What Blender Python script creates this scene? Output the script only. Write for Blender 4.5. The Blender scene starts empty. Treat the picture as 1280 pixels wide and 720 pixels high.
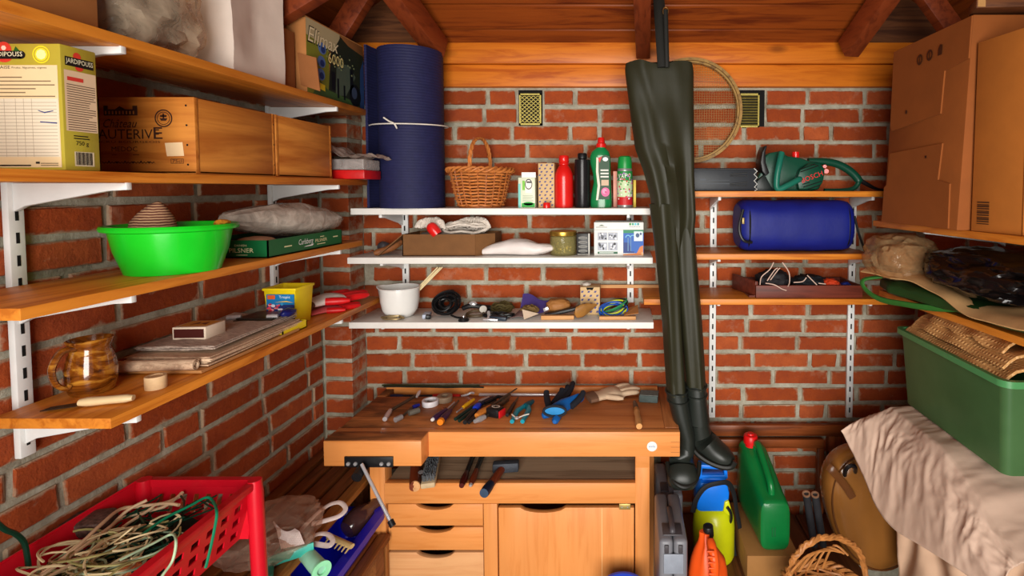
import bpy, bmesh, math, random
from mathutils import Vector as V, Matrix, Euler, noise
R = math.radians
PI = math.pi
SC = bpy.context.scene
COL = SC.collection
random.seed(7)

# ---------------------------------------------------------------- camera
F, PXC, HOR, EYE, PITCH = 640.0, 778.0, 235.0, 1.62, 2.5
PYC = HOR + F * math.tan(R(PITCH))
cd = bpy.data.cameras.new('camera'); cam = bpy.data.objects.new('camera', cd); COL.objects.link(cam)
cam.location = (0, 0, EYE); cam.rotation_euler = (R(90 - PITCH), 0, 0)
cd.sensor_width = 36; cd.lens = 36 * F / 1280
cd.shift_x = (640 - PXC) / 1280; cd.shift_y = (PYC - 360) / 1280
cd.clip_start = .02
SC.camera = cam

# ---------------------------------------------------------------- world, light, exposure
SC.view_settings.view_transform = 'Standard'; SC.view_settings.look = 'None'
SC.view_settings.gamma = 1; SC.view_settings.use_curve_mapping = False
SC.view_settings.exposure = 0.0
wd = bpy.data.worlds.new('sky'); SC.world = wd; wd.use_nodes = True
bg = wd.node_tree.nodes['Background']; bg.inputs[0].default_value = (.85, .92, 1, 1); bg.inputs[1].default_value = .3

def area(name, loc, rot, sx, sy, power, col):
    l = bpy.data.lights.new(name, 'AREA'); l.shape = 'RECTANGLE'; l.size = sx; l.size_y = sy
    l.energy = power; l.color = col
    o = bpy.data.objects.new(name, l); COL.objects.link(o); o.location = loc; o.rotation_euler = rot
    return o
area('doorway_daylight', (.0, -1.5, 1.35), (R(86), 0, 0), 1.6, 2.0, 142, (1, .965, .9))

SC.cycles.max_bounces = 10; SC.cycles.diffuse_bounces = 3; SC.cycles.transparent_max_bounces = 12
SC.cycles.glossy_bounces = 3; SC.cycles.transmission_bounces = 4
SC.cycles.use_denoising = True; SC.cycles.sample_clamp_indirect = 6

# ---------------------------------------------------------------- pixel -> world
CR = cam.rotation_euler.to_matrix()
def pt(px, py, x=None, y=None, z=None):
    d = CR @ V(((px - PXC) / F, -(py - PYC) / F, -1))
    if x is not None: t = x / d.x
    elif y is not None: t = y / d.y
    else: t = (z - EYE) / d.z
    return V((0, 0, EYE)) + d * t
def px_x(px, py, Y): return pt(px, py, y=Y).x
def px_z(px, py, Y): return pt(px, py, y=Y).z

# ---------------------------------------------------------------- materials
def lin(c):
    return tuple(((v / 255) / 12.92 if v / 255 <= .04045 else ((v / 255 + .055) / 1.055) ** 2.4) for v in c)
MATS = {}
def new_mat(name):
    m = bpy.data.materials.new(name); m.use_nodes = True
    nt = m.node_tree; b = nt.nodes['Principled BSDF']
    return m, nt, b
def nd(nt, t, **k):
    n = nt.nodes.new(t)
    for a, v in k.items(): setattr(n, a, v)
    return n
def coords(nt, scale=(1, 1, 1), rnd=True):
    tc = nd(nt, 'ShaderNodeTexCoord'); mp = nd(nt, 'ShaderNodeMapping'); mp.inputs['Scale'].default_value = scale
    if rnd:
        oi = nd(nt, 'ShaderNodeObjectInfo'); ml = nd(nt, 'ShaderNodeMath', operation='MULTIPLY'); ml.inputs[1].default_value = 37
        va = nd(nt, 'ShaderNodeVectorMath', operation='ADD')
        nt.links.new(oi.outputs['Random'], ml.inputs[0]); nt.links.new(tc.outputs['Object'], va.inputs[0])
        nt.links.new(ml.outputs[0], va.inputs[1]); nt.links.new(va.outputs[0], mp.inputs['Vector'])
    else:
        nt.links.new(tc.outputs['Object'], mp.inputs['Vector'])
    return mp.outputs[0]
def ramp(nt, src, stops):
    r = nd(nt, 'ShaderNodeValToRGB'); cr = r.color_ramp
    while len(cr.elements) < len(stops): cr.elements.new(.5)
    for e, (p, c) in zip(cr.elements, stops): e.position = p; e.color = (*c, 1)
    nt.links.new(src, r.inputs[0]); return r.outputs[0]
def mixc(nt, fac, a, b, mode='MIX'):
    m = nd(nt, 'ShaderNodeMix', data_type='RGBA', blend_type=mode)
    for sock, v in ((m.inputs[0], fac), (m.inputs[6], a), (m.inputs[7], b)):
        if isinstance(v, (int, float)): sock.default_value = v
        elif isinstance(v, tuple): sock.default_value = (*v, 1)
        else: nt.links.new(v, sock)
    return m.outputs[2]
def noise_n(nt, vec, scale, detail=4, rough=.55, dist=0):
    n = nd(nt, 'ShaderNodeTexNoise'); n.inputs['Scale'].default_value = scale; n.inputs['Detail'].default_value = detail
    n.inputs['Roughness'].default_value = rough; n.inputs['Distortion'].default_value = dist
    nt.links.new(vec, n.inputs['Vector']); return n.outputs['Fac']
def bumpn(nt, b, h, strength, dist=.002):
    bp = nd(nt, 'ShaderNodeBump'); bp.inputs['Strength'].default_value = strength; bp.inputs['Distance'].default_value = dist
    nt.links.new(h, bp.inputs['Height']); nt.links.new(bp.outputs[0], b.inputs['Normal'])
def plain(name, c, rough=.5, metal=0, var=.12, scale=30, bump=.15, coat=0, spec=.35):
    if name in MATS: return MATS[name]
    m, nt, b = new_mat(name); c = lin(c); v = coords(nt)
    n = noise_n(nt, v, scale)
    k = ramp(nt, n, [(.3, tuple(x * (1 - var) for x in c)), (.7, tuple(min(1, x * (1 + var)) for x in c))])
    nt.links.new(k, b.inputs['Base Color'])
    b.inputs['Roughness'].default_value = rough; b.inputs['Metallic'].default_value = metal
    b.inputs['Coat Weight'].default_value = coat; b.inputs['Specular IOR Level'].default_value = spec
    if bump: bumpn(nt, b, noise_n(nt, v, scale * 6, 3), bump, .001)
    MATS[name] = m; return m
def wood(name, light, dark, axis='X', scale=1., rough=.5, knots=.5, grain=.5, coat=0):
    if name in MATS: return MATS[name]
    m, nt, b = new_mat(name)
    s = [1, 1, 1]; i = 'XYZ'.index(axis); s[i] = .07
    v = coords(nt, tuple(s)); s2 = [1, 1, 1]; s2[i] = .45; v2 = coords(nt, tuple(s2))
    L, D = lin(light), lin(dark)
    g = noise_n(nt, v, 42 * scale, 5, .6, .9)
    c = ramp(nt, g, [(.36, D), (.5, tuple(a * (1 - grain * .5) + b_ * grain * .5 for a, b_ in zip(L, D))), (.62, L)])
    big = noise_n(nt, v2, 5 * scale, 2)
    c = mixc(nt, ramp(nt, big, [(.35, (0, 0, 0)), (.75, (.55, .55, .55))]), c, tuple(a * .8 for a in L))
    if knots:
        vo = nd(nt, 'ShaderNodeTexVoronoi'); vo.inputs['Scale'].default_value = 7 * scale
        nt.links.new(v2, vo.inputs['Vector'])
        k = ramp(nt, vo.outputs['Distance'], [(.05, (knots,) * 3), (.13, (0, 0, 0))])
        c = mixc(nt, k, c, tuple(a * .25 for a in D))
    nt.links.new(c, b.inputs['Base Color']); b.inputs['Roughness'].default_value = rough
    b.inputs['Coat Weight'].default_value = coat * .5; b.inputs['Coat Roughness'].default_value = .3; b.inputs['Specular IOR Level'].default_value = .3
    bumpn(nt, b, g, .25, .0015)
    MATS[name] = m; return m
def film(name, c, alpha=.45, rough=.2, bscale=25):
    if name in MATS: return MATS[name]
    m, nt, b = new_mat(name); v = coords(nt)
    b.inputs['Base Color'].default_value = (*lin(c), 1); b.inputs['Roughness'].default_value = rough
    tr = nd(nt, 'ShaderNodeBsdfTransparent'); tr.inputs[0].default_value = (*[min(1, x * .5 + .5) for x in lin(c)], 1)
    mx = nd(nt, 'ShaderNodeMixShader'); n = noise_n(nt, v, bscale, 4, .6, 1.0)
    bumpn(nt, b, n, .6, .006)
    f = ramp(nt, n, [(.3, (alpha * .6,) * 3), (.7, (min(1, alpha * 1.3),) * 3)])
    nt.links.new(f, mx.inputs[0]); nt.links.new(tr.outputs[0], mx.inputs[1]); nt.links.new(b.outputs[0], mx.inputs[2])
    nt.links.new(mx.outputs[0], nt.nodes['Material Output'].inputs[0])
    MATS[name] = m; return m
def brickm():
    m, nt, b = new_mat('brick'); v = coords(nt)
    oi = nd(nt, 'ShaderNodeObjectInfo')
    base = ramp(nt, oi.outputs['Random'], [(0, lin((142, 62, 26))), (.35, lin((172, 78, 36))), (.7, lin((156, 70, 34))), (1, lin((190, 96, 52)))])
    n = noise_n(nt, v, 22, 6, .65)
    c = mixc(nt, ramp(nt, n, [(.35, (.0,) * 3), (.7, (.5,) * 3)]), base, lin((120, 50, 34)))
    n2 = noise_n(nt, v, 9, 4, .7)
    c = mixc(nt, ramp(nt, n2, [(.6, (0,) * 3), (.78, (.45,) * 3)]), c, lin((190, 150, 125)))
    n3 = noise_n(nt, v, 130, 3, .7)
    c = mixc(nt, ramp(nt, n3, [(.62, (0,) * 3), (.75, (.6,) * 3)]), c, lin((96, 40, 30)))
    # mortar smeared over the arrises
    tc = nd(nt, 'ShaderNodeTexCoord'); sp = nd(nt, 'ShaderNodeSeparateXYZ'); nt.links.new(tc.outputs['Generated'], sp.inputs[0])
    def mth(op, a, b_=None):
        n_ = nd(nt, 'ShaderNodeMath', operation=op)
        for i, q in enumerate((a, b_)):
            if q is None: continue
            if isinstance(q, (int, float)): n_.inputs[i].default_value = q
            else: nt.links.new(q, n_.inputs[i])
        return n_.outputs[0]
    ax = mth('ABSOLUTE', mth('SUBTRACT', mth('MULTIPLY', sp.outputs[0], 2.0), 1.0)); az = mth('ABSOLUTE', mth('SUBTRACT', mth('MULTIPLY', sp.outputs[2], 2.0), 1.0))
    e = mth('MAXIMUM', mth('POWER', ax, 16.0), mth('POWER', az, 5.0))
    sm = mth('ADD', mth('MULTIPLY', e, .5), noise_n(nt, v, 26, 5, .7))
    c = mixc(nt, ramp(nt, sm, [(.66, (0,) * 3), (.9, (.8,) * 3)]), c, lin((176, 158, 132)))
    nt.links.new(c, b.inputs['Base Color']); b.inputs['Roughness'].default_value = .9; b.inputs['Specular IOR Level'].default_value = .15
    bumpn(nt, b, noise_n(nt, v, 70, 6, .7), .8, .005)
    MATS['brick'] = m; return m
def mortarm():
    m, nt, b = new_mat('mortar'); v = coords(nt, rnd=False)
    n = noise_n(nt, v, 14, 6, .7)
    c = ramp(nt, n, [(.3, lin((134, 124, 106))), (.55, lin((176, 170, 152))), (.75, lin((202, 198, 184)))])
    nt.links.new(c, b.inputs['Base Color']); b.inputs['Roughness'].default_value = .95; b.inputs['Specular IOR Level'].default_value = .1
    bumpn(nt, b, noise_n(nt, v, 60, 7, .75), .9, .006)
    return m
BRICK, MORTAR = brickm(), mortarm()
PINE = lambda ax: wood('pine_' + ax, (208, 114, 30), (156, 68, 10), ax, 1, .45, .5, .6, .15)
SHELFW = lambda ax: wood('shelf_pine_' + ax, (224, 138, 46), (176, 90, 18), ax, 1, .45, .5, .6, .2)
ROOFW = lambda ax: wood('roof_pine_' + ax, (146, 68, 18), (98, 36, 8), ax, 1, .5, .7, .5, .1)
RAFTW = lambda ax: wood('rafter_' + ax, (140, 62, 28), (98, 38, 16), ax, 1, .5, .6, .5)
BEECH = lambda ax: wood('beech_' + ax, (228, 148, 80), (217, 134, 66), ax, 1.3, .4, 0, .4, .25)
CRATEW = lambda ax: wood('crate_wood_' + ax, (214, 136, 54), (164, 84, 22), ax, .8, .55, .25, .8)
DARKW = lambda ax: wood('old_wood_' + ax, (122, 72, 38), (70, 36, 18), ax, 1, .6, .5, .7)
WHITE = plain('white_paint', (226, 226, 224), .35, 0, .04)
WHITEL = plain('white_laminate', (232, 228, 222), .4, 0, .04)
BLACK = plain('black_plastic', (20, 20, 22), .4, 0, .1)
DARK = plain('dark_slot', (14, 12, 11), .9, 0, .05, bump=0)
STEEL = plain('steel', (186, 186, 188), .3, .55, .1)
CHROME = plain('chrome', (222, 222, 226), .18, .6, .05, bump=0)
CARD = plain('cardboard', (178, 116, 62), .8, 0, .08, 18)
CARDD = plain('cardboard_brown', (150, 92, 48), .8, 0, .1, 18)

# ---------------------------------------------------------------- mesh helpers
W = {}
def frame(d, up=V((0, 0, 1))):
    d = d.normalized()
    if abs(d.dot(up)) > .98: up = V((0, 1, 0))
    a = d.cross(up).normalized(); return a, a.cross(d).normalized()
def axis_m(o, d, up=V((0, 0, 1))):
    """matrix with local Z along d, at o"""
    a, b = frame(d, up); d = d.normalized()
    return Matrix(((a.x, b.x, d.x, o.x), (a.y, b.y, d.y, o.y), (a.z, b.z, d.z, o.z), (0, 0, 0, 1)))
def face_m(o, u, v):
    n = u.cross(v).normalized()
    return Matrix(((u.x, v.x, n.x, o.x), (u.y, v.y, n.y, o.y), (u.z, v.z, n.z, o.z), (0, 0, 0, 1)))
class MB:
    def __init__(s): s.bm = bmesh.new(); s.mi = 0; s.mats = []
    def use(s, m):
        if m not in s.mats: s.mats.append(m)
        s.mi = s.mats.index(m); return s
    def raw(s, vs, fs):
        b = [s.bm.verts.new(v) for v in vs]
        for f in fs:
            if len(set(f)) < 3: continue
            try: s.bm.faces.new([b[i] for i in f]).material_index = s.mi
            except ValueError: pass
        return s
    def box(s, x0, x1, y0, y1, z0, z1, M=None):
        vs = [V((x, y, z)) for x in (x0, x1) for y in (y0, y1) for z in (z0, z1)]
        if M is not None: vs = [M @ v for v in vs]
        return s.raw(vs, [(0, 1, 3, 2), (4, 6, 7, 5), (0, 4, 5, 1), (2, 3, 7, 6), (0, 2, 6, 4), (1, 5, 7, 3)])
    def obox(s, c, sx, sy, sz, rot=(0, 0, 0)):
        M = Matrix.Translation(c) @ Euler([R(a) for a in rot]).to_matrix().to_4x4()
        return s.box(-sx / 2, sx / 2, -sy / 2, sy / 2, -sz / 2, sz / 2, M)
    def prism(s, poly, h, M):
        n = len(poly); vs = [M @ V((p[0], p[1], 0)) for p in poly] + [M @ V((p[0], p[1], h)) for p in poly]
        return s.raw(vs, [tuple(range(n - 1, -1, -1)), tuple(range(n, 2 * n))] + [(i, (i + 1) % n, n + (i + 1) % n, n + i) for i in range(n)])
    def pix(s, poly, Y, depth):
        """outline given in photograph pixels, standing upright at distance Y, extruded away from the viewer"""
        f = [pt(a, b, y=Y) for a, b in poly]; n = len(f)
        vs = f + [p + V((0, depth, 0)) for p in f]
        return s.raw(vs, [tuple(range(n)), tuple(range(2 * n - 1, n - 1, -1))] + [(i, n + i, n + (i + 1) % n, (i + 1) % n) for i in range(n)])
    def tube(s, pts, r, n=8, closed=False, flat=1.0, up=None):
        pts = [V(p) for p in pts]; k = len(pts); rs = r if isinstance(r, (list, tuple)) else [r] * k
        vs = []; a = None
        for i, p in enumerate(pts):
            d = (pts[(i + 1) % k] - pts[i - 1]) if closed else (pts[min(i + 1, k - 1)] - pts[max(i - 1, 0)])
            if d.length < 1e-9: d = V((0, 0, 1))
            d.normalize()
            if a is None: a, b = frame(d, up or V((0, 0, 1)))
            else:
                a = a - d * a.dot(d)
                if a.length < 1e-6: a, b = frame(d)
                a.normalize(); b = a.cross(d)
            for j in range(n):
                t = 2 * PI * (j + .5) / n
                vs.append(p + a * math.cos(t) * rs[i] + b * math.sin(t) * rs[i] * flat)
        fs = []
        for i in range(k if closed else k - 1):
            i2 = (i + 1) % k
            for j in range(n): fs.append((i * n + j, i * n + (j + 1) % n, i2 * n + (j + 1) % n, i2 * n + j))
        if not closed: fs += [tuple(range(n - 1, -1, -1)), tuple(range((k - 1) * n, k * n))]
        return s.raw(vs, fs)
    def lathe(s, prof, M, n=24, sx=1., sy=1.):
        vs = []; k = len(prof)
        for r, z in prof:
            for j in range(n):
                t = 2 * PI * j / n; vs.append(M @ V((max(r, 1e-5) * math.cos(t) * sx, max(r, 1e-5) * math.sin(t) * sy, z)))
        fs = [(i * n + j, i * n + (j + 1) % n, (i + 1) * n + (j + 1) % n, (i + 1) * n + j) for i in range(k - 1) for j in range(n)]
        if prof[0] != prof[-1]: fs += [tuple(range(n - 1, -1, -1)), tuple(range((k - 1) * n, k * n))]
        return s.raw(vs, fs)
    def cyl(s, a, b, r, n=14, r2=None):
        a, b = V(a), V(b); return s.lathe([(r, 0), (r if r2 is None else r2, (b - a).length)], axis_m(a, b - a), n)
    def loft(s, rings, caps=True):
        n = len(rings[0]); vs = [V(p) for r in rings for p in r]
        fs = [(i * n + j, i * n + (j + 1) % n, (i + 1) * n + (j + 1) % n, (i + 1) * n + j) for i in range(len(rings) - 1) for j in range(n)]
        if caps: fs += [tuple(range(n - 1, -1, -1)), tuple(range((len(rings) - 1) * n, len(rings) * n))]
        return s.raw(vs, fs)
    def sheet(s, f, nu, nv):
        vs = [f(i / nu, j / nv) for i in range(nu + 1) for j in range(nv + 1)]
        return s.raw(vs, [(i * (nv + 1) + j, (i + 1) * (nv + 1) + j, (i + 1) * (nv + 1) + j + 1, i * (nv + 1) + j + 1) for i in range(nu) for j in range(nv)])
    def blob(s, c, sx, sy, sz, amp=.15, fr=3., seed=0, sub=4, sq=1., ridge=False, floor=None, rot=0):
        t = bmesh.new(); bmesh.ops.create_icosphere(t, subdivisions=sub, radius=1)
        M = Matrix.Rotation(rot, 3, 'Z')
        for v in t.verts:
            d = v.co.normalized(); q = d * fr + V((seed * 7.3, seed * 3.1, seed * 1.7))
            if ridge: k = 1 - 2 * abs(noise.noise(q)) + .6 * (1 - 2 * abs(noise.noise(q * 2.1)))
            else: k = noise.noise(q) + .5 * noise.noise(q * 2.2)
            e = V([math.copysign(abs(x) ** sq, x) for x in d]) * (1 + amp * k)
            v.co = V(c) + M @ V((e.x * sx / 2, e.y * sy / 2, e.z * sz / 2))
            if floor is not None and v.co.z < floor: v.co.z = floor
        vs = [v.co.copy() for v in t.verts]; t.verts.ensure_lookup_table()
        fs = [tuple(v.index for v in f.verts) for f in t.faces]; t.free()
        return s.raw(vs, fs)
    def text(s, txt, M, u0, v0, u1, v1, h=.0006, shear=0.):
        cu = bpy.data.curves.new('t', 'FONT'); cu.body = txt; cu.resolution_u = 2; cu.shear = shear
        o = bpy.data.objects.new('t', cu); COL.objects.link(o)
        dg = bpy.context.evaluated_depsgraph_get(); me = bpy.data.meshes.new_from_object(o.evaluated_get(dg))
        bpy.data.objects.remove(o); bpy.data.curves.remove(cu)
        if not me.vertices: return s
        xs = [v.co.x for v in me.vertices]; ys = [v.co.y for v in me.vertices]
        ax, bx, ay, by = min(xs), max(xs), min(ys), max(ys)
        vs = [M @ V((u0 + (v.co.x - ax) / max(bx - ax, 1e-6) * (u1 - u0), v0 + (v.co.y - ay) / max(by - ay, 1e-6) * (v1 - v0), h)) for v in me.vertices]
        s.raw(vs, [tuple(p.vertices) for p in me.polygons]); bpy.data.meshes.remove(me); return s
    def rect(s, M, u0, v0, u1, v1, h=.0003):
        return s.raw([M @ V((u0, v0, h)), M @ V((u1, v0, h)), M @ V((u1, v1, h)), M @ V((u0, v1, h))], [(0, 1, 2, 3)])
    def poly(s, M, pts, h=.0003): return s.raw([M @ V((a, b, h)) for a, b in pts], [tuple(range(len(pts)))])
    def disc(s, M, u, v, ru, rv, h=.0004, n=20):
        return s.poly(M, [(u + ru * math.cos(2 * PI * i / n), v + rv * math.sin(2 * PI * i / n)) for i in range(n)], h)
    def ring(s, M, u, v, ru, rv, w=.8, h=.0005, n=28):
        vs = [M @ V((u + k * ru * math.cos(2 * PI * i / n), v + k * rv * math.sin(2 * PI * i / n), h)) for i in range(n) for k in (1, w)]
        return s.raw(vs, [(2 * i, (2 * i + 2) % (2 * n), (2 * i + 3) % (2 * n), 2 * i + 1) for i in range(n)])
    def build(s, name, mat=None, parent=None, bevel=0, seg=2, smooth=True, ang=40, solid=0, label=None, fixn=True):
        bm = s.bm
        if fixn and not s.mats: bmesh.ops.recalc_face_normals(bm, faces=bm.faces)
        if bevel:
            bm.normal_update()
            es = [e for e in bm.edges if len(e.link_faces) == 2 and e.calc_face_angle(0) > R(32)]
            if es: bmesh.ops.bevel(bm, geom=es, offset=bevel, segments=seg, affect='EDGES', profile=.5, clamp_overlap=True)
        if solid: bmesh.ops.solidify(bm, geom=bm.faces[:], thickness=solid)
        base = W[parent] if parent else None
        if base is None:
            xs = [v.co for v in bm.verts]
            base = V(((min(p.x for p in xs) + max(p.x for p in xs)) / 2, (min(p.y for p in xs) + max(p.y for p in xs)) / 2, min(p.z for p in xs)))
        for v in bm.verts: v.co -= base
        me = bpy.data.meshes.new(name); bm.to_mesh(me); bm.free()
        for m in (s.mats or [mat]): me.materials.append(m)
        if smooth:
            for p in me.polygons: p.use_smooth = True
            me.set_sharp_from_angle(angle=R(ang))
        o = bpy.data.objects.new(name, me); COL.objects.link(o); W[o] = base
        if parent: o.parent = parent; o.location = (0, 0, 0)
        else: o.location = base
        if label: o['label'] = label
        return o
def fix_child(o):
    return o
def tag(o, label, cat, group=None, kind=None):
    if label: o['label'] = label
    if cat: o['category'] = cat
    if group: o['group'] = group
    if kind: o['kind'] = kind
    return o
def thing(name, label, cat, loc, group=None):
    o = bpy.data.objects.new(name, None); o.empty_display_size = .05; COL.objects.link(o); o.location = loc; W[o] = V(loc)
    return tag(o, label, cat, group)
def struct(o): o['kind'] = 'structure'; return o
def inst(src, parent, M, name=None):
    o = src.copy(); COL.objects.link(o); o.parent = parent
    o.matrix_local = Matrix.Translation(-W[parent]) @ M if parent else M
    return o
def arc(c, r, a0, a1, n, ax='XZ', r2=None):
    r2 = r if r2 is None else r2; c = V(c); out = []
    for i in range(n + 1):
        t = a0 + (a1 - a0) * i / n; k, l = math.cos(t) * r, math.sin(t) * r2
        out.append(c + (V((k, 0, l)) if ax == 'XZ' else V((k, l, 0)) if ax == 'XY' else V((0, k, l))))
    return out
def smooth_path(ps, n=6):
    ps = [V(p) for p in ps]; out = []
    for i in range(len(ps) - 1):
        p0, p1, p2, p3 = ps[max(i - 1, 0)], ps[i], ps[i + 1], ps[min(i + 2, len(ps) - 1)]
        for k in range(n):
            t = k / n
            out.append(.5 * ((2 * p1) + (p2 - p0) * t + (2 * p0 - 5 * p1 + 4 * p2 - p3) * t * t + (3 * p1 - p0 - 3 * p2 + p3) * t ** 3))
    out.append(ps[-1]); return out
def ell(c, a, b, n=20, sq=1., u=V((1, 0, 0)), v=V((0, 1, 0))):
    o = []
    for j in range(n):
        t = 2 * PI * j / n; k, l = math.cos(t), math.sin(t)
        o.append(V(c) + u * a * math.copysign(abs(k) ** sq, k) + v * b * math.copysign(abs(l) ** sq, l))
    return o
# ================================================================= SETTING
YB, XL, XR = 1.92, -1.072, 1.10
ZC0 = 1.988                                                       # underside of the wall plate, first brick course hangs below it
CH, BL = .066, .216
def rwall(y): return XR + .09 * (YB - y)
YF = -.28
flo = plain('concrete_floor', (128, 118, 106), .8, 0, .2, 6, .4)
struct(MB().box(-1.3, 1.6, YF - .1, YB + .2, -.06, 0).build('floor', flo))
# brick meshes shared by the pieces
def brick_mesh(L, D=.03, seed=0, H=.0515):
    m = MB(); m.box(-L / 2, L / 2, 0, D, -H / 2, H / 2)
    bm = m.bm; bm.normal_update()
    bmesh.ops.bevel(bm, geom=[e for e in bm.edges], offset=.0032, segments=1, affect='EDGES')
    rr = random.Random(seed)
    for v in bm.verts: v.co += V((rr.uniform(-1, 1) * .003, rr.uniform(-1, 1) * .0014, rr.uniform(-1, 1) * .0026))
    me = bpy.data.meshes.new('brick'); bm.to_mesh(me); bm.free(); me.materials.append(BRICK)
    return me
STR = [brick_mesh(.205, seed=i) for i in range(8)]; HED = [brick_mesh(.098, seed=20 + i) for i in range(4)]
def add_brick(parent, L, M):
    st = L > .14
    me = random.choice(STR if st else HED)
    o = bpy.data.objects.new('brick', me); COL.objects.link(o); o.parent = parent
    o.matrix_local = Matrix.Translation(-W[parent]) @ M @ Matrix.Rotation(R(random.uniform(-.5, .5)), 4, 'Y') @ Matrix.Scale(L / (.205 if st else .098), 4, V((1, 0, 0)))
    return o
def brick_rows(parent, a0, a1, z_lo, z_hi, place, holes=(), phases=None, clip=None):
    k = 0; z = ZC0 - .033
    while z > z_lo:
        if z < z_hi:
            ph = (phases[k % len(phases)] if phases else (0, .108)[k % 2]) + random.uniform(-.012, .012)
            a = a0 - (BL - ph % BL)
            while a < a1:
                L = BL if random.random() > .1 else .108
                s, e = max(a, a0), min(a + L, a1)
                segs = [(s, e)]
                for (h0, h1, hz0, hz1) in holes:
                    if hz0 < z < hz1:
                        segs = [q for (p, r) in segs for q in ((p, min(r, h0)), (max(p, h1), r)) if q[1] - q[0] > .03]
                for (p, r) in segs:
                    if r - p > .035 and (clip is None or clip((p + r) / 2, z)):
                        add_brick(parent, r - p - .0145, place((p + r) / 2, z, random.uniform(-.002, .002)))
                a += L
        k += 1; z -= CH
# back wall
mw = MB().box(XL - .1, XR + .1, YB + .006, YB + .12, 0, 2.0)
wall_b = struct(mw.build('wall_back', MORTAR))
vL = (px_x(648, 135, YB), px_x(678, 135, YB), px_z(660, 157, YB), 1.99)
vR = (px_x(923, 135, YB), px_x(956, 135, YB), px_z(930, 160, YB), 1.99)
XP = px_x(438.5, 330, 1.815); XPB = px_x(457, 330, YB)            # pilaster corner
ph0 = [px_x(575, 125, YB), px_x(607, 145, YB), px_x(568, 167, YB), px_x(586, 190, YB)]
brick_rows(wall_b, XPB - .012, XR + .02, .25, 2.0, lambda a, z, d: Matrix.Translation((a, YB - .001 + d, z)),
           [vL, vR], [(p - XPB + .012) % BL for p in ph0], lambda a, z: not (-.62 < a < .06 and z < .8) and not (-.99 < a < .2 and z < .55))
# pilaster in the back left corner
pil = struct(MB().box(XL - .02, XP - .007, 1.822, YB + .03, 0, 2.0).build('wall_pilaster', MORTAR))
z = ZC0 - .033; k = 0
PF = brick_mesh(.1, .1, 33)
while z > .45:
    o = bpy.data.objects.new('brick', PF); COL.objects.link(o); o.parent = pil
    L = XP - XL - .004; o.matrix_local = Matrix.Translation(V((XL + .002 + L / 2, 1.815, z)) - W[pil]) @ Matrix.Scale(L / .1, 4, V((1, 0, 0))) @ Matrix.Scale(1.02, 4, V((0, 1, 0)))
    z -= CH
# left wall
wall_l = struct(MB().box(XL - .12, XL - .006, YF, YB + .1, 0, 2.02).build('wall_left', MORTAR))
ROTL = Matrix.Rotation(R(90), 4, 'Z')
brick_rows(wall_l, .5, 1.81, .55, 2.0, lambda a, z, d: Matrix.Translation((XL + d, a, z)) @ ROTL, (), [.05, .155, .02, .13],)
# right wall (slightly out of square)
wr = MB(); wr.raw([V((rwall(y) + o, y, z)) for y in (YF, YB + .1) for o in (.006, .12) for z in (0, 2.02)], [(0, 1, 3, 2), (4, 6, 7, 5), (0, 4, 5, 1), (2, 3, 7, 6), (0, 2, 6, 4), (1, 5, 7, 3)])
wall_r = struct(wr.build('wall_right', MORTAR))
ROTR = Matrix.Rotation(R(-90) + math.atan(.09), 4, 'Z')
brick_rows(wall_r, 1.0, 1.9, .75, 2.0, lambda a, z, d: Matrix.Translation((rwall(a), a, z)) @ ROTR, (), [.0, .1])
# front wall with the open doorway the daylight comes through
fw = MB(); fw.box(-1.2, -.72, YF - .1, YF, 0, 2.2).box(.72, 1.6, YF - .1, YF, 0, 2.2).box(-1.2, 1.6, YF - .1, YF, 2.15, 2.6)
struct(fw.build('wall_front', plain('front_render', (120, 84, 60), .9)))
dj = MB().box(-.72, -.68, YF - .1, YF + .01, 0, 2.15).box(.68, .72, YF - .1, YF + .01, 0, 2.15).box(-.72, .72, YF - .1, YF + .01, 2.11, 2.15)
struct(dj.build('door_1', PINE('Z')))
# wall plate: two stacked beams along the back wall
zp0, zpm, zp1 = ZC0 + .004, px_z(700, 81, 1.9), px_z(700, 53, 1.88)
b = MB().box(XL - .05, XR + .1, 1.895, YB + .05, zp0, zpm - .001).box(XL - .05, XR + .1, 1.88, YB + .05, zpm + .001, zp1)
struct(b.build('trim_1', wood('plate_pine', (222, 124, 30), (178, 82, 14), 'X', .9, .45, .6, .5, .2), bevel=.002))
# plates on the side walls
struct(MB().box(XL - .1, XL + .02, YF, 1.89, 2.0, 2.06).build('trim_2', RAFTW('Y'), bevel=.002))
b = MB().raw([V((rwall(y) + o, y, z)) for y in (YF, 1.89) for o in (-.01, .1) for z in (2.0, 2.06)], [(0, 1, 3, 2), (4, 6, 7, 5), (0, 4, 5, 1), (2, 3, 7, 6), (0, 2, 6, 4), (1, 5, 7, 3)])
struct(b.build('trim_3', RAFTW('Y')))
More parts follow.
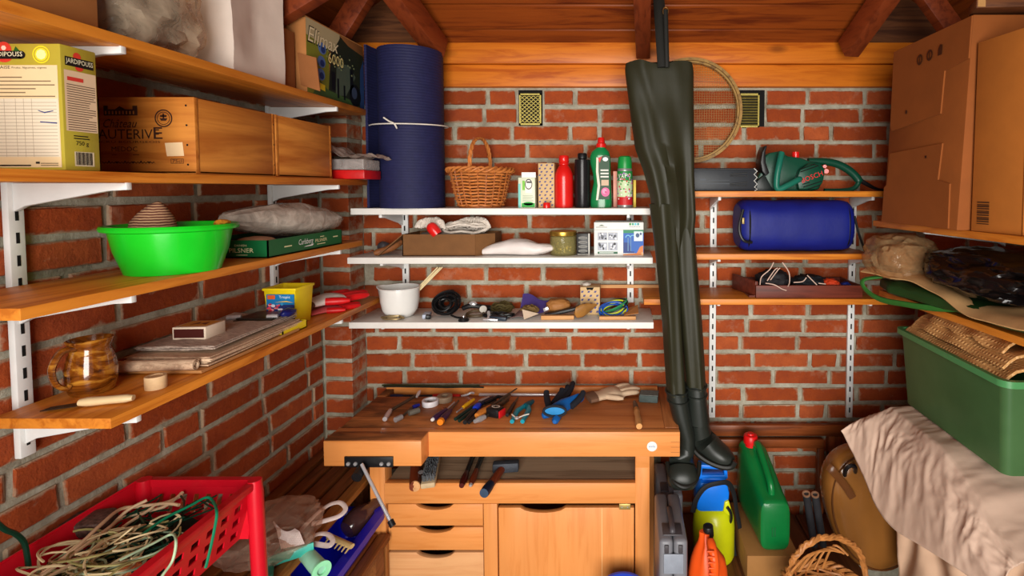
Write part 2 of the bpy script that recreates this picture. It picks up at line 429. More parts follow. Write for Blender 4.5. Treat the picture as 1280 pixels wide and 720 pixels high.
# ceiling: boards of the middle slope, rising towards the door, one object per board
SL = R(34)
ceil = bpy.data.objects.new('ceiling', None); COL.objects.link(ceil); ceil.location = (0, 1.88, zp1); W[ceil] = V((0, 1.88, zp1)); struct(ceil)
xa, xb = px_x(552, 60, 1.86), px_x(1058, 60, 1.86)
pm = MB(); pm.box(xa - .02, xb + .02, 0, .099, 0, .018)
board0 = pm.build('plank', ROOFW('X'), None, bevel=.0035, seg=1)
bme = board0.data; bl = board0.location.copy(); bpy.data.objects.remove(board0)
off = .045
for i in range(12):
    o = bpy.data.objects.new('plank', bme); COL.objects.link(o); o.parent = ceil
    d = -off + .1015 * i
    M = Matrix.Translation(((xa + xb) / 2, 1.88 - d * math.cos(SL), zp1 + d * math.sin(SL))) @ Matrix.Rotation(R(180), 4, 'Z') @ Matrix.Rotation(SL, 4, 'X') @ Matrix.Translation((0, .05, -.0))
    o.matrix_local = Matrix.Translation(-W[ceil]) @ M @ Matrix.Scale(1 + .02 * i, 4, V((1, 0, 0))) @ Matrix.Translation((random.uniform(-.01, .01), 0, random.uniform(-.0008, .0008)))
# side slopes: higher boards running front to back, left dark behind the rafters
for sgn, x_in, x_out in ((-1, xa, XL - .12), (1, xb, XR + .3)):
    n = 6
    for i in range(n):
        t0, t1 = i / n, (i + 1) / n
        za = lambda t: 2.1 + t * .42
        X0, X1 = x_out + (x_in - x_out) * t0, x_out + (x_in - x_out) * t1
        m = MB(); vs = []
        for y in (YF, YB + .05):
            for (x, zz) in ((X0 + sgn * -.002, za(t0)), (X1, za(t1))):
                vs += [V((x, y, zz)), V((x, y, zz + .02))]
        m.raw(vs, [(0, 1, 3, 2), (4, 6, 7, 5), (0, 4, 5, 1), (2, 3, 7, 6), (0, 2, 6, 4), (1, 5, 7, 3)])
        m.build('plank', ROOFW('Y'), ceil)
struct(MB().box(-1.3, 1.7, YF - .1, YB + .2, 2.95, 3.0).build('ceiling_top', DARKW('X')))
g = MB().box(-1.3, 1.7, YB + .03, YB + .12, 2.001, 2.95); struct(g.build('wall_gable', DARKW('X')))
# rafters
def beam(p, q, w, h, name):
    p, q = V(p), V(q); a, bb = frame(q - p)
    vs = [pp + a * w * i / 2 + bb * h * j / 2 for pp in (p, q) for i in (-1, 1) for j in (-1, 1)]
    return struct(MB().raw(vs, [(0, 1, 3, 2), (4, 6, 7, 5), (0, 4, 5, 1), (2, 3, 7, 6), (0, 2, 6, 4), (1, 5, 7, 3)]).build(name, RAFTW('Y'), bevel=.003))
def rafter(pxa, pya, Ya, pxb, pyb, Yb, w, h, name): return beam(pt(pxa, pya, y=Ya), pt(pxb, pyb, y=Yb), w, h, name)
rafter(804, 62, 1.86, 802, -60, 1.3, .05, .07, 'trim_4')
rafter(548, 62, 1.82, 470, -44, 1.5, .06, .075, 'trim_5')
rafter(1060, 62, 1.82, 1146, -60, 1.52, .055, .075, 'trim_6')
rafter(414, 60, 1.7, 470, -30, 1.7, .04, .06, 'trim_7')
rafter(1195, 45, 1.65, 1145, -25, 1.65, .04, .06, 'trim_8')
rafter(345, 18, 1.4, 440, -40, 1.4, .04, .06, 'trim_9')
# vents in the back wall
def vent(h, louvre, label):
    x0, x1, z0, z1 = h; zt = ZC0 - .004
    t = thing('wall_vent', label, 'vent', ((x0 + x1) / 2, YB, z0))
    MB().box(x0, x1, YB + .004, YB + .03, z0, zt).build('recess', DARK, t)
    brass = plain('aged_brass', (176, 160, 84), .45, .6, .2)
    a, e = (x0 + .004, x1 - .004) if not louvre else (x0 + .002, x1 - .022)
    f = MB()
    for (p, q, r, s_) in ((a, e, z0 + .002, z0 + .008), (a, e, zt - .02, zt - .014), (a, a + .005, z0 + .002, zt - .014), (e - .005, e, z0 + .002, zt - .014)): f.box(p, q, YB - .006, YB + .006, r, s_)
    f.build('vent_frame', brass, t)
    if louvre:
        n = 12
        for i in range(n):
            zz = z0 + .012 + (zt - z0 - .032) * i / (n - 1)
            MB().obox(V(((a + e) / 2, YB - .002, zz)), e - a - .008, .009, .0018, (35, 0, 0)).build('slat', brass, t, smooth=False)
    else:
        m = MB(); nx, nz = 9, 14
        for i in range(nx):
            for j in range(nz):
                cx, cz = a + .008 + (e - a - .016) * i / (nx - 1), z0 + .014 + (zt - z0 - .04) * j / (nz - 1)
                m.obox(V((cx, YB - .003, cz)), .0095, .005, .0022, (0, 35 if (i + j) % 2 else -35, 0))
        m.build('grille', brass, t, smooth=False)
vent(vL, False, 'brass vent with a woven grille in the brick above the wicker basket')
vent(vR, True, 'brass louvred vent half behind the round sieve on the brick wall')

# ================================================================= SHELVES AND STANDARDS
def standard(cx, z0, z1, side, label, wd=.024):
    """slotted white upright; side 'B' on the back wall at X=cx, 'L' on the left wall at Y=cx"""
    if side == 'B': t = thing('shelf_standard', label, 'shelf upright', (cx, YB - .012, z0)); MB().box(cx - wd / 2, cx + wd / 2, YB - .014, YB - .002, z0, z1).build('channel', WHITE, t, bevel=.0015)
    else: t = thing('shelf_standard', label, 'shelf upright', (XL + .012, cx, z0)); MB().box(XL + .002, XL + .014, cx - wd / 2, cx + wd / 2, z0, z1).build('channel', WHITE, t, bevel=.0015)
    m = MB(); zz = z0 + .02
    while zz < z1 - .02:
        if side == 'B': m.box(cx - .0026, cx + .0026, YB - .0146, YB - .013, zz, zz + .019)
        else: m.box(XL + .0135, XL + .0146, cx - .0026, cx + .0026, zz, zz + .019)
        zz += .040
    s = m.build('slots', DARK, t, smooth=False); s['kind'] = 'stuff'
def bracket(parent, c, z, L, side):
    """pressed steel bracket under a shelf"""
    poly = [(0, 0), (L, 0), (L + .004, .004), (L + .004, -.012), (L - .03, -.014), (.02, -.04), (0, -.05)]
    if side == 'B': M = face_m(V((c - .005, YB - .014, z)), V((0, -1, 0)), V((0, 0, 1))); M2 = M
    else: M2 = face_m(V((XL + .014, c + .005, z)), V((1, 0, 0)), V((0, 0, 1)))
    MB().prism(poly, .010, M2).build('bracket', WHITE, parent, bevel=.0012)
UX = [px_x(508, 300, YB), px_x(788, 300, YB), px_x(891, 290, YB), px_x(1064, 300, YB)]
standard(UX[0], 1.2, 1.555, 'B', 'slotted white upright behind the white shelves, near the pilaster')
standard(UX[1], 1.19, 1.555, 'B', 'slotted white upright near the right end of the white shelves')
standard(UX[2], px_z(888, 520, YB), 1.61, 'B', 'slotted white upright carrying the wooden shelves, beside the hanging waders')
standard(UX[3], px_z(1056, 520, YB), 1.61, 'B', 'slotted white upright carrying the wooden shelves, nearest the dark right corner')
standard(.893, 1.143, 1.9, 'L', 'slotted white upright on left wall at the near end of the shelves')
standard(1.555, 1.19, 1.9, 'L', 'slotted white upright on left wall above the yellow tub')
YS = 1.70
def back_shelf(x0, x1, z, th, mat, label, ups, edge=None):
    t = thing('wall_shelf', label, 'shelf', ((x0 + x1) / 2, 1.81, z - th), 'shelves on the back wall')
    MB().box(x0, x1, YS, YB - .016, z - th, z).build('board', mat, t, bevel=.0012)
    for u in ups: bracket(t, u, z - th - .0005, .165, 'B')
    return t
ZW = [px_z(640, y, YS) for y in (260.5, 322, 403)]
WX = [(px_x(438, 262, YS), px_x(813, 262, YS)), (px_x(434, 325, YS), px_x(816, 325, YS)), (px_x(436, 405, YS), px_x(817, 405, YS))]
for i, (z, lb) in enumerate(zip(ZW, ('topmost of the three white shelves, carrying bottles and a wicker basket', 'middle white shelf, carrying rope in a cardboard box', 'lowest white shelf, carrying cables, bowl and loose tools'))):
    back_shelf(WX[i][0], WX[i][1], z, .021, WHITEL, lb, (UX[0], UX[1]))
ZR = [px_z(980, y, YS) for y in (239, 317.5, 374)]
RX = [(px_x(866, 240, YS) - .12, px_x(1110, 240, YS)), (px_x(872, 320, YS) - .1, px_x(1080, 320, YS) + .03), (px_x(805, 376, YS), px_x(1110, 378, YS))]
for i, (z, lb) in enumerate(zip(ZR, ('topmost wooden shelf on the back wall, under the green chainsaw', 'middle wooden shelf on the back wall, under the blue bag', 'lowest wooden shelf on the back wall, under the dark wooden tray'))):
    back_shelf(RX[i][0], RX[i][1], z, .019, SHELFW('X'), lb, (UX[2], UX[3]))
# left shelves
XS = -.855
ZL = [pt(33, 7, x=XS).z, pt(230, 217.5, x=XS).z, pt(453, 300, x=XS).z, pt(476, 371, x=XS).z]
LY = [(.45, pt(460, 140, x=XS).y), (.45, pt(462, 225, x=XS).y), (pt(25, 384, x=XS).y, pt(453, 300, x=XS).y), (pt(138, 519, x=XS).y, 1.808)]
for i, lb in enumerate(('topmost wooden shelf on the left wall, under the paper bag', 'second wooden shelf on the left wall, under the wine crates', 'third wooden shelf on the left wall, under the green basin', 'lowest wooden shelf on the left wall, under the brown jug')):
    z = ZL[i]; t = thing('wall_shelf', lb, 'shelf', ((XS + XL) / 2, sum(LY[i]) / 2, z - .018), 'shelves on the left wall')
    MB().box(XL + .016, XS, LY[i][0], LY[i][1], z - .018, z).build('board', SHELFW('Y'), t, bevel=.0012)
    for yy in (.893, 1.555): bracket(t, yy, z - .0185, .195, 'L')
# right corner shelves, slightly out of square like their wall
ZS = (px_z(1088, 276, 1.62), 1.300)
def s_edge(z, y): return .803 + .09 * (1.65 - y)
for z, y0, y1, lb in ((ZS[0], .7, 1.64, 'upper wooden shelf on the right wall, under the tall cardboard boxes'), (ZS[1], .7, 1.6, 'lower wooden shelf on the right wall, under the black plastic bag')):
    t = thing('wall_shelf', lb, 'shelf', (1.0, (y0 + y1) / 2, z - .018), 'shelves on the right wall')
    vs = [V((x, y, zz)) for y in (y0, y1) for x in (s_edge(z, y), rwall(y) - .008) for zz in (z - .018, z)]
    MB().raw(vs, [(0, 1, 3, 2), (4, 6, 7, 5), (0, 4, 5, 1), (2, 3, 7, 6), (0, 2, 6, 4), (1, 5, 7, 3)]).build('board', SHELFW('Y'), t, bevel=.0012)
    for yy in (.95, 1.5):
        M = face_m(V((rwall(yy) - .01, yy, z - .0185)), V((-1, 0, 0)), V((0, 0, 1)))
        MB().prism([(0, 0), (.24, 0), (.24, -.012), (.02, -.04), (0, -.05)], .01, M).build('bracket', WHITE, t, bevel=.001)
# ================================================================= THINGS ON THE LEFT SHELVES
def K(r, g, b, rough=.5): return plain('ink_%d_%d_%d' % (r, g, b), (r, g, b), rough, 0, 0.02, bump=0)
INKB = K(24, 20, 20)
FX = lambda p: face_m(V(p), V((1, 0, 0)), V((0, 0, 1)))       # faces the viewer
FY = lambda p: face_m(V(p), V((0, 1, 0)), V((0, 0, 1)))       # faces +X
def lines(m, M, u0, u1, v0, v1, n, t=.35, seed=0, rag=.25):
    rr = random.Random(seed); d = (v1 - v0) / n
    for i in range(n): m.rect(M, u0, v0 + d * i, u1 - (u1 - u0) * rag * rr.random() * (rr.random() < .5), v0 + d * (i + t), .0005)
# --- topmost shelf
z = ZL[0]
t = thing('cardboard_box', 'brown cardboard box at the near end of the topmost left shelf', 'box', (-.975, .72, z))
MB().box(-1.06, -.885, .56, .878, z, z + .2).build('body', CARD, t, bevel=.002)
MB().box(-.8855, -.8845, .56, .878, z + .095, z + .097).build('seam', CARDD, t)
CLEAR = film('clear_plastic', (232, 206, 176), .34, .1, 22)
t = thing('plastic_bag', 'crumpled clear plastic bag with dark contents beside the white paper bag', 'bag', (-.96, 1.0, z))
m = MB(); m.blob((-.965, 1.02, z + .085), .165, .2, .18, .16, 2.2, 3, 4, .8, True, z + .001); m.build('bag_film', CLEAR, t)
m = MB(); m.cyl((-1.02, .96, z + .05), (-.92, 1.07, z + .1), .03, 14); m.cyl((-1.0, 1.06, z + .03), (-.91, .98, z + .035), .026, 14); m.build('dark_contents', plain('dark_olive', (46, 40, 28), .35), t)
# white paper bag
PAPER = plain('bag_paper', (222, 204, 190), .75, 0, .06, 12, .3)
t = thing('paper_bag', 'tall white paper carrier bag on the topmost left shelf', 'bag', (-.94, 1.26, z))
def bagring(zz, k, w):
    x0, x1, y0, y1 = -.998, -.878, 1.17, 1.346
    ps = []
    for (a, b_, c, d, n) in ((x0, y0, x1, y0, 8), (x1, y0, x1, y1, 10), (x1, y1, x0, y1, 8), (x0, y1, x0, y0, 10)):
        for i in range(n):
            p = V((a + (c - a) * i / n, b_ + (d - b_) * i / n, zz)); q = noise.noise(V((p.x * 18, p.y * 18, zz * 14)))
            f = i / n; p += V((-.016 * k * (1 - abs(2 * f - 1)) if a == c == x1 else 0, 0, 0)) + V((q * .004 * w, noise.noise(p * 22) * .004 * w, 0)); ps.append(p)
    return ps
m = MB(); m.loft([bagring(z + .001 + .235 * i / 14, min(1, i / 8), min(1, i / 3)) for i in range(15)], False); m.build('paper_body', PAPER, t, solid=.0008)
m = MB(); m.rect(FX((-.955, 1.1655, z + .12)), .0, 0, .003, .05, .002); t2 = m.build('print_mark', K(70, 60, 56), t)
# open cardboard box and pond pump carton
t = thing('cardboard_box', 'open cardboard box with a torn flap squeezed behind the paper bag', 'box', (-.965, 1.40, z))
MB().box(-1.05, -.90, 1.372, 1.425, z, z + .165).build('body', CARDD, t, bevel=.002)
m = MB(); m.raw([V((-1.05, 1.374, z + .165)), V((-.9, 1.374, z + .165)), V((-.892, 1.35, z + .21)), V((-1.05, 1.345, z + .205))], [(0, 1, 2, 3)]); m.build('flap', CARD, t, solid=.003, smooth=False)
t = thing('pump_carton', 'printed carton reading Elimax 6000 with pond pump pictures', 'box', (-.96, 1.6, z))
ez = z + .212
MB().box(-1.05, -.8755, 1.436, 1.75, z, ez).build('body', CARD, t, bevel=.0015)
M = FY((-.8755, 1.436, z)); L, H = .314, .212
m = MB(); m.use(K(128, 132, 44)).rect(M, 0, 0, .11, H, .0003)
m.use(K(38, 44, 32)).poly(M, [(.1, 0), (L, 0), (L, .18), (.22, .19), (.16, H), (.12, .15)], .0004)
m.use(K(190, 174, 134)).poly(M, [(.0, H), (0, .165), (.13, .15), (.17, .2), (.17, H)], .0005)
m.use(K(84, 96, 80)).poly(M, [(.14, .02), (.2, .03), (.26, .1), (.22, .13), (.15, .12)], .0006)
m.use(K(44, 70, 120)).poly(M, [(.285, .0), (L, 0), (L, .17), (.29, .13)], .0006)
m.use(K(70, 100, 52)).poly(M, [(.02, 0), (.3, 0), (.24, .02), (.1, .03), (.06, .05)], .0007)
for i, (a, b_) in enumerate(((.075, .145), (.07, .105), (.066, .068))):
    m.use(K(90, 120, 180)).disc(M, a, b_, .02, .017, .0008); m.use(K(36, 58, 120)).disc(M, a + .004, b_ - .003, .011, .01, .0009)
m.use(K(18, 20, 24)).disc(M, .255, .04, .036, .036, .0009).rect(M, .225, .04, .245, .12, .0009).rect(M, .15, .015, .16, .075, .0009).rect(M, .185, .015, .195, .06, .0009).rect(M, .12, .035, .14, .09, .0009)
m.use(K(60, 72, 96)).disc(M, .25, .047, .017, .019, .001)
m.use(K(150, 160, 110))
for i in range(22): m.disc(M, .09 + random.random() * .16, .1 + random.random() * .05, .004, .003, .001, 6)
m.use(K(236, 206, 40)).poly(M, [(.035, .028), (.085, .022), (.085, .04), (.035, .046)], .001)
m.use(K(30, 26, 20)).text('Elimax', M, .004, .145, .162, .193, .0012, .25)
m.use(K(238, 222, 180)).text('Elimax', M, .006, .149, .16, .19, .0018, .25)
m.use(K(30, 26, 20)).text('6000', M, .101, .108, .188, .146, .0012); m.use(K(244, 226, 150)).text('6000', M, .103, .111, .186, .143, .0018)
m.build('printed_face', None, t, smooth=False)
m = MB(); m.raw([V((-.8755, 1.44, ez)), V((-.8755, 1.74, ez)), V((-.96, 1.74, ez + .02)), V((-.96, 1.44, ez + .028))], [(0, 1, 2, 3)]); m.build('flap', CARD, t, solid=.003, smooth=False)
m = MB(); m.pix([(372, 66), (395, 72), (400, 114), (376, 106)], 1.428, .003); m.build('torn_flap', CARDD, t, smooth=False)

# --- second shelf: fertiliser carton, wine crates, red punnet
z = ZL[1] + .0005
JY = .80
t = thing('fertiliser_carton', 'yellow-green printed carton with the words JARDIPOUSS and 750 g', 'box', (-.95, .827, z))
MB().box(-1.045, -.868, JY, .854, z, z + .195).build('body', plain('carton_green', (176, 158, 52), .45, 0, .05), t, bevel=.0015)
M = FX((-.868, JY, z)); s = JY / 640
U = lambda px_: (px_ - 84) * s; Vv = lambda py_: (208.5 - py_) * s
m = MB(); CREAM = K(232, 206, 160)
m.use(CREAM).rect(M, -.17, Vv(205), U(80), Vv(79), .0003)
m.use(K(226, 214, 190)).rect(M, -.17, Vv(192), U(79), Vv(120), .0004)
m.use(K(216, 60, 44)).disc(M, U(15), Vv(60), .012, .012, .0003).disc(M, U(15), Vv(70), .012, .007, .0003)
m.use(K(250, 210, 190)).disc(M, U(15), Vv(58), .004, .004, .0004, 6)
m.use(INKB).rect(M, -.17, Vv(71.5), U(36), Vv(61.5), .0005).disc(M, U(36), Vv(66.5), .0068, .0062, .0005)
m.use(K(40, 90, 30)).poly(M, [(U(27), Vv(62)), (U(30), Vv(56)), (U(35), Vv(62))], .0006)
m.use(K(244, 236, 200)).text('JARDIPOUSS', M, U(-5), Vv(70.2), U(38), Vv(62.8), .0008)
m.use(K(238, 216, 40)).disc(M, U(61), Vv(66), .0135, .0135, .0004); m.use(K(176, 158, 52)).ring(M, U(61), Vv(66), .0115, .0115, .86, .0005)
m.use(K(244, 230, 160)).disc(M, U(61), Vv(66), .008, .008, .0006, 8)
m.use(K(70, 56, 40)).text('BORDELAISE', M, U(-16), Vv(83.5), U(22), Vv(79.8), .0006).text('Fruits, légumes, vignes', M, U(24), Vv(84), U(67), Vv(80.8), .0006)
m.use(K(128, 108, 82)); lines(m, M, U(-20), U(76), Vv(118), Vv(90), 6, .3, 1, .5)
m.use(K(176, 158, 134)); lines(m, M, U(-20), U(77), Vv(191), Vv(121), 17, .16, 2, 0)
for q in (12, 26, 36, 46): m.rect(M, U(q), Vv(192), U(q + .5), Vv(120), .0005)
m.use(K(50, 60, 120)).poly(M, [(U(54), Vv(134)), (U(62), Vv(136.5)), (U(73), Vv(134.5)), (U(73), Vv(135.6)), (U(62), Vv(138)), (U(54), Vv(135))], .0008).poly(M, [(U(56), Vv(148)), (U(77), Vv(149.5)), (U(77), Vv(151)), (U(56), Vv(149.4))], .0008)
m.use(INKB).rect(M, -.17, Vv(203.6), U(42), Vv(201.8), .0006).rect(M, U(48), Vv(200.5), U(53), Vv(198), .0006)
m.use(K(120, 100, 70)); lines(m, M, U(54), U(76), Vv(203), Vv(198), 2, .4, 3)
m.build('front_print', None, t, smooth=False)
M = FY((-.868, JY, z)); a = .054
m = MB(); m.use(INKB).rect(M, .006, .164, a - .005, .178, .0004)
m.use(K(216, 60, 44)).disc(M, a * .45, .18, .006, .007, .0003).disc(M, a * .5, .163, .006, .005, .0003)
m.use(K(244, 236, 200)).text('JARDIPOUSS', M, .007, .166, a - .006, .176, .0008)
m.use(K(228, 196, 160)).rect(M, .004, .062, a - .002, .157, .0003)
m.use(K(214, 60, 50)).rect(M, .008, .141, .032, .147, .0006)
m.use(K(110, 86, 70)); lines(m, M, .007, a - .004, .064, .138, 20, .35, 5, .3)
m.use(INKB).text('750 g', M, .017, .038, .036, .047, .0006); lines(m, M, .014, .04, .05, .058, 2, .4, 7)
m.use(K(224, 206, 170)).rect(M, .014, .007, .044, .03, .0005); m.use(INKB)
for i in range(13): m.rect(M, .016 + i * .002, .009, .017 + i * .002 + (i % 3) * .0003, .029, .0007)
m.build('side_print', None, t, smooth=False)
# wine crates
def crate(y0, y1, label, printed):
    x0, x1, h = -1.066, -.872, .157; th = .010
    t = thing('wine_crate', label, 'crate', ((x0 + x1) / 2, (y0 + y1) / 2, z))
    MB().box(x0, x1 + .0005, y0, y0 + th, z + .002, z + h).build('front_panel', CRATEW('X'), t, bevel=.0012)
    MB().box(x0, x1, y1 - th, y1 - .001, z + .002, z + h).build('back_panel', CRATEW('X'), t, bevel=.001)
    MB().box(x1 - th, x1, y0 + th + .0004, y1 - th - .0004, z + .002, z + h - .001).build('side_panel', wood('crate_side_%d' % printed, (218, 142, 60), (160, 82, 24), 'Y', .45, .5, .5, .9), t, bevel=.001)
    MB().box(x0, x0 + th, y0 + th, y1 - th, z + .002, z + h).build('side_panel', CRATEW('Y'), t, bevel=.001)
    MB().box(x0, x1, y0, y1, z, z + .006).build('base', CRATEW('Y'), t)
    m = MB()
    for v in (.02, .06, .1, .14): m.disc(FX((x1 - .016, y0, z)), 0, v, .0022, .0022, .0004, 8)
    for v in (.03, .08, .13): m.disc(FY((x1, y1 - .006, z)), 0, v, .0016, .0018, .0008, 8)
    m.build('nails', DARK, t, smooth=False)['kind'] = 'stuff'
    return t
t = crate(1.05, 1.292, 'wine crate with black château print reading AUTERIVE and a white sticker', 1)
BURN = K(58, 26, 14, .8); s = 1.05 / 640
M = FX((-.872, 1.05, z)); U = lambda q: (q - 248) * s; Vv = lambda q: (216.5 - q) * s
m = MB(); m.use(BURN).rect(M, U(136), Vv(143.5), U(178), Vv(136), .0005).rect(M, U(136), Vv(136), U(141.5), Vv(131.5), .0005).rect(M, U(172), Vv(136), U(178), Vv(131.5), .0005).poly(M, [(U(150), Vv(136)), (U(156), Vv(132)), (U(163), Vv(136))], .0005)
m.use(CRATEW('X'))
for i in range(9): m.rect(M, U(138 + i * 4.3), Vv(142), U(139.6 + i * 4.3), Vv(138), .0008)
m.use(BURN).text('Château', M, U(135), Vv(158.5), U(177), Vv(148), .0005, .4)
m.text('AUTERIVE', M, U(128), Vv(172.5), U(204), Vv(160.5), .0005).text('E', M, U(197), Vv(172.5), U(208), Vv(158), .0006)
m.text('CRU BOURGEOIS', M, U(131), Vv(177.5), U(205), Vv(174.8), .0005)
m.text('MEDOC', M, U(144), Vv(188), U(176), Vv(182), .0005)
m.rect(M, U(144), Vv(192.5), U(150), Vv(191.8)).rect(M, U(170), Vv(192.5), U(178), Vv(191.8))
m.poly(M, [(U(130 + i * 2), Vv(202 - 1.6 * (i % 2) - (1.5 if i % 5 == 0 else 0))) for i in range(34)] + [(U(198 - i * 2), Vv(203.2 - 1.6 * (i % 2))) for i in range(34)], .0005)
m.ring(M, U(210), Vv(147), 11 * s, 11 * s, .86).ring(M, U(210), Vv(147), 8 * s, 8 * s, .9).poly(M, [(U(205), Vv(147)), (U(215), Vv(147)), (U(213), Vv(150)), (U(207), Vv(150))], .0006).rect(M, U(209), Vv(147), U(211), Vv(141), .0006).rect(M, U(206), Vv(145.5), U(214), Vv(143), .0006)
m.use(K(240, 206, 160)).poly(M, [(U(210.5), Vv(177.5)), (U(232.5), Vv(176.5)), (U(234), Vv(193.5)), (U(212.5), Vv(194))], .0006)
m.use(BURN)
for (a, b_, c, d) in ((217, 203, 233, 202.4), (217, 197.6, 233, 197), (217, 203, 217.6, 197), (232.4, 203, 233, 197)): m.rect(M, U(a), Vv(b_), U(c), Vv(d))
m.text('75cl', M, U(219), Vv(202), U(231), Vv(198), .0006)
m.build('burnt_print', None, t, smooth=False)
MB().box(-.99, -.90, 1.07, 1.26, z + .1575, z + .160).build('lid_board', CRATEW('Y'), t)
crate(1.294, 1.542, 'plain wine crate with a dark knot, behind the printed crate', 0)
t = thing('plastic_punnet', 'red-based clear plastic box with a bag on it beside the blue mat roll', 'box', (-.86, 1.63, z))
MB().box(-.93, -.795, 1.58, 1.69, z, z + .028).build('red_base', plain('red_plastic', (196, 22, 22), .35), t, bevel=.003)
MB().box(-.928, -.797, 1.582, 1.688, z + .0285, z + .062).build('clear_lid', film('clear_lid', (220, 210, 205), .35, .1), t, bevel=.004)
tag(MB().box(-1.0, -.935, 1.58, 1.68, z, z + .05).build('black_box', BLACK, None, bevel=.002), 'small black box wedged between the plain crate and the red punnet', 'box')
m = MB(); m.sheet(lambda u, v: V((-.95 + .2 * u, 1.57 + .13 * v, z + .068 + .02 * math.sin(u * 9) * (1 - u) + .022 * (1 - u) + .012 * noise.noise(V((u * 6, v * 6, 1))))), 24, 16)
tag(m.build('plastic_sheet', film('clear_sheet', (214, 196, 184), .5, .12, 30), None, solid=.0006), 'crinkled clear plastic wrapping lying on the red punnet', 'wrapping')

# --- third shelf: basin, lager tray
z = ZL[2] + .0005
GREEN = plain('green_plastic', (22, 200, 36), .3, 0, .04, coat=.2)
t = thing('basin', 'bright green plastic basin on the third left shelf', 'basin', (-.928, 1.05, z))
M = Matrix.Translation((-.928, 1.055, z))
prof = [(.0, .003), (.094, .003), (.096, 0), (.1, 0), (.102, .006), (.118, .045), (.127, .083), (.141, .086), (.143, .091), (.140, .096), (.126, .096), (.121, .085), (.112, .045), (.096, .012), (.0, .01)]
MB().lathe([(r * .775, h) for r, h in prof], M, 48).build('bowl', GREEN, t)
m = MB(); m.lathe([(.038, 0), (.038, .018), (.029, .04), (.016, .057), (.005, .068), (.0, .07)], Matrix.Translation((-.962, 1.045, z + .076)) @ Matrix.Rotation(R(12), 4, 'Y'), 24)
for v in m.bm.verts: v.co += V((0, 0, .004)) * noise.noise(v.co * 60)
m2, nt, b = new_mat('striped_knit'); wv = nd(nt, 'ShaderNodeTexWave'); wv.inputs['Scale'].default_value = 60; wv.inputs['Distortion'].default_value = 2; wv.bands_direction = 'Z'
nt.links.new(coords(nt), wv.inputs['Vector']); nt.links.new(ramp(nt, wv.outputs['Fac'], [(.3, lin((96, 44, 34))), (.7, lin((200, 160, 122)))]), b.inputs['Base Color']); b.inputs['Roughness'].default_value = .9
tag(m.build('knitted_cloth', m2, None), 'brown and cream striped knitted cloth heaped in the green basin', 'cloth')
m = MB(); m.blob((-.838, 1.07, z + .099), .026, .03, .012, .3, 3, 2, 3); tag(m.build('sponge', plain('ochre_sponge', (196, 130, 30), .9), None), 'small ochre sponge on the rim of the green basin', 'sponge')
# lager tray
TG = plain('lager_green', (14, 92, 48), .4, 0, .05)
t = thing('lager_tray', 'green cardboard lager tray with white PILSNER lettering', 'tray', (-.96, 1.4, z))
x0, x1, y0, y1, h, th = -1.06, -.862, 1.24, 1.568, .043, .003
m = MB(); m.box(x0, x1, y0, y0 + th, z, z + h).box(x0, x1, y1 - th, y1, z, z + h).box(x0, x0 + th, y0, y1, z, z + h).box(x1 - th, x1, y0, y1, z, z + h).box(x0, x1, y0, y1, z, z + .003)
m.build('tray_body', TG, t)
m = MB(); M = FX((x0, y0, z)); m.use(K(232, 222, 170)).text('DANISH', M, .117, .028, .146, .033, .0006).text('PILSNER', M, .104, .013, .163, .024, .0006).rect(M, .12, .0065, .148, .008)
M = FY((x1, y0, z)); m.text('PILSNER', M, .192, .018, .248, .027, .0006).rect(M, .215, .031, .235, .033).rect(M, .2, .011, .24, .013).rect(M, .28, .024, .305, .027).rect(M, .06, .019, .09, .022)
m.use(K(238, 238, 234)).text('Carlsberg', M, .118, .014, .182, .033, .0006, .2).poly(M, [(.14, .011), (.178, .011), (.184, .015), (.15, .013)], .0006)
m.build('lettering', None, t, smooth=False)
GREYB = film('grey_bag_film', (214, 200, 186), .6, .12, 30)
m = MB(); rings = []
for i in range(22):
    f = i / 21; y = 1.235 + .42 * f; w = .012 + .062 * math.sin(PI * min(1, f * 1.02)) ** .6; hh = .01 + .034 * math.sin(PI * f) ** .8
    zc = z + .094 - .026 * f
    rr_ = ell(V((-.965 + .045 * f, y, zc)), w, hh, 26, .8, V((1, 0, 0)), V((0, 0, 1)))
    rings.append([p + V((0, 0, 1)) * .007 * noise.noise(V((j * .9, f * 3, 4))) + V((.006, 0, .004)) * noise.noise(V((j * .5, f * 12, 2))) for j, p in enumerate(rr_)])
m.loft(rings); tag(m.build('plastic_sack', GREYB, None), 'grey translucent plastic sack lying across the green lager tray', 'bag')
m = MB(); m.blob((-.985, 1.37, z + .022), .13, .22, .034, .1, 3, 9, 4, .8); tag(m.build('dark_pouch', plain('dark_cloth', (30, 26, 30), .8), None), 'dark cloth pouch inside the green lager tray, under the grey sack', 'pouch')
m = MB(); m.blob((-.925, 1.29, z + .034), .08, .075, .028, .08, 3, 5, 3, .8); tag(m.build('beige_cloth', plain('beige_cloth', (188, 148, 116), .8), None), 'beige folded cloth at the near corner of the green lager tray', 'cloth')

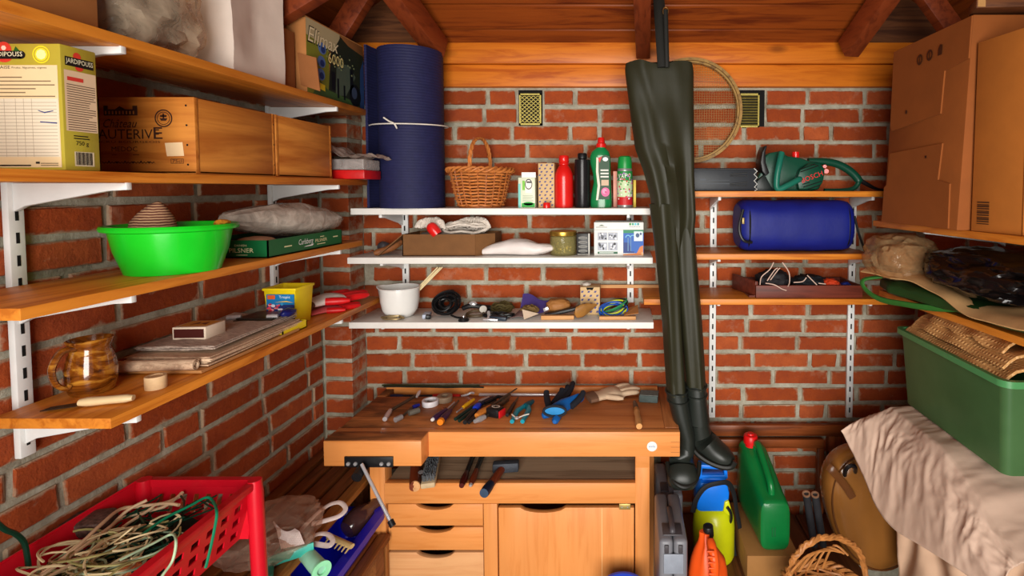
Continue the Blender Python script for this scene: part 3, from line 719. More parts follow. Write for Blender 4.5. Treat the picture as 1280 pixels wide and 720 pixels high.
# --- lowest shelf
z = ZL[3] + .0005
def glaze():
    m, nt, b = new_mat('brown_glaze'); v = coords(nt, (1, 1, 3)); n = noise_n(nt, v, 16, 4, .6, 1.5)
    nt.links.new(ramp(nt, n, [(.32, lin((58, 24, 6))), (.5, lin((128, 68, 16))), (.7, lin((192, 132, 46)))]), b.inputs['Base Color'])
    b.inputs['Roughness'].default_value = .12; b.inputs['Coat Weight'].default_value = .6; return m
GLZ = glaze()
mc = V((-1.005, .955, z))
t = thing('jug', 'brown glazed pottery jug with handle on the lowest left shelf', 'jug', mc)
prof = [(0, .002), (.044, 0), (.047, .004), (.052, .02), (.0535, .04)] + [(.0535 - .009 * k / 6 + (.001 if k % 2 else 0), .045 + k * .005) for k in range(7)] + [(.041, .082), (.045, .092), (.049, .1), (.046, .101), (.038, .088), (.036, .08), (.046, .04), (.042, .008), (0, .006)]
m = MB(); m.lathe([(r * .69, h) for r, h in prof], Matrix.Translation(mc), 36)
for v in m.bm.verts:
    d = v.co - mc
    if d.z > .085 and d.x > .02: v.co += V((.12 * (d.z - .085) * max(0, d.x) / .045, 0, .12 * (d.z - .085)))
m.build('pot', GLZ, t)
hp = smooth_path([mc + V(p) for p in ((-.002, -.026, .088), (-.008, -.043, .088), (-.012, -.056, .062), (-.010, -.053, .034), (-.004, -.041, .02), (-.002, -.036, .026))], 6)
MB().tube(hp, [.0085 - .003 * i / len(hp) for i in range(len(hp))], 10, flat=.7).build('handle', GLZ, t)
BONE = plain('bone', (226, 200, 154), .35, 0, .06)
t = thing('table_knife', 'knife with cream bone handle lying in front of the brown jug', 'knife', (-.93, .9, z))
a, b_ = pt(100, 503, z=z + .009), pt(167, 497, z=z + .009)
hp = [a + (b_ - a) * i / 8 for i in range(9)]; MB().tube(hp, [.0075, .0095, .0098, .0094, .009, .0088, .009, .0088, .006], 12, flat=.8).build('handle', BONE, t)
d = (a - b_).normalized(); q = V((-d.y, d.x, 0)) * .009
m = MB(); m.raw([a + q + V((0, 0, -.004)), a - q + V((0, 0, -.004)), a + d * .045 - q * .8 + V((0, 0, -.007)), a + d * .05 + q + V((0, 0, -.007))], [(0, 1, 2, 3)]); m.build('blade', plain('dull_blade', (70, 58, 48), .4, .8), t, solid=.0015, smooth=False)
c = pt(188, 488, z=z); c.y += .012
t = thing('cork', 'pale cork disc standing on the lowest left shelf in front of the newspapers', 'cork', c)
MB().lathe([(0, 0), (.0165, 0), (.017, .003), (.017, .022), (.0165, .0245), (.011, .0245), (.0105, .023), (0, .023)], Matrix.Translation(c), 24).build('body', plain('cork', (222, 186, 140), .7, 0, .1, 60), t)
# papers
def paper_stack(name, label, cat, quad, zz, n, th, mat, jit=.003, lift=0):
    m = MB(); rr = random.Random(len(label))
    for k in range(n):
        dx, dy = rr.uniform(-jit, jit), rr.uniform(-jit, jit)
        P = [V((p[0] + dx, p[1] + dy, 0)) for p in quad]
        z0 = zz + th * k
        m.sheet(lambda u, v, P=P, z0=z0: (P[0] * (1 - u) + P[1] * u) * (1 - v) + (P[3] * (1 - u) + P[2] * u) * v + V((0, 0, z0 + th * .8 + lift * noise.noise(V((u * 2.5, v * 2.5, k * .7 + len(label))))* .5 + lift * .5)), 8, 8)
    bmesh.ops.recalc_face_normals(m.bm, faces=m.bm.faces)
    return tag(m.build(name, mat, None, solid=-th * .8), label, cat)
def newsm(name, base, ink):
    m, nt, b = new_mat(name); v = coords(nt, (1, 8, 1)); n = noise_n(nt, v, 60, 3, .7)
    nt.links.new(ramp(nt, n, [(.42, lin(base)), (.62, lin(ink))]), b.inputs['Base Color']); b.inputs['Roughness'].default_value = .85; return m
NEWS = newsm('newsprint', (222, 190, 158), (184, 150, 122)); NEWS2 = newsm('newsprint_grey', (204, 184, 168), (140, 120, 110))
P4 = lambda *q: [pt(a, b_, z=z + .004) for a, b_ in q]
def Q(x0, y0, x1, y1, r=0):
    c = V(((x0 + x1) / 2, (y0 + y1) / 2, 0)); k = Matrix.Rotation(R(r), 3, 'Z'); return [c + k @ (V(p) - c) for p in ((x0, y0, 0), (x1, y0, 0), (x1, y1, 0), (x0, y1, 0))]
paper_stack('envelope', 'brown manila envelope at the bottom of the newspaper pile', 'envelope', Q(-1.05, 1.04, -.865, 1.36), z, 2, .003, plain('manila', (198, 140, 84), .75))
paper_stack('newspaper', 'folded pinkish newspaper in the middle of the pile on the lowest left shelf', 'newspaper', Q(-1.05, 1.06, -.872, 1.37, 1), z + .0065, 6, .003, NEWS, .007, .004)
paper_stack('newspaper', 'grey newspaper on top of the pile, under the matchbox', 'newspaper', Q(-1.058, 1.09, -.892, 1.385, 2), z + .0255, 4, .0026, NEWS2, .007, .010)
a, b_ = V((-1.045, 1.03, z + .019)), V((-.882, 1.045, z + .019))
t = thing('rolled_newspaper', 'rolled newspaper lying along the near edge of the pile behind the cork', 'newspaper', (a + b_) / 2)
m = MB(); ps = []
for k in range(40):
    th = 2 * PI * 2.4 * k / 39; r = .0055 + .0065 * k / 39; ps.append((math.cos(th) * r, math.sin(th) * r))
M = axis_m(a, b_ - a); L = (b_ - a).length
m.raw([M @ V((p[0], p[1], zz)) for zz in (0, L) for p in ps], [(i, i + 1, 40 + i + 1, 40 + i) for i in range(39)])
m.build('paper_roll', NEWS, t, solid=.0009)
# matchbox
c = V((-.975, 1.14, z + .043)); rz = Matrix.Translation(c) @ Matrix.Rotation(R(3), 4, 'Z')
t = thing('matchbox', 'large matchbox with a dark striking side on top of the newspapers', 'matchbox', c)
MB().box(-.036, .036, -.001, .06, 0, .028, rz).build('sleeve', plain('match_card', (226, 206, 184), .6, 0, .03), t, bevel=.0006)
m = MB(); M = rz @ FX((-.036, -.001, 0)); m.use(K(70, 22, 16)).rect(M, .003, .004, .068, .024, .0005)
M = rz @ face_m(V((-.036, 0, .028)), V((1, 0, 0)), V((0, 1, 0))); m.use(K(214, 150, 56)).rect(M, .004, .006, .068, .056, .0004); m.use(K(110, 28, 20)).poly(M, [(.02, .02), (.03, .045), (.036, .03), (.05, .045), (.056, .02), (.04, .03)], .0006)
m.build('printing', None, t, smooth=False)
# yellow tray with a dark case
YEL = plain('yellow_plastic', (236, 208, 20), .4, 0, .04)
t = thing('yellow_tray', 'low yellow plastic lid holding a dark case, in front of the yellow tub', 'tray', (-.94, 1.33, z))
x0, x1, y0, y1 = -1.0, -.872, 1.33, 1.475
m = MB(); rz = Matrix.Translation((-.936, 1.37, z)) @ Matrix.Rotation(R(0), 4, 'Z')
m.box(-.064, .064, -.07, .03, 0, .003, rz).box(-.064, .064, -.07, -.067, 0, .022, rz).box(-.064, .064, .027, .03, 0, .022, rz).box(-.064, -.061, -.07, .03, 0, .022, rz).box(.061, .064, -.07, .03, 0, .022, rz)
m.build('tray', YEL, t)
t = thing('dark_case', 'flat dark metal case with silver ends lying in the yellow lid', 'case', (-.95, 1.38, z + .004))
MB().box(-1.005, -.902, 1.305, 1.393, z + .0225, z + .043).build('body', plain('bronze_case', (70, 56, 34), .4, .5), t, bevel=.003)
MB().box(-1.0, -.907, 1.31, 1.388, z + .0435, z + .047).build('lid', plain('dark_lid', (36, 30, 26), .35), t, bevel=.001)
for q in (((-1.03, 1.32, z + .047), (-1.0, 1.33, z + .047), .006), ((-.925, 1.32, z + .05), (-.9, 1.325, z + .05), .005)): MB().cyl(*q).build('silver_end', CHROME, t)
m = MB()
for k in (-.975, -.965, -.948, -.935): m.rect(FX((k, 1.305, z + .028)), 0, 0, .0025, .01, .0006)
m.build('pale_marks', K(150, 130, 90), t, smooth=False)
m = MB(); m.blob((-.89, 1.35, z + .054), .03, .05, .022, .2, 3, 3, 3); tag(m.build('blue_clip', plain('navy_plastic', (14, 22, 92), .4), None), 'small navy blue clip at the right end of the dark case', 'clip')
# yellow tub with an aquarium label
t = thing('yellow_tub', 'square yellow plastic tub with a colourful coral fish label', 'tub', (-.95, 1.446, z))
def sq(x0, x1, y0, y1, zz): return [V((x0, y0, zz)), V((x1, y0, zz)), V((x1, y1, zz)), V((x0, y1, zz))]
o = lambda e, zz: sq(-.992 + .006 - e, -.905 - .006 + e, 1.405 + .006 - e, 1.487 - .006 + e, zz)
m = MB(); m.loft([o(0, z), o(.006, z + .1), o(.009, z + .1), o(.009, z + .107), o(.004, z + .107), o(-.003, z + .006)]); m.build('tub_body', YEL, t, bevel=.0012)
M = Matrix.Translation((-.983, 1.4025, z + .018)) @ FX((0,0,0)) @ Matrix.Scale(1.1, 4); m = MB()
m.use(K(20, 120, 180)).rect(M, 0, 0, .07, .066, .001); m.use(K(226, 96, 40)).rect(M, .003, .054, .022, .064, .0013)
m.use(K(230, 240, 250)).text('Tropic', M, .032, .054, .06, .063, .0014)
m.use(K(40, 50, 110)).rect(M, .0, .0, .07, .04, .0012); m.use(K(240, 190, 40)).poly(M, [(.02, .046), (.05, .05), (.068, .045), (.05, .047)], .0015)
rr = random.Random(4)
for i in range(46):
    m.use(K(*rr.choice([(230, 70, 90), (240, 150, 150), (60, 150, 200), (230, 220, 230), (200, 30, 60), (30, 60, 140), (60, 140, 90)])))
    m.disc(M, rr.uniform(.004, .066), rr.uniform(.003, .042), rr.uniform(.002, .006), rr.uniform(.002, .004), .0014 + i * .00001, 8)
m.build('label_print', None, t, smooth=False)
# gardening gloves in red and white
def glove(name, label, wrist, tip, w, zz, palm_mat, fing_mat, side=1, spread=.16, cuffmat=None, thick=.014, curl=0., grp=None):
    wr_, tp = V(wrist), V(tip); d = (tp - wr_); L = d.length; d.normalize(); s_ = V((-d.y, d.x, 0)).normalized() * side
    t = thing(name, label, 'glove', wr_)
    m = MB(); rings = []
    for f, ww, hh in ((0, .5, .6), (.1, .47, .7), (.22, .42, .7), (.34, .46, .9), (.46, .52, 1), (.56, .52, .9), (.62, .48, .6)):
        rings.append(ell(wr_ + d * L * f + V((0, 0, thick * hh * .55)), w * ww, thick * hh * .5, 16, .8, s_, V((0, 0, 1))))
    m.loft(rings); m.build('palm', palm_mat, t)
    if cuffmat: 
        m = MB(); m.loft([ell(wr_ - d * .003 + V((0, 0, thick * .35)), w * .52, thick * .34, 16, .8, s_, V((0, 0, 1))), ell(wr_ + d * L * .13 + V((0, 0, thick * .4)), w * .49, thick * .4, 16, .8, s_, V((0, 0, 1)))]); m.build('cuff', cuffmat, t)
    for i, (fl, off_) in enumerate(((.34, -.38), (.40, -.13), (.38, .13), (.30, .36))):
        b0 = wr_ + d * L * .56 + s_ * w * off_; dd = (d + s_ * spread * off_ * 2).normalized()
        ps = [b0 + dd * L * fl * q + V((0, 0, thick * (.5 + curl * q * (1 - q) * 2 + (.12 * (i % 2))))) for q in (0, .3, .6, .85, 1)]
        MB().tube(ps, [w * .13, w * .14, w * .135, w * .12, w * .06], 10, flat=.9).build('finger', fing_mat, t)
    b0 = wr_ + d * L * .3 - s_ * w * .36; dd = (d - s_ * .8).normalized()
    MB().tube([b0 + dd * L * .3 * q + V((0, 0, thick * .5)) for q in (0, .35, .7, 1)], [w * .14, w * .145, w * .13, w * .07], 10, flat=.9).build('thumb', fing_mat, t)
    return t
WG, RG = plain('white_cotton', (226, 216, 208), .85), plain('red_rubber', (206, 20, 24), .4)
glove('work_glove', 'white glove with red rubber fingers lying beside the yellow tub', (-.985, 1.535, z + .016), (-.872, 1.73, z + .016), .095, 0, WG, RG, 1, .2, plain('brown_cuff', (96, 60, 40), .8), .03)
glove('work_glove', 'pink-cuffed red glove underneath the white and red glove', (-.955, 1.53, z), (-.865, 1.67, z), .07, 0, plain('pink_rubber', (220, 96, 100), .5), RG, 1, .15, None, .014)
# ================================================================= WHITE SHELVES
z = ZW[0] + .0005
# rolled camping mat
NAVY = plain('navy_foam', (27, 29, 70), .7, 0, .12, 50, .4)
c = V((px_x(513, 160, 1.775), 1.775, z)); rad = .119; H = px_z(513, 66, 1.78) - z
t = thing('camping_mat', 'rolled navy blue foam mat tied with white string on the top white shelf', 'mat', c)
m = MB(); ps = []; n = 170
for k in range(n):
    f = k / (n - 1); th = -2 * PI * 5.2 * (1 - f) + PI * .98; r = .018 + (rad - .018) * f
    ps.append(c + V((math.cos(th) * r, math.sin(th) * r, 0)))
ps.append(c + V((-rad - .006, -.02, 0))); ps.append(c + V((-rad - .008, -.055, 0))); n += 2
NZ = 46; vs = []
for j in range(NZ + 1):
    for i, p in enumerate(ps):
        q = p - c; rl = V((q.x, q.y, 0)).normalized()
        vs.append(V((p.x, p.y, z + H * j / NZ)) + rl * .0018 * math.sin(j * PI) + V((0, 0, (.012 if i > n - 4 and j == NZ else 0))))
m.raw(vs, [(j * n + i, j * n + i + 1, (j + 1) * n + i + 1, (j + 1) * n + i) for j in range(NZ) for i in range(n - 1)])
o = m.build('foam_roll', NAVY, t, solid=.008)
nt = NAVY.node_tree; bs = nt.nodes['Principled BSDF']
wv = nd(nt, 'ShaderNodeTexWave', bands_direction='Z'); wv.inputs['Scale'].default_value = 34; wv.inputs['Distortion'].default_value = 1.2; wv.inputs['Detail Scale'].default_value = 6
nt.links.new(coords(nt), wv.inputs['Vector']); bumpn(nt, bs, wv.outputs['Fac'], .45, .002)
STR_ = plain('white_string', (226, 218, 206), .7)
sz = px_z(513, 152, 1.65)
MB().tube([c + V((math.cos(2 * PI * i / 40) * (rad + .005 + (.012 if 15 < i < 23 else 0)), math.sin(2 * PI * i / 40) * (rad + .005), sz - z + .006 * math.sin(2 * PI * i / 40))) for i in range(40)], .0022, 6, closed=True).build('string', STR_, t)
k = V((px_x(487, 150, 1.66), 1.657, sz + .002))
MB().tube(smooth_path([k + V((-.018, 0, .012)), k, k + V((.018, -.006, -.008)), k + V((.028, -.008, -.024))], 4), .0026, 6).build('string_end', STR_, t)
# wicker basket
WIC = plain('wicker', (196, 118, 56), .55, 0, .25, 60, .3); WIC2 = plain('wicker_dark', (160, 88, 38), .55, 0, .25, 60, .3)
def basket(name, label, c, rb, rt, h, nst=22, nr=13, r=.0032, hand=None, sx=1., sy=1., mat=WIC):
    t = thing(name, label, 'basket', c); c = V(c)
    P = lambda a, f, d=0: c + V((math.cos(a) * (rb + (rt - rb) * f ** .8 + d) * sx, math.sin(a) * (rb + (rt - rb) * f ** .8 + d) * sy, .004 + h * f))
    m = MB()
    for i in range(nst):
        a = 2 * PI * i / nst; m.tube([P(a, k / 5) for k in range(6)], r * .8, 5)
    m.build('stakes', WIC2, t)['kind'] = 'stuff'
    m = MB(); N = nst * 3
    for k in range(nr):
        f = (k + .5) / nr
        m.tube([P(2 * PI * j / N, f, r * 1.1 * math.cos(PI * j / 3 + PI * k) ) + V((0, 0, r * .3 * math.sin(j))) for j in range(N)], r, 5, closed=True)
    m.build('weave', mat, t)['kind'] = 'stuff'
    m = MB(); NB = 96
    for s in range(3):
        m.tube([P(2 * PI * j / NB, 1, .004 + r * 2.2 * math.cos(j * .6 + s * 2.1)) + V((0, 0, r * 2.2 * math.sin(j * .6 + s * 2.1))) for j in range(NB)], r * 1.15, 5, closed=True)
    m.build('braided_rim', mat, t)['kind'] = 'stuff'
    MB().lathe([(0, 0), (rb, 0), (rb, .005), (0, .006)], Matrix.Translation(c) @ Matrix.Diagonal((sx, sy, 1, 1)), 28).build('base', WIC2, t)
    if hand:
        hh, ax = hand; hp = []
        for j in range(33):
            th = PI * j / 32; d = V((math.cos(ax), math.sin(ax), 0)) * math.cos(th) * rt
            hp.append(c + V((d.x * sx, d.y * sy, h + hh * math.sin(th) ** .75)))
        m = MB()
        for s in range(3):
            q = []
            for j, p in enumerate(hp): q.append(p + V((math.cos(j * .9 + s * 2.1), math.sin(j * .9 + s * 2.1), .4 * math.sin(j * .9 + s * 2.1))) * r * 1.1)
            m.tube(q, r * 1.1, 6)
        m.build('handle', mat, t)
    return t
bc = (px_x(601, 230, 1.79), 1.79, z)
basket('wicker_basket', 'small round wicker basket with a hoop handle on the top white shelf', bc, .074, .104, .125, 22, 12, .0034, (.115, R(84)), 1, .9)
# carton, patterned box, bottles: each placed from its foot on the shelf
def fx(px_, Y): return px_x(px_, 260, Y)
def s_of(Y): return Y / 640
Y = 1.745
def carton(name, label, cat, xa, xb, ya, Y, dep, mat, z, tilt=0):
    x0, x1 = px_x(xa, 260, Y), px_x(xb, 260, Y); h = px_z(xa, ya, Y) - z
    t = thing(name, label, cat, ((x0 + x1) / 2, Y + dep / 2, z)); MB().box(x0, x1, Y, Y + dep, z, z + h).build('body', mat, t, bevel=.0012)
    return t, FX((x0, Y, z)), x1 - x0, h
t, M, w, h = carton('medicine_carton', 'small white and green carton with a euro hang tab, left of the patterned box', 'carton', 648, 669, 222, 1.74, .05, plain('carton_pale', (216, 222, 196), .45, 0, .03), z)
m = MB(); m.use(K(40, 170, 60)).rect(M, w * .2, .002, w * .98, .016, .0004).disc(M, w * .6, .014, w * .3, .006, .0004)
m.use(K(120, 190, 60)).rect(M, w * .25, .06, w * .4, h * .9, .0004); m.use(K(120, 200, 190)).rect(M, 0, 0, w * .14, h * .8, .0004)
m.use(K(238, 230, 222)).rect(M, w * .42, .05, w * .82, .094, .0005); m.use(K(60, 60, 56)).ring(M, w * .62, .08, w * .22, .018, .8, .0006).rect(M, w * .5, .084, w * .78, .09, .0007)
m.use(K(150, 160, 140)); lines(m, M, w * .26, w * .9, .02, .045, 5, .3, 3)
m.build('print', None, t, smooth=False)
x0 = px_x(652, 260, 1.74)
MB().box(x0, x0 + .048, 1.745, 1.746, z + h, z + h + .018).build('hang_tab', K(236, 236, 232), t)
def dotted(name, base, dot):
    m, nt, b = new_mat(name); b.inputs['Roughness'].default_value = .6
    b.inputs['Base Color'].default_value = (*lin(base), 1); return m
def patterned(t, M, w, h, side=None):
    m = MB(); m.use(K(70, 66, 120)); n = max(3, int(w / .018)); d = w / n; k = 0; v = d * .35
    while v < h - d * .3:
        for i in range(n):
            u = d * (i + (.3 if k % 2 else .62)); m.poly(M, [(u - d * .2, v), (u + d * .1, v), (u + d * .24, v + d * .3), (u - d * .12, v + d * .3)], .0005)
        k += 1; v += d * .62
    m.build('print', None, t, smooth=False)['kind'] = 'stuff'
BEIGE = plain('beige_card', (206, 172, 124), .6, 0, .04)
t, M, w, h = carton('patterned_carton', 'tall beige carton printed with rows of small purple marks', 'carton', 673, 693, 204, 1.75, .06, BEIGE, z)
patterned(t, M, w, h)
REDP = plain('red_gloss', (214, 26, 22), .3, 0, .04, coat=.3)
x = px_x(683, 255, 1.715); tag(MB().lathe([(0, 0), (.0125, 0), (.0125, .016), (.011, .0185), (0, .0185)], Matrix.Translation((x, 1.722, z)), 20).build('bottle_cap', REDP, None), 'loose small red cap in front of the tall patterned carton', 'cap')
def lathe_thing(name, label, cat, pxc, Y, z, parts, sx=1, sy=1):
    """parts: (name, material, [(half width in px, y px)...]) read off the photograph at distance Y"""
    s = s_of(Y); c = V((px_x(pxc, 230, Y), Y, z)); t = thing(name, label, cat, c)
    for nm, mt, prof in parts:
        MB().lathe([(r * s, max(0, px_z(pxc, y, Y) - z)) for r, y in prof], Matrix.Translation(c) @ Matrix.Diagonal((sx, sy, 1, 1)), 28).build(nm, mt, t)
    return t, c, s
lathe_thing('red_bottle', 'red aluminium bottle with red cap, between patterned carton and black bottle', 'bottle', 705, 1.765, z,
    [('body', REDP, [(0, 262), (11, 262), (11.5, 258), (11.5, 222), (11, 217), (9, 212), (6.5, 208), (5, 206), (0, 206)]), ('cap', REDP, [(0, 206), (6.3, 206), (6.3, 204), (5.6, 203), (6.3, 202), (6.3, 196), (5.5, 194.5), (0, 194.5)])])
lathe_thing('black_bottle', 'black bottle with square black cap and grey sheen beside the green bottle', 'bottle', 728, 1.765, z,
    [('body', plain('black_gloss', (34, 32, 34), .25, .3, .05), [(0, 262), (9, 262), (9.6, 258), (9.8, 205), (9.5, 200), (7, 198.5), (0, 198.5)]), ('cap', BLACK, [(0, 198.5), (5.8, 198.5), (6, 193), (5, 191.5), (0, 191.5)])])
# green feed bottle: waisted oval body
c = V((px_x(751, 230, 1.765), 1.765, z)); s = s_of(1.765)
t = thing('feed_bottle', 'tall green waisted bottle with red cap and a pink flower label', 'bottle', c)
GB = plain('bottle_green', (20, 122, 66), .25, 0, .04, coat=.4)
m = MB(); rings = []
for y, l, r in ((261, -12, 13), (258, -13, 14), (250, -13, 14), (240, -11.5, 13.5), (228, -9, 13), (217, -10, 12.5), (205, -13, 12.5), (196, -13.5, 12), (190, -11.5, 10.5), (186, -7, 7), (184.5, -4.5, 5.5)):
    zz = max(z, px_z(751, y, 1.765)); rings.append(ell(V((c.x + (l + r) / 2 * s, c.y, zz)), (r - l) / 2 * s, .021 if y > 188 else .014, 24, .85))
m.loft(rings); m.build('body', GB, t)
MB().lathe([(6.4 * s, px_z(751, 184.5, 1.765) - z), (6.2 * s, px_z(751, 180, 1.765) - z), (4.6 * s, px_z(751, 178.5, 1.765) - z), (4.2 * s, px_z(751, 173, 1.765) - z), (3.6 * s, px_z(751, 172, 1.765) - z), (0, px_z(751, 172, 1.765) - z)], Matrix.Translation(c + V((.5 * s, 0, 0))), 20).build('cap', REDP, t)
M = FX((c.x, 1.7425, z)); m = MB(); U = lambda q: (q - 751) * s; Vv = lambda q: px_z(751, q, 1.765) - z
m.use(K(34, 70, 44)).poly(M, [(U(747), Vv(249)), (U(762), Vv(249)), (U(762), Vv(196)), (U(757), Vv(194)), (U(748), Vv(198)), (U(748), Vv(215)), (U(750), Vv(232))], .0004)
m.use(K(224, 214, 196)).poly(M, [(U(745.5), Vv(250)), (U(748), Vv(250)), (U(750.5), Vv(232)), (U(748.5), Vv(215)), (U(748.5), Vv(198)), (U(746), Vv(197)), (U(745.5), Vv(215)), (U(747.5), Vv(232))], .0005)
m.use(K(222, 96, 148)).disc(M, U(757), Vv(240), .0145, .0155, .0006); m.use(K(240, 150, 184)).disc(M, U(756), Vv(239), .008, .009, .0007, 7); m.use(K(196, 60, 120)).disc(M, U(757.5), Vv(240), .004, .004, .0008, 6)
m.use(K(210, 40, 40)).poly(M, [(U(748), Vv(198)), (U(753), Vv(196)), (U(750), Vv(204))], .0006); m.use(K(230, 236, 236)).disc(M, U(757), Vv(199.5), .009, .007, .0006)
m.use(K(200, 170, 140)).rect(M, U(752), Vv(232), U(761), Vv(225), .0006); m.use(K(226, 222, 214)); lines(m, M, U(751), U(761), Vv(222), Vv(210), 3, .45, 8)
m.build('label_print', None, t, smooth=False)
# spray can between two thin packs
t, M, w, h = carton('thin_pack', 'thin pink pack standing left of the spray can', 'pack', 766.5, 771.5, 214, 1.80, .05, plain('pink_card', (232, 160, 140), .5), z)
t, c, s = lathe_thing('spray_can', 'spray can with green cap and flowery label marked VAPO', 'spray can', 781, 1.755, z,
    [('body', plain('can_tin', (190, 190, 190), .3, .7), [(0, 262), (9.6, 262), (9.9, 259), (9.5, 258), (9.5, 214), (9, 211), (8.4, 210)]), ('cap', plain('cap_green', (24, 140, 62), .35), [(8.6, 213), (8.9, 212), (8.8, 203), (7.8, 196.5), (6, 195), (0, 195)])])
m = MB(); rr = random.Random(5); ra = 9.6 * s
def wrap(a, zz, du, dv, n=8, lift=0.):
    ps = []
    for i in range(n):
        th = 2 * PI * i / n; aa = a + du / ra * math.cos(th); ps.append(c + V((math.sin(aa) * (ra + .0004 + lift), -math.cos(aa) * (ra + .0004 + lift), zz - z + dv * math.sin(th))))
    m.raw(ps, [tuple(range(n))])
def band(z0, z1, mt, a0=-1.4, a1=1.4):
    m.use(mt); N = 14
    m.raw([c + V((math.sin(a0 + (a1 - a0) * i / N) * (ra + .0002), -math.cos(a0 + (a1 - a0) * i / N) * (ra + .0002), q - z)) for i in range(N + 1) for q in (z0, z1)], [(2 * i, 2 * i + 2, 2 * i + 3, 2 * i + 1) for i in range(N)])
Zp = lambda q: px_z(781, q, 1.755)
band(Zp(256), Zp(246), K(190, 30, 34)); band(Zp(246), Zp(226), K(196, 214, 170)); band(Zp(226), Zp(214), K(36, 130, 60))
for i in range(60):
    m.use(K(*rr.choice([(200, 40, 44), (170, 90, 190), (60, 150, 70), (236, 230, 220), (230, 120, 160), (200, 40, 44)]))); wrap(rr.uniform(-1.3, 1.3), rr.uniform(Zp(250), Zp(217)), .003, .003, 7, .0001 + i * .000008)
for i, ch in enumerate('VAPO'):
    a = (-.72 + .44 * i); p = c + V((math.sin(a) * (ra + .0012), -math.cos(a) * (ra + .0012), Zp(223 - i * .3) - z)); m.use(K(240, 238, 232)).text(ch, face_m(p, V((math.cos(a), math.sin(a), 0)), V((0, 0, 1))), -.0045, 0, .0045, .0145, .0004)
m.build('label_print', None, t, smooth=False)
carton('thin_pack', 'thin yellow pack standing right of the spray can', 'pack', 791.5, 795, 225, 1.79, .04, plain('yellow_card', (220, 190, 70), .5), z)

# --- middle white shelf
z = ZW[1] + .0005
t = thing('rope_box', 'open brown cardboard box full of white rope on the middle white shelf', 'box', (px_x(560, 320, 1.76), 1.79, z))
x0, x1 = px_x(503, 320, 1.735), px_x(614, 320, 1.735); h = px_z(560, 293, 1.735) - z; yb = 1.885; yf = 1.735
bm_ = plain('box_brown', (116, 76, 40), .8, 0, .1)
m = MB(); xr = px_x(594, 320, yf)
m.prism([(x0, yf), (xr, yf), (x1, yf + .05), (x1, yb), (x0, yb)], .002, Matrix.Translation((0, 0, z)))
P_ = [(x0, yf), (xr, yf), (x1, yf + .05), (x1, yb), (x0, yb)]
for i in range(5):
    a, b_ = P_[i], P_[(i + 1) % 5]; m.raw([V((a[0], a[1], z)), V((b_[0], b_[1], z)), V((b_[0], b_[1], z + h + (.0 if i else .0))), V((a[0], a[1], z + h))], [(0, 1, 2, 3)])
m.build('box_body', bm_, t, solid=.003, smooth=False)
m = MB(); m.raw([V((x0, yf, z + h)), V((x0, yf + .1, z + h)), V((x0 - .075, yf + .08, z + .012)), V((x0 - .08, yf - .012, z + .004))], [(0, 1, 2, 3)]); m.build('flap', bm_, t, solid=.003, smooth=False)
ROPE = plain('white_rope', (214, 202, 190), .85, 0, .15, 80, .5)
def coil(m, c, rx, ry, rz, n, r, seed, turns=1.0, k=26):
    rr = random.Random(seed)
    for i in range(n):
        d = V((rr.uniform(-1, 1), rr.uniform(-1, 1), 0)); a0 = rr.uniform(0, 6.3); tilt = rr.uniform(-.9, .9); s = rr.uniform(.55, 1)
        ps = []
        for j in range(k):
            th = a0 + 2 * PI * turns * j / (k - 1)
            p = V((math.cos(th) * rx * s, math.sin(th) * ry * s * math.cos(tilt), math.sin(th) * rz * s * 1.2 * math.sin(tilt) + rz * .5 * (1 - s)))
            ps.append(V(c) + p + d * V((rx, ry, 0)).length * .12 + V((0, 0, .004 * math.sin(j * 1.3 + i))))
        m.tube(ps, r, 5)
m = MB(); m.blob(((x0 + x1) / 2 - .0, 1.815, z + h - .012), (x1 - x0) * .84, .11, .045, .12, 3, 4, 3); tag(m.build('rope_shade_core', plain('rope_shadow', (120, 108, 98), .9), None), 'grey-brown core coloured as the shade between the white rope strands in the brown cardboard box', 'rope', None, 'stuff'); m = MB()  # core darker than the rope: shade between the strands put into its colour
rr = random.Random(3)
for side in (0, 1):
    cx = x0 + (x1 - x0) * (.28 if side == 0 else .7); ex = (x1 - x0) * (.22 if side == 0 else .26)
    for i in range(17):
        f = i / 16; a = -1.25 + 2.5 * f; ps = []
        for j in range(9):
            g = j / 8; ps.append(V((cx + math.sin(a) * ex * (.25 + .75 * g) * (1 - .2 * g * g) + (.012 if side else -.0), 1.765 + .05 * math.cos(a) * (1 - g) + rr.uniform(-.003, .003) + .03 * side, z + h + .004 + .048 * math.sin(PI * (.12 + .62 * (1 - g))) * (.75 + .25 * math.cos(a)) + rr.uniform(-.002, .002))))
        m.tube(ps, .0046, 6)
coil(m, ((x0 + x1) / 2 + .04, 1.81, z + h + .016), .085, .04, .03, 9, .0042, 5)
tag(m.build('rope_bundle', ROPE, None), 'bundle of white rope heaped in the brown cardboard box', 'rope', None, 'stuff')
c = V((px_x(545, 292, 1.75), 1.745, z + h + .008)); m = MB(); m.lathe([(0, 0), (.017, 0), (.019, .012), (.019, .03), (.016, .04), (.009, .046), (0, .047)], Matrix.Translation(c) @ Matrix.Rotation(R(-38), 4, 'Y') @ Matrix.Translation((0, 0, -.012)), 20)
tag(m.build('red_float', REDP, None), 'glossy red float poking out of the white rope', 'float')
c = V((px_x(478, 322, 1.78), 1.8, z)); m = MB()
m.tube(smooth_path([V((px_x(470, 320, 1.75), 1.735, z + .009)), V((px_x(486, 315, 1.76), 1.76, z + .022)), V((px_x(500, 300, 1.78), 1.79, z + .045))], 5), [.007, .01, .012, .012, .012, .013, .014, .014, .013, .012, .011], 10)
o = m.build('wooden_tool', wood('worn_handle', (140, 84, 44), (90, 48, 22), 'X', 1, .6, 0), None); tag(o, 'worn brown wooden tool leaning on the left of the rope box', 'tool')
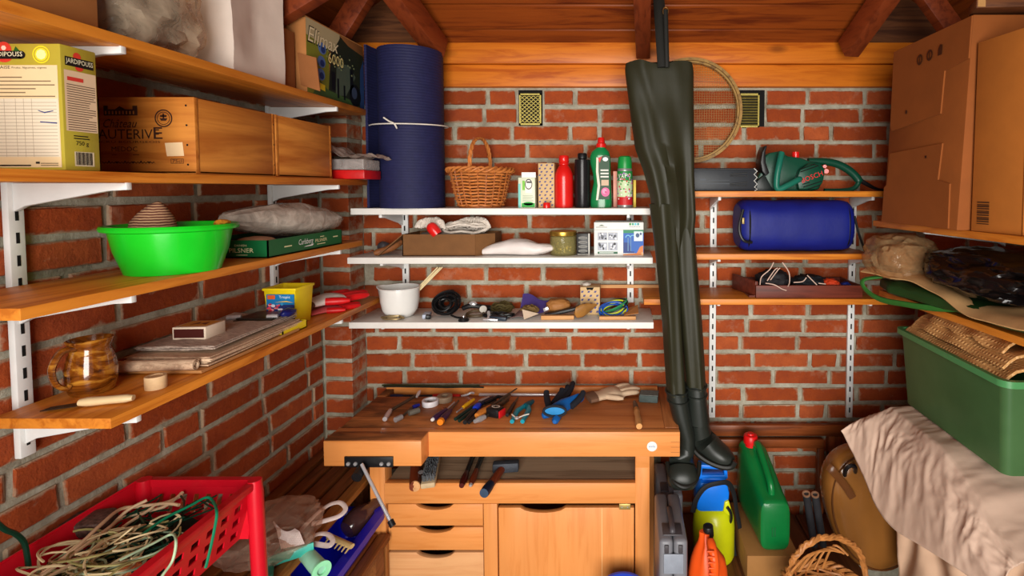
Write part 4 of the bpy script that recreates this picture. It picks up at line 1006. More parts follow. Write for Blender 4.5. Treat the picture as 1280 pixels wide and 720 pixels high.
m = MB().blob((px_x(478, 308, 1.83), 1.84, z + .02), .045, .04, .038, .2, 3, 3, 3, 1, False, z); tag(m.build('dark_ball', plain('dark_grey', (70, 66, 70), .5), None), 'small dark grey object behind the worn wooden handle', 'fitting')
# white plastic bag
m = MB(); rings = []; xa_, xb_ = px_x(603, 320, 1.745), px_x(693, 310, 1.745)
for i in range(26):
    f = i / 25; w = .008 + .042 * math.sin(PI * min(1, f * .9 + .08)) ** .7; hh = .003 + .024 * math.sin(PI * (f * .86 + .1)) ** .9
    if f > .85: w *= 1 - (f - .85) * 2.5; 
    zc = z + hh + .001 + .018 * max(0, f - .75) * 4
    rings.append([p + V((0, 0, .004)) * noise.noise(V((j * .6, f * 6, 2))) * (1 if p.z > z + .006 else 0) for j, p in enumerate(ell(V((xa_ + (xb_ - xa_) * f, 1.765 + .01 * math.sin(f * 5), zc)), w, hh, 22, .85, V((0, 1, 0)), V((0, 0, 1))))])
m.loft(rings); tag(m.build('white_bag', plain('white_film', (226, 216, 212), .4, 0, .05, 20, .4), None), 'small stuffed white plastic bag lying between rope box and glass jar', 'bag')
# glass jar with clips
Y = 1.775; c = V((px_x(704, 310, Y), Y, z)); s = s_of(Y)
t = thing('glass_jar', 'glass jar with gold lid holding small metal clips', 'jar', c)
hj = px_z(704, 294, Y) - z
MB().lathe([(0, 0), (15.5 * s, 0), (16.5 * s, .004), (16.5 * s, hj * .95), (15 * s, hj), (14 * s, hj), (15.3 * s, hj * .93), (15.3 * s, .006), (0, .005)], Matrix.Translation(c), 32).build('glass', film('jar_glass', (200, 190, 130), .22, .05, 3), t)
GOLD = plain('gold_lid', (196, 158, 70), .3, .9, .1)
MB().lathe([(0, hj + .0005), (16.8 * s, hj + .0005), (17 * s, hj + .002), (17 * s, hj + .013), (16 * s, hj + .0155), (0, hj + .0155)], Matrix.Translation(c), 32).build('lid', GOLD, t)
m = MB(); rr = random.Random(2)
for i in range(70):
    a, r_, zz = rr.uniform(0, 6.3), rr.uniform(.1, .85) * 14 * s, .008 + rr.random() * hj * .42
    m.obox(c + V((math.cos(a) * r_, math.sin(a) * r_, zz)), .014, .004, .003, (rr.uniform(0, 180), rr.uniform(0, 180), rr.uniform(0, 180)))
m.build('metal_clips', plain('brass_clips', (206, 186, 110), .35, .7), t, smooth=False)['kind'] = 'stuff'
t, M, w, h = carton('tea_carton', 'black carton with white label panels beside the glass jar', 'carton', 720.5, 737, 292, 1.755, .07, plain('black_card', (26, 24, 26), .4, 0, .05), z)
m = MB(); m.use(K(120, 118, 114))
for k in range(4):
    v = h * (.2 + .2 * k); m.disc(M, w * .48, v, w * .36, h * .07, .0004, 14)
m.use(INKB); 
for k in range(4): lines(m, M, w * .25, w * .72, h * (.17 + .2 * k), h * (.23 + .2 * k), 2, .4, k)
m.use(K(200, 196, 188)).rect(M, w * .9, 0, w, h, .0003).rect(M, w * .06, h * .03, w * .88, h * .06)
m.build('print', None, t, smooth=False)
t, M, w, h = carton('pump_filter_carton', 'white and blue carton with pump pictures at the right end of the middle shelf', 'carton', 742.5, 804.5, 278, 1.745, .11, plain('carton_white', (226, 226, 222), .45, 0, .03), z)
m = MB(); U = lambda q: (q - 742.5) / 62 * w; Vv = lambda q: (324.5 - q) / 46.5 * h
m.use(K(150, 150, 146)).rect(M, 0, Vv(288.5), w, Vv(288)).rect(M, U(745), Vv(285.2), U(759), Vv(284.2))
m.use(K(96, 110, 90)).poly(M, [(U(748), Vv(283)), (U(752), Vv(281)), (U(756), Vv(283))])
m.use(K(36, 130, 90)).rect(M, U(779), Vv(288.5), w, Vv(293), .0004); m.use(K(28, 90, 176)).rect(M, U(779), Vv(321), w, Vv(293), .0004)
m.use(K(16, 50, 120)).poly(M, [(U(779), Vv(321)), (U(779), Vv(300)), (U(786), Vv(305)), (U(790), Vv(321))], .0005).rect(M, U(783), Vv(320.5), U(793), Vv(318.5), .0006)
m.use(K(120, 190, 220)).ring(M, U(785), Vv(299), .009, .009, .7, .0006).ring(M, U(791), Vv(299), .009, .009, .7, .0006); m.use(K(28, 90, 176)).rect(M, U(780), Vv(306), U(796), Vv(299.5), .0007); m.use(K(90, 130, 170)).rect(M, U(784.5), Vv(318), U(785.8), Vv(299), .0008).rect(M, U(788), Vv(318), U(789), Vv(299), .0008)
m.use(K(210, 222, 224)).rect(M, U(792.5), Vv(304), U(803.5), Vv(290.5), .0008); m.use(K(60, 80, 120)).disc(M, U(797), Vv(296), .007, .008, .001, 7).disc(M, U(801), Vv(294), .004, .005, .001, 6)
m.use(K(206, 120, 60)).poly(M, [(U(779), Vv(322.5)), (U(796), Vv(321)), (U(800), Vv(312)), (U(804), Vv(310)), (U(804), Vv(324)), (U(779), Vv(324))], .0006)
m.use(K(220, 170, 120)).disc(M, U(803), Vv(322), .004, .007, .0008, 8)
for i, cc in enumerate(((60, 140, 60), (60, 160, 130), (90, 190, 210), (60, 150, 150))): m.use(K(*cc)).rect(M, U(786.5 + i * 3.3), Vv(282), U(789 + i * 3.3), Vv(278.8), .0005)
m.use(K(60, 60, 110)).text('EasyPond', M, U(787), Vv(285), U(800), Vv(283.2), .0005)
rr = random.Random(8)
for (a0, b0) in ((747, 303), (760, 303), (747, 317), (760, 317)):
    m.use(K(168, 172, 184)).rect(M, U(a0), Vv(b0), U(a0 + 12), Vv(b0 - 11), .0004)
    for i in range(12): m.use(K(*rr.choice([(40, 40, 46), (220, 222, 228), (90, 94, 104)]))).disc(M, U(a0 + rr.uniform(2, 10)), Vv(b0 - rr.uniform(2, 9)), rr.uniform(.002, .005), rr.uniform(.002, .006), .0005 + i * .00003, 6)
m.use(K(40, 96, 66)).rect(M, U(747), Vv(322), U(772), Vv(318.8), .0005); m.use(K(220, 226, 220)).rect(M, U(749), Vv(321), U(767), Vv(319.8), .0006)
m.build('print', None, t, smooth=False)

# --- lowest white shelf
z = ZW[2] + .0005
POR = plain('white_porcelain', (232, 230, 226), .2, 0, .02, bump=0, coat=.4)
Y = 1.79; c = V((px_x(500, 370, Y), Y, z)); s = s_of(Y)
t = thing('mixing_bowl', 'white porcelain mixing bowl with spout on the lowest white shelf', 'bowl', c)
m = MB(); m.lathe([(0, .004), (13 * s, .003), (14 * s, 0), (16 * s, .002), (21 * s, .025), (23 * s, .055), (23.6 * s, .098), (24.8 * s, .1), (24.6 * s, .103), (23 * s, .103), (22 * s, .055), (17 * s, .012), (0, .008)], Matrix.Translation(c), 40)
for v in m.bm.verts:
    d = v.co - c
    if d.z > .07 and d.x < 0: v.co += V((-.012, 0, .004)) * ((d.z - .07) / .033) * max(0, math.cos(math.atan2(d.y, -d.x) * 3)) * (abs(math.atan2(d.y, -d.x)) < .6)
m.build('body', POR, t)
for i, (a, b_) in enumerate(((520, 540), (522.5, 543.5), (525, 546))):
    p, q = V((px_x(a, 356, Y), 1.82, px_z(a, 358, 1.82))), V((px_x(b_, 333, Y), 1.845, px_z(b_, 334, 1.845))); p2 = p - (q - p) * .75
    o = MB().cyl(p2, q, .0032, 8, .0026).build('skewer', plain('bamboo', (226, 206, 160), .6), None); tag(o, '%s of the three pale bamboo skewers sticking out of the white bowl' % ('leftmost', 'middle one', 'rightmost')[i], 'skewer', 'skewers in the white bowl')
m = MB(); c = V((px_x(489, 395, 1.725), 1.735, z)); OLDB = plain('old_brass', (148, 128, 92), .4, .6, .3)
t = thing('metal_trap', 'flat tarnished metal spring fitting in front of the white bowl', 'fitting', c)
MB().tube([c + V((.032 * math.cos(2 * PI * i / 24), .016 * math.sin(2 * PI * i / 24), .005)) for i in range(24)], .0032, 6, closed=True).build('ring', OLDB, t)
MB().tube([c + V((-.04, .004, .006)), c + V((-.01, -.004, .012)), c + V((.02, .006, .012)), c + V((.04, -.004, .006))], .004, 6).build('spring', OLDB, t)
MB().obox(c + V((0, 0, .007)), .03, .012, .004, (0, 0, 20)).build('plate', OLDB, t)
# coil of black cable
CABLE = plain('cable_black', (16, 16, 18), .35, 0, .1)
c = V((px_x(555, 390, 1.77), 1.775, z)); t = thing('cable_coil', 'thick coil of black cable with a plug on the lowest white shelf', 'cable', c)
m = MB(); ps = []
rr = random.Random(12)
for i in range(15 * 24):
    a = 2 * PI * i / 24; k = i / 24; r = .050 - .0075 * ((k * 1.7) % 5.2) + .002 * math.sin(k * 5); tilt = .75; k = k * .6
    off_ = -.018 + .005 * k
    x_, y_ = math.cos(a) * r * 1.05, math.sin(a) * r
    ps.append(c + V((x_ + .004 * math.sin(k * 4), off_ + y_ * .55 + .02, .043 + y_ * .78 - off_ * .2 + .002 * math.sin(a * 2 + k))))
ps = [V((p.x, p.y, max(p.z, z + .004))) for p in ps]
m.tube(ps, .0034, 6); m.build('coil', CABLE, t)
MB().obox(c + V((-.046, -.03, .007)), .018, .016, .014, (0, 10, 20)).build('plug', BLACK, t, bevel=.003)
MB().tube(smooth_path([c + V((.03, -.02, .01)), c + V((.055, -.035, .006)), c + V((.085, -.04, .006))], 5), .0038, 6).build('loose_end', CABLE, t)
m = MB(); m.obox((px_x(531, 396, 1.75), 1.77, z + .007), .022, .05, .013, (0, 0, 10)); tag(m.build('small_box', plain('pale_blue_card', (190, 200, 220), .5), None, bevel=.001), 'tiny pale box beside the left of the black cable coil', 'box')
# tangle of small fittings
def T(px_, py_, Y=1.74, dz=0.): p = pt(px_, py_, z=z + .004); return V((p.x, min(max(p.y, 1.715), 1.89), z + .004 + dz))
def ringobj(name, label, c, rx, ry, r, mat, dz=.0, cat='fitting'):
    m = MB(); m.tube([c + V((rx * math.cos(2 * PI * i / 24), ry * math.sin(2 * PI * i / 24), r + dz + .5 * ry * max(0, math.sin(2 * PI * i / 24)))) for i in range(24)], r, 7, closed=True); return tag(m.build(name, mat, None), label, cat)
ringobj('hose_ring', 'brown rubber hose ring beside the black cable coil', T(592, 396) + V((0, .02, -.003)), .03, .02, .005, plain('brown_rubber', (84, 66, 44), .5))
t = thing('round_socket', 'round black socket with chrome dot in front of the black cable coil', 'socket', T(577, 402))
c = T(577, 402); MB().lathe([(0, 0), (.017, 0), (.018, .004), (.014, .012), (0, .014)], Matrix.Translation(c + V((0, 0, -.004))), 20).build('body', BLACK, t)
MB().lathe([(0, .0142), (.004, .0142), (.003, .018), (0, .018)], Matrix.Translation(c + V((0, 0, -.004))), 10).build('screw', CHROME, t)
c = T(590, 386); c.y = 1.83; m = MB().tube(smooth_path([c + V((-.02, 0, .012)), c + V((.01, .0, .022)), c + V((.06, .01, .014)), c + V((.1, .01, .012))], 5), .009, 8); tag(m.build('curved_tool', BLACK, None), 'black curved tool behind the brown hose ring', 'tool')
c = T(589, 392); m = MB().blob(c + V((-.002, .03, .028)), .03, .02, .02, .15, 3, 8, 3); tag(m.build('chrome_ball', CHROME, None), 'small chrome ball on top of the brown hose ring', 'ball')
c = T(604, 393); M = axis_m(c + V((0, .004, .017)), V((.1, -1, .35))); m = MB().lathe([(0, 0), (.0125, 0), (.0135, .003), (.0125, .008), (0, .009)], M, 20); tag(m.build('grey_disc', plain('pale_grey', (186, 180, 170), .5), None), 'pale grey round disc standing among the fittings', 'disc')
t = thing('chrome_bracket', 'bright chrome bracket lying right of the grey disc', 'bracket', T(609, 401)); c = T(609, 401)
MB().tube([c + V((-.006, .03, .02)), c + V((.0, .012, .008)), c + V((.0, 0, .004))], .0055, 7).build('stem', CHROME, t); MB().obox(c + V((.01, -.004, .003)), .05, .018, .007, (0, 4, 4)).build('foot', CHROME, t, bevel=.002)
OL = plain('olive_webbing', (78, 66, 30), .8); m = MB(); coil(m, T(626, 392) + V((0, .03, .014)), .04, .028, .02, 14, .0038, 31); tag(m.build('olive_cord', OL, None), 'loose tangle of olive cord among the dark fittings', 'cord', None, 'stuff')
m = MB(); coil(m, T(622, 398) + V((0, .015, .006)), .055, .02, .008, 9, .0034, 14); tag(m.build('black_lead', CABLE, None), 'black thin lead tangled in front of the olive cord', 'lead', None, 'stuff')
for (a, b_, cc, lb) in ((622, 400, (34, 46, 60), 'dark blue-grey plastic lever nearest the shelf edge'), (614, 388, (30, 30, 34), 'black clamp lying behind the grey disc')):
    m = MB().obox(T(a, b_) + V((0, .008, .004)), .06, .018, .014, (0, 3, -6)); tag(m.build('lever', plain('lever_%d' % a, cc, .4), None, bevel=.004), lb, 'lever')
# grey and purple cloth pieces
m = MB(); p0 = T(640, 396); 
m.sheet(lambda u, v: V((px_x(636, 400, 1.74) + .065 * u + .02 * v, 1.735 + .1 * v, z + .002 + .026 * math.sin(u * 3) * (.4 + v) + .004 * noise.noise(V((u * 4, v * 4, 3))))), 14, 12)
tag(m.build('suede_patch', plain('mauve_suede', (112, 86, 84), .8), None, solid=.002), 'grey-mauve suede patch with a pale corner on the lowest white shelf', 'cloth')
m = MB(); a, b_, c = T(652, 398), T(676, 393), T(650, 406); m.raw([V((a.x, 1.745, z + .033)), V((b_.x, 1.745, z + .018)), V((c.x, 1.722, z + .004))], [(0, 1, 2)]); tag(m.build('pale_card', plain('pale_card', (214, 190, 166), .7), None, solid=.0012, smooth=False), 'small pale triangular card leaning on the mauve suede patch', 'card')
m = MB(); m.sheet(lambda u, v: V((px_x(650, 385, 1.8) + .1 * u, 1.8 + .06 * v, z + .012 + .05 * (1 - u * .55) * v + .006 * math.sin(u * 7))), 12, 6); tag(m.build('purple_cloth', plain('purple_cloth', (74, 58, 130), .8), None, solid=.002), 'purple cloth standing up behind the mauve suede patch', 'cloth')
m = MB(); coil(m, V((px_x(662, 388, 1.78), 1.785, z + .02)), .03, .014, .02, 10, .005, 3); m.blob((px_x(662, 388, 1.78), 1.785, z + .016), .05, .024, .03, .2, 4, 3, 3); tag(m.build('brown_twine', plain('brown_twine', (110, 84, 44), .9), None), 'ball of brown twine in front of the purple cloth', 'twine', None, 'stuff')
# leather pieces on slats
SLATW = wood('slat_pale', (214, 160, 104), (180, 120, 66), 'X', 1.2, .6, 0)
o = MB().obox(V((px_x(697, 398, 1.735), 1.74, z + .0075)), .112, .022, .014, (0, 0, 2)).build('wood_strip', SLATW, None, bevel=.001); tag(o, 'pale wooden slat under the brown leather at the lowest white shelf', 'wood strip')
o = MB().obox(V((px_x(772, 398, 1.735), 1.735, z + .0065)), .125, .016, .012, (0, 0, 0)).build('wood_strip', SLATW, None, bevel=.001); tag(o, 'pale wooden slat in front of the coloured wires', 'wood strip')
LEA = plain('tan_leather', (158, 104, 52), .6, 0, .2, 40)
m = MB().blob((px_x(698, 383, 1.8), 1.80, z + .034), .085, .06, .05, .1, 2.4, 6, 4, .8, False, z, .1); tag(m.build('leather_pouch', LEA, None), 'tan leather pouch lying behind the pale slat', 'pouch')
c = V((px_x(707, 391, 1.76), 1.765, z + .024)); m = MB().obox(c, .15, .03, .012, (0, -12, 4)); tag(m.build('black_sheath', BLACK, None, bevel=.004), 'black sheath lying between the leather pouch and the slat', 'sheath')
c = V((px_x(683, 386, 1.77), 1.76, z + .03)); m = MB().obox(c, .018, .004, .012, (0, -20, 0)); tag(m.build('buckle', CHROME, None, bevel=.001), 'small chrome buckle on the left end of the leather pouch', 'buckle')
m = MB(); rings = []
for f, r in ((0, .006), (.12, .02), (.35, .023), (.6, .017), (.85, .008), (1, .003)):
    rings.append(ell(V((px_x(718, 396, 1.72) + .075 * f, 1.732 + .02 * f, z + .022 + .026 * f)), r * .9, r, 14, 1, V((.3, .7, -.3)).normalized(), V((0, 0, 1))))
m.loft(rings); tag(m.build('leather_sheath', plain('tan_sheath', (150, 102, 44), .55, 0, .25, 30), None), 'pointed tan leather sheath in front of the patterned cube carton', 'sheath')
t, M, w, h = carton('patterned_carton', 'cube-shaped beige carton with purple marks and a torn top', 'carton', 725, 749.5, 359, 1.80, .07, BEIGE, z)
patterned(t, M, w, h)
m = MB(); m.use(DARK).poly(M, [(w * .3, h - .001), (w * .7, h - .001), (w * .62, h - .011), (w * .45, h - .008), (w * .36, h - .011)], .0008); m.build('torn_slot', None, t, smooth=False)
m = MB().blob((px_x(733, 356, 1.83), 1.83, z + h + .006), .03, .03, .014, .3, 3, 2, 3); m.build('paper_scrap', plain('scrap', (200, 190, 180), .7), t)
for i, (cc, nm) in enumerate((((30, 80, 170), 'blue'), ((190, 200, 30), 'yellow-green'), ((24, 24, 26), 'black'), ((40, 130, 80), 'green'))):
    m = MB(); c = V((px_x(767, 388, 1.78), 1.775 + .006 * i, z + .022)); ps = []
    for j in range(100):
        a = 2 * PI * 4 * j / 99 + i * .8; k = 1 + .18 * math.sin(a * .37 + i * 2); ps.append(c + V((math.cos(a) * .043 * k, math.sin(a) * .018 * k, .02 * math.sin(a + .4 * i) * k + .006 * math.sin(a * .21 + i) + .003 * i)))
    ps = [V((p.x, p.y, max(z + .003, p.z))) for p in ps]
    m.tube(ps, .0026, 6); tag(m.build('wire_loop', plain('wire_%s' % nm, cc, .4), None), '%s insulated wire in the loose hank beside the cube carton' % nm, 'wire', 'coloured wires on the lowest white shelf')
m = MB(); x0, x1 = px_x(780, 395, 1.76), px_x(798, 395, 1.76); m.raw([V((x0, 1.74, z + .012)), V((x1, 1.74, z + .02)), V((x1, 1.8, z + .035)), V((x0, 1.8, z + .018))], [(0, 1, 2, 3)]); tag(m.build('cardboard_scrap', CARD, None, solid=.002, smooth=False), 'bent cardboard scrap right of the coloured wires', 'cardboard')
# wooden strip against the bricks behind
a, b_ = px_x(750, 358, 1.895), px_x(866, 358, 1.895); zz = px_z(790, 358, 1.895)
o = MB().box(a, b_, 1.893, 1.9045, zz - .006, zz + .006).build('wood_strip', SLATW, None, bevel=.001); tag(o, 'thin wooden strip laid across the uprights, reaching the lowest wooden shelf', 'wood strip')
# ================================================================= WORKBENCH
ZB, YBF = .869, 1.545
t = thing('workbench', 'beech workbench with worn top, drawers, door and a front vise', 'workbench', (-.35, 1.72, 0))
bx0, bx1 = -.884, px_x(850, 546, YBF)
TOPW = wood('worn_top', (206, 128, 70), (176, 100, 50), 'X', .9, .55, .1, .7)
def stain(mat):                                                   # oil stains soaked into the left half of the top
    nt = mat.node_tree; b = nt.nodes['Principled BSDF']; src = b.inputs['Base Color'].links[0].from_socket
    tc = nd(nt, 'ShaderNodeTexCoord'); mp = nd(nt, 'ShaderNodeMapping'); mp.inputs['Scale'].default_value = (2.2, 9, 1); nt.links.new(tc.outputs['Object'], mp.inputs[0])
    n = noise_n(nt, mp.outputs[0], 2.6, 5, .65, .6); sx = nd(nt, 'ShaderNodeSeparateXYZ'); nt.links.new(tc.outputs['Object'], sx.inputs[0])
    mr = nd(nt, 'ShaderNodeMapRange'); mr.inputs[1].default_value = .0; mr.inputs[2].default_value = -.5; nt.links.new(sx.outputs[0], mr.inputs[0])
    ml = nd(nt, 'ShaderNodeMath', operation='MULTIPLY'); nt.links.new(mr.outputs[0], ml.inputs[0]); nt.links.new(ramp(nt, n, [(.36, (0,) * 3), (.58, (.8,) * 3)]), ml.inputs[1])
    nt.links.new(mixc(nt, ml.outputs[0], src, lin((60, 34, 18))), b.inputs['Base Color'])
stain(TOPW)
XJ = px_x(527, 560, 1.49)
zb_ = px_z(700, 571, YBF)
MB().box(bx0 + .01, bx1, YBF, YBF + .03, zb_, ZB).build('front_rail', BEECH('X'), t, bevel=.002)
MB().box(bx0, bx1 - .045, YBF + .0305, 1.815, ZB - .028, ZB - .0005).build('top_panel', TOPW, t, bevel=.001)
MB().box(bx1 - .0445, bx1, YBF + .0305, 1.905, zb_ + .01, ZB + .001).build('end_cap', wood('end_cap_wood', (190, 118, 66), (140, 80, 40), 'Y', 1.2, .5, 0, .5), t, bevel=.002)
MB().box(bx0, bx1 - .046, 1.8155, 1.884, ZB - .034, ZB - .024).build('tray_floor', TOPW, t)
MB().box(bx0, bx0 + .03, 1.8155, 1.884, ZB - .0235, ZB).build('tray_end', TOPW, t, bevel=.001)
MB().box(bx0, bx1 - .046, 1.8845, 1.906, ZB - .05, ZB + .006).build('back_rail', BEECH('X'), t, bevel=.0015)
m = MB(); M = FX((px_x(815, 558, YBF), YBF, px_z(815, 558, YBF))); m.use(K(226, 226, 222)).disc(M, 0, 0, .0155, .0155, .0006, 24).use(K(70, 110, 170)).text('atelia', M, -.010, -.003, .010, .004, .0009); m.build('maker_sticker', None, t, smooth=False)
m = MB()
for k in range(3): m.box(bx1 - .0002, bx1 + .0006, YBF, YBF + .04, 0, 0) if False else None
m = MB(); MD = K(120, 70, 40)
for k in (0, 1, 2): m.rect(FX((bx1 - .028, YBF, zb_ + .014 + k * .016)), 0, 0, .027, .0008, .0006)
m.build('joint_lines', MD, t, smooth=False)['kind'] = 'stuff'
# legs
YLg = 1.60
LX = [(px_x(463, 640, YLg), px_x(482, 640, YLg)), (px_x(794, 640, YLg), px_x(812, 640, YLg))]
for a, b_ in LX: MB().box(a, b_, YLg, YLg + .05, 0, zb_ - .0005).build('leg', BEECH('Z'), t, bevel=.002)
for a, b_ in ((LX[0][0], LX[0][1]), (px_x(795, 640, 1.86), px_x(817, 640, 1.86))): MB().box(a, b_, 1.84, 1.885, 0, zb_).build('leg', BEECH('Z'), t, bevel=.002)
MB().box(px_x(795, 560, YLg), px_x(812, 560, YLg), YLg - .004, YLg - .0003, px_z(800, 584, YLg), zb_ - .001).build('leg_cleat', BEECH('X'), t, bevel=.001)
Z = lambda q: px_z(640, q, YLg)
xi0, xi1 = px_x(480.5, 640, YLg), px_x(794.5, 640, YLg)
MB().box(xi0, xi1, YLg, YLg + .022, Z(629.5), Z(604)).build('shelf_rail', BEECH('X'), t, bevel=.0015)
MB().box(xi0, xi1, YLg + .0225, 1.88, Z(604) - .02, Z(604) - .006).build('shelf_panel', wood('grey_ply', (176, 146, 116), (140, 112, 86), 'X', 1, .7, .1, .4), t)
xd0, xd1 = px_x(604.5, 650, YLg), px_x(621.5, 650, YLg)
MB().box(xd0, xd1, YLg, YLg + .03, .1, Z(630)).build('divider', BEECH('Z'), t, bevel=.0015)
MB().box(xi0, xi1, YLg + .01, 1.88, .09, .11).build('cabinet_floor', BEECH('X'), t)
MB().box(xi0, xi1, 1.87, 1.88, .11, Z(612)).build('cabinet_back', DARKW('X'), t)
def front(name, x0, x1, z0, z1, n0, n1, nd_, parent, mat, Yf):
    """board with a curved finger notch in its top edge"""
    P_ = [(x0, z0), (x1, z0), (x1, z1), (n1, z1)]
    for i in range(1, 10):
        f = i / 10; P_.append((n1 + (n0 - n1) * f, z1 - nd_ * math.sin(PI * f) ** .55))
    P_ += [(n0, z1), (x0, z1)]
    M = Matrix(((1, 0, 0, 0), (0, 0, 1, Yf), (0, 1, 0, 0), (0, 0, 0, 1)))
    return MB().prism(P_, .018, M).build(name, mat, parent, bevel=.0012)
XQ = lambda q: px_x(q, 660, YLg)
for i, (a, b_) in enumerate(((631, 657.8), (660, 688.5), (691.5, 745))):
    fr = front('drawer', XQ(485), XQ(603.5), Z(b_), Z(a), XQ(519), XQ(567), .0195, t, BEECH('X') if i < 2 else wood('birch_front', (226, 166, 112), (206, 138, 86), 'X', .9, .45, .4, .6), YLg + .003)
    m = MB(); m.box(XQ(490), XQ(598), YLg + .022, 1.86, Z(b_) + .004, Z(b_) + .01).box(XQ(490), XQ(492), YLg + .022, 1.86, Z(b_) + .004, Z(a) - .03).box(XQ(596), XQ(598), YLg + .022, 1.86, Z(b_) + .004, Z(a) - .03)
    o = m.build('drawer_box', DARKW('Y'), None); o.parent = fr; o.location = W[o] - W[t]
dr = front('door', XQ(623), XQ(792.5), .115, Z(635.5), XQ(650), XQ(707), .017, t, BEECH('Z'), YLg + .003)
m = MB(); m.box(XQ(752), XQ(752.8), YLg + .0022, YLg + .004, .116, Z(636.5)); o = m.build('seam', K(240, 190, 130), None, smooth=False); o.parent = dr; o.location = W[o] - W[t]
m = MB(); m.box(XQ(774), XQ(788), YLg - .0022, YLg - .0003, Z(636.5), Z(629.5)); o = m.build('hinge', plain('brass_hinge', (206, 180, 110), .35, .7), None, bevel=.0005); o.parent = t; o.location = W[o] - W[t]
m = MB()
for q in (777.5, 784.5): m.disc(FX((XQ(q), YLg - .0022, Z(633.5))), 0, 0, .0022, .0022, .0006, 10)
o = m.build('hinge_screws', STEEL, None, smooth=False); o['kind'] = 'stuff'; o.parent = t; o.location = W[o] - W[t]
# front vise
YJ = 1.487
MB().box(px_x(404, 560, YJ) + .002, XJ - .002, YJ + .002, YBF - .001, ZB + .0012, ZB + .003).build('jaw_top', TOPW, t, bevel=.0008)
v = MB().box(px_x(404, 560, YJ), XJ, YJ, YBF + .028, px_z(450, 583, YJ), ZB + .001).build('vise_jaw', BEECH('X'), t, bevel=.003)
VX = lambda q: px_x(q, 576, YJ); VZ = lambda q: px_z(460, q, YJ)
MB().box(VX(431.5), VX(492), YJ - .006, YJ - .0003, VZ(583), VZ(570)).build('vise_plate', BLACK, t, bevel=.001)
for q in (436.5, 445.5, 478, 487): MB().lathe([(0, 0), (.006, 0), (.005, .003), (0, .0035)], axis_m(V((VX(q), YJ - .006, VZ(578.5))), V((0, -1, 0))), 12).build('screw', STEEL, t)
hub = V((VX(455), YJ - .03, VZ(585)))
MB().cyl(hub + V((0, .026, .006)), hub + V((0, -.014, -.004)), .015, 18).build('vise_spindle', BLACK, t)
h1 = pt(489, 653, y=1.40); h0 = pt(452, 580, y=1.462)
MB().cyl(h0, h1, .0048, 12).build('vise_bar', CHROME, t)
d = (h1 - h0).normalized(); MB().cyl(h1 - d * .006, h1 + d * .012, .0085, 14).build('bar_end', BLACK, t)

# ------------------------------------------------ tools lying in the gap under the top
zs = Z(604) + .0005
def ptY(a, b_, Y): return pt(a, b_, y=Y)
def handled(name, label, cat, p, q, rs, mat, n=12, flat=1.): return tag(MB().tube([p + (q - p) * i / (len(rs) - 1) for i in range(len(rs))], rs, n, flat=flat).build(name, mat, None), label, cat)
RW = wood('red_handle', (122, 52, 26), (84, 30, 16), 'Y', 1.2, .4, 0)
t = thing('mallet', 'dark brown round mallet handle pointing out of the gap, nearest the vise', 'mallet', (px_x(518, 600, 1.6), 1.66, zs))
a, b_ = V((px_x(519, 606, 1.565), 1.562, zs + .012)), V((px_x(522, 580, 1.8), 1.80, zs + .018))
MB().tube([a, a + (b_ - a) * .1, b_], [.0165, .0175, .0165], 16).build('handle', RW, t); MB().lathe([(0, 0), (.0168, 0), (.0168, .004), (.006, .005), (.006, .004), (0, .004)], axis_m(a + V((0, .003, 0)), V((0, -1, 0))), 18).build('end_grain', plain('end_grain', (212, 156, 104), .6, 0, .15), t)
m = MB().lathe([(.005, 0), (.009, 0), (.009, .001), (.005, .001)], axis_m(a + V((0, .05, .0168)), V((0, -.1, 1))), 16); m.build('ring_mark', STEEL, t)
t = thing('wire_brush', 'grey bristled brush lying beside the mallet handle under the bench top', 'brush', (px_x(536, 600, 1.6), 1.64, zs))
a = V((px_x(535, 606, 1.57), 1.568, zs + .012)); b_ = V((px_x(543, 575, 1.75), 1.76, zs + .02)); M = axis_m(a, b_ - a)
MB().box(-.022, .022, -.012, .006, 0, .2, M).build('block', plain('pale_block', (196, 170, 132), .6), t, bevel=.005)
m = MB(); rr = random.Random(6)
for i in range(420):
    x_, zz = rr.uniform(-.019, .019), rr.uniform(.01, .19); m.box(x_ - .0007, x_ + .0007, .006, .02 + rr.uniform(0, .008), zz - .0007, zz + .0007, M @ Matrix.Rotation(rr.uniform(-.04, .04), 4, 'Z'))
m.build('bristles', plain('grey_bristle', (92, 94, 98), .5, .3), t, smooth=False)['kind'] = 'stuff'
def under_tool(name, label, cat, pa, pb, Ya, Yb, parts):
    a, b_ = V((px_x(*pa, Ya), Ya, zs + .012)), V((px_x(*pb, Yb), Yb, zs + .012)); t = thing(name, label, cat, (a + b_) / 2)
    for nm, f0, f1, rs, mt in parts: MB().tube([a + (b_ - a) * (f0 + (f1 - f0) * i / (len(rs) - 1)) for i in range(len(rs))], rs, 12).build(nm, mt, t)
    return t, a, b_
NAVYG = plain('navy_grip', (20, 28, 52), .5)
under_tool('file', 'black and red file handle in the gap under the bench top', 'file', (577, 608), (594, 575), 1.565, 1.78, [('grip', 0, .35, (.008, .0115, .011, .008), plain('dark_red_grip', (70, 18, 16), .3)), ('shaft', .35, 1, (.0075, .008, .009), BLACK)])
under_tool('file', 'brown wooden file handle beside the black and red one', 'file', (588, 609), (604, 577), 1.565, 1.76, [('ferrule_end', 0, .03, (.004, .006), STEEL), ('grip', .03, .45, (.007, .0105, .010, .008), RW), ('shaft', .45, 1, (.008, .0085), BLACK)])
t, a, b_ = under_tool('hammer', 'hammer with brown handle, navy grip end and grey head under the bench top', 'hammer', (605, 616), (627, 580), 1.525, 1.66, [('grip', 0, .36, (.0145, .0155, .0148, .013), NAVYG), ('handle', .36, 1, (.0125, .0135, .0125), RW)])
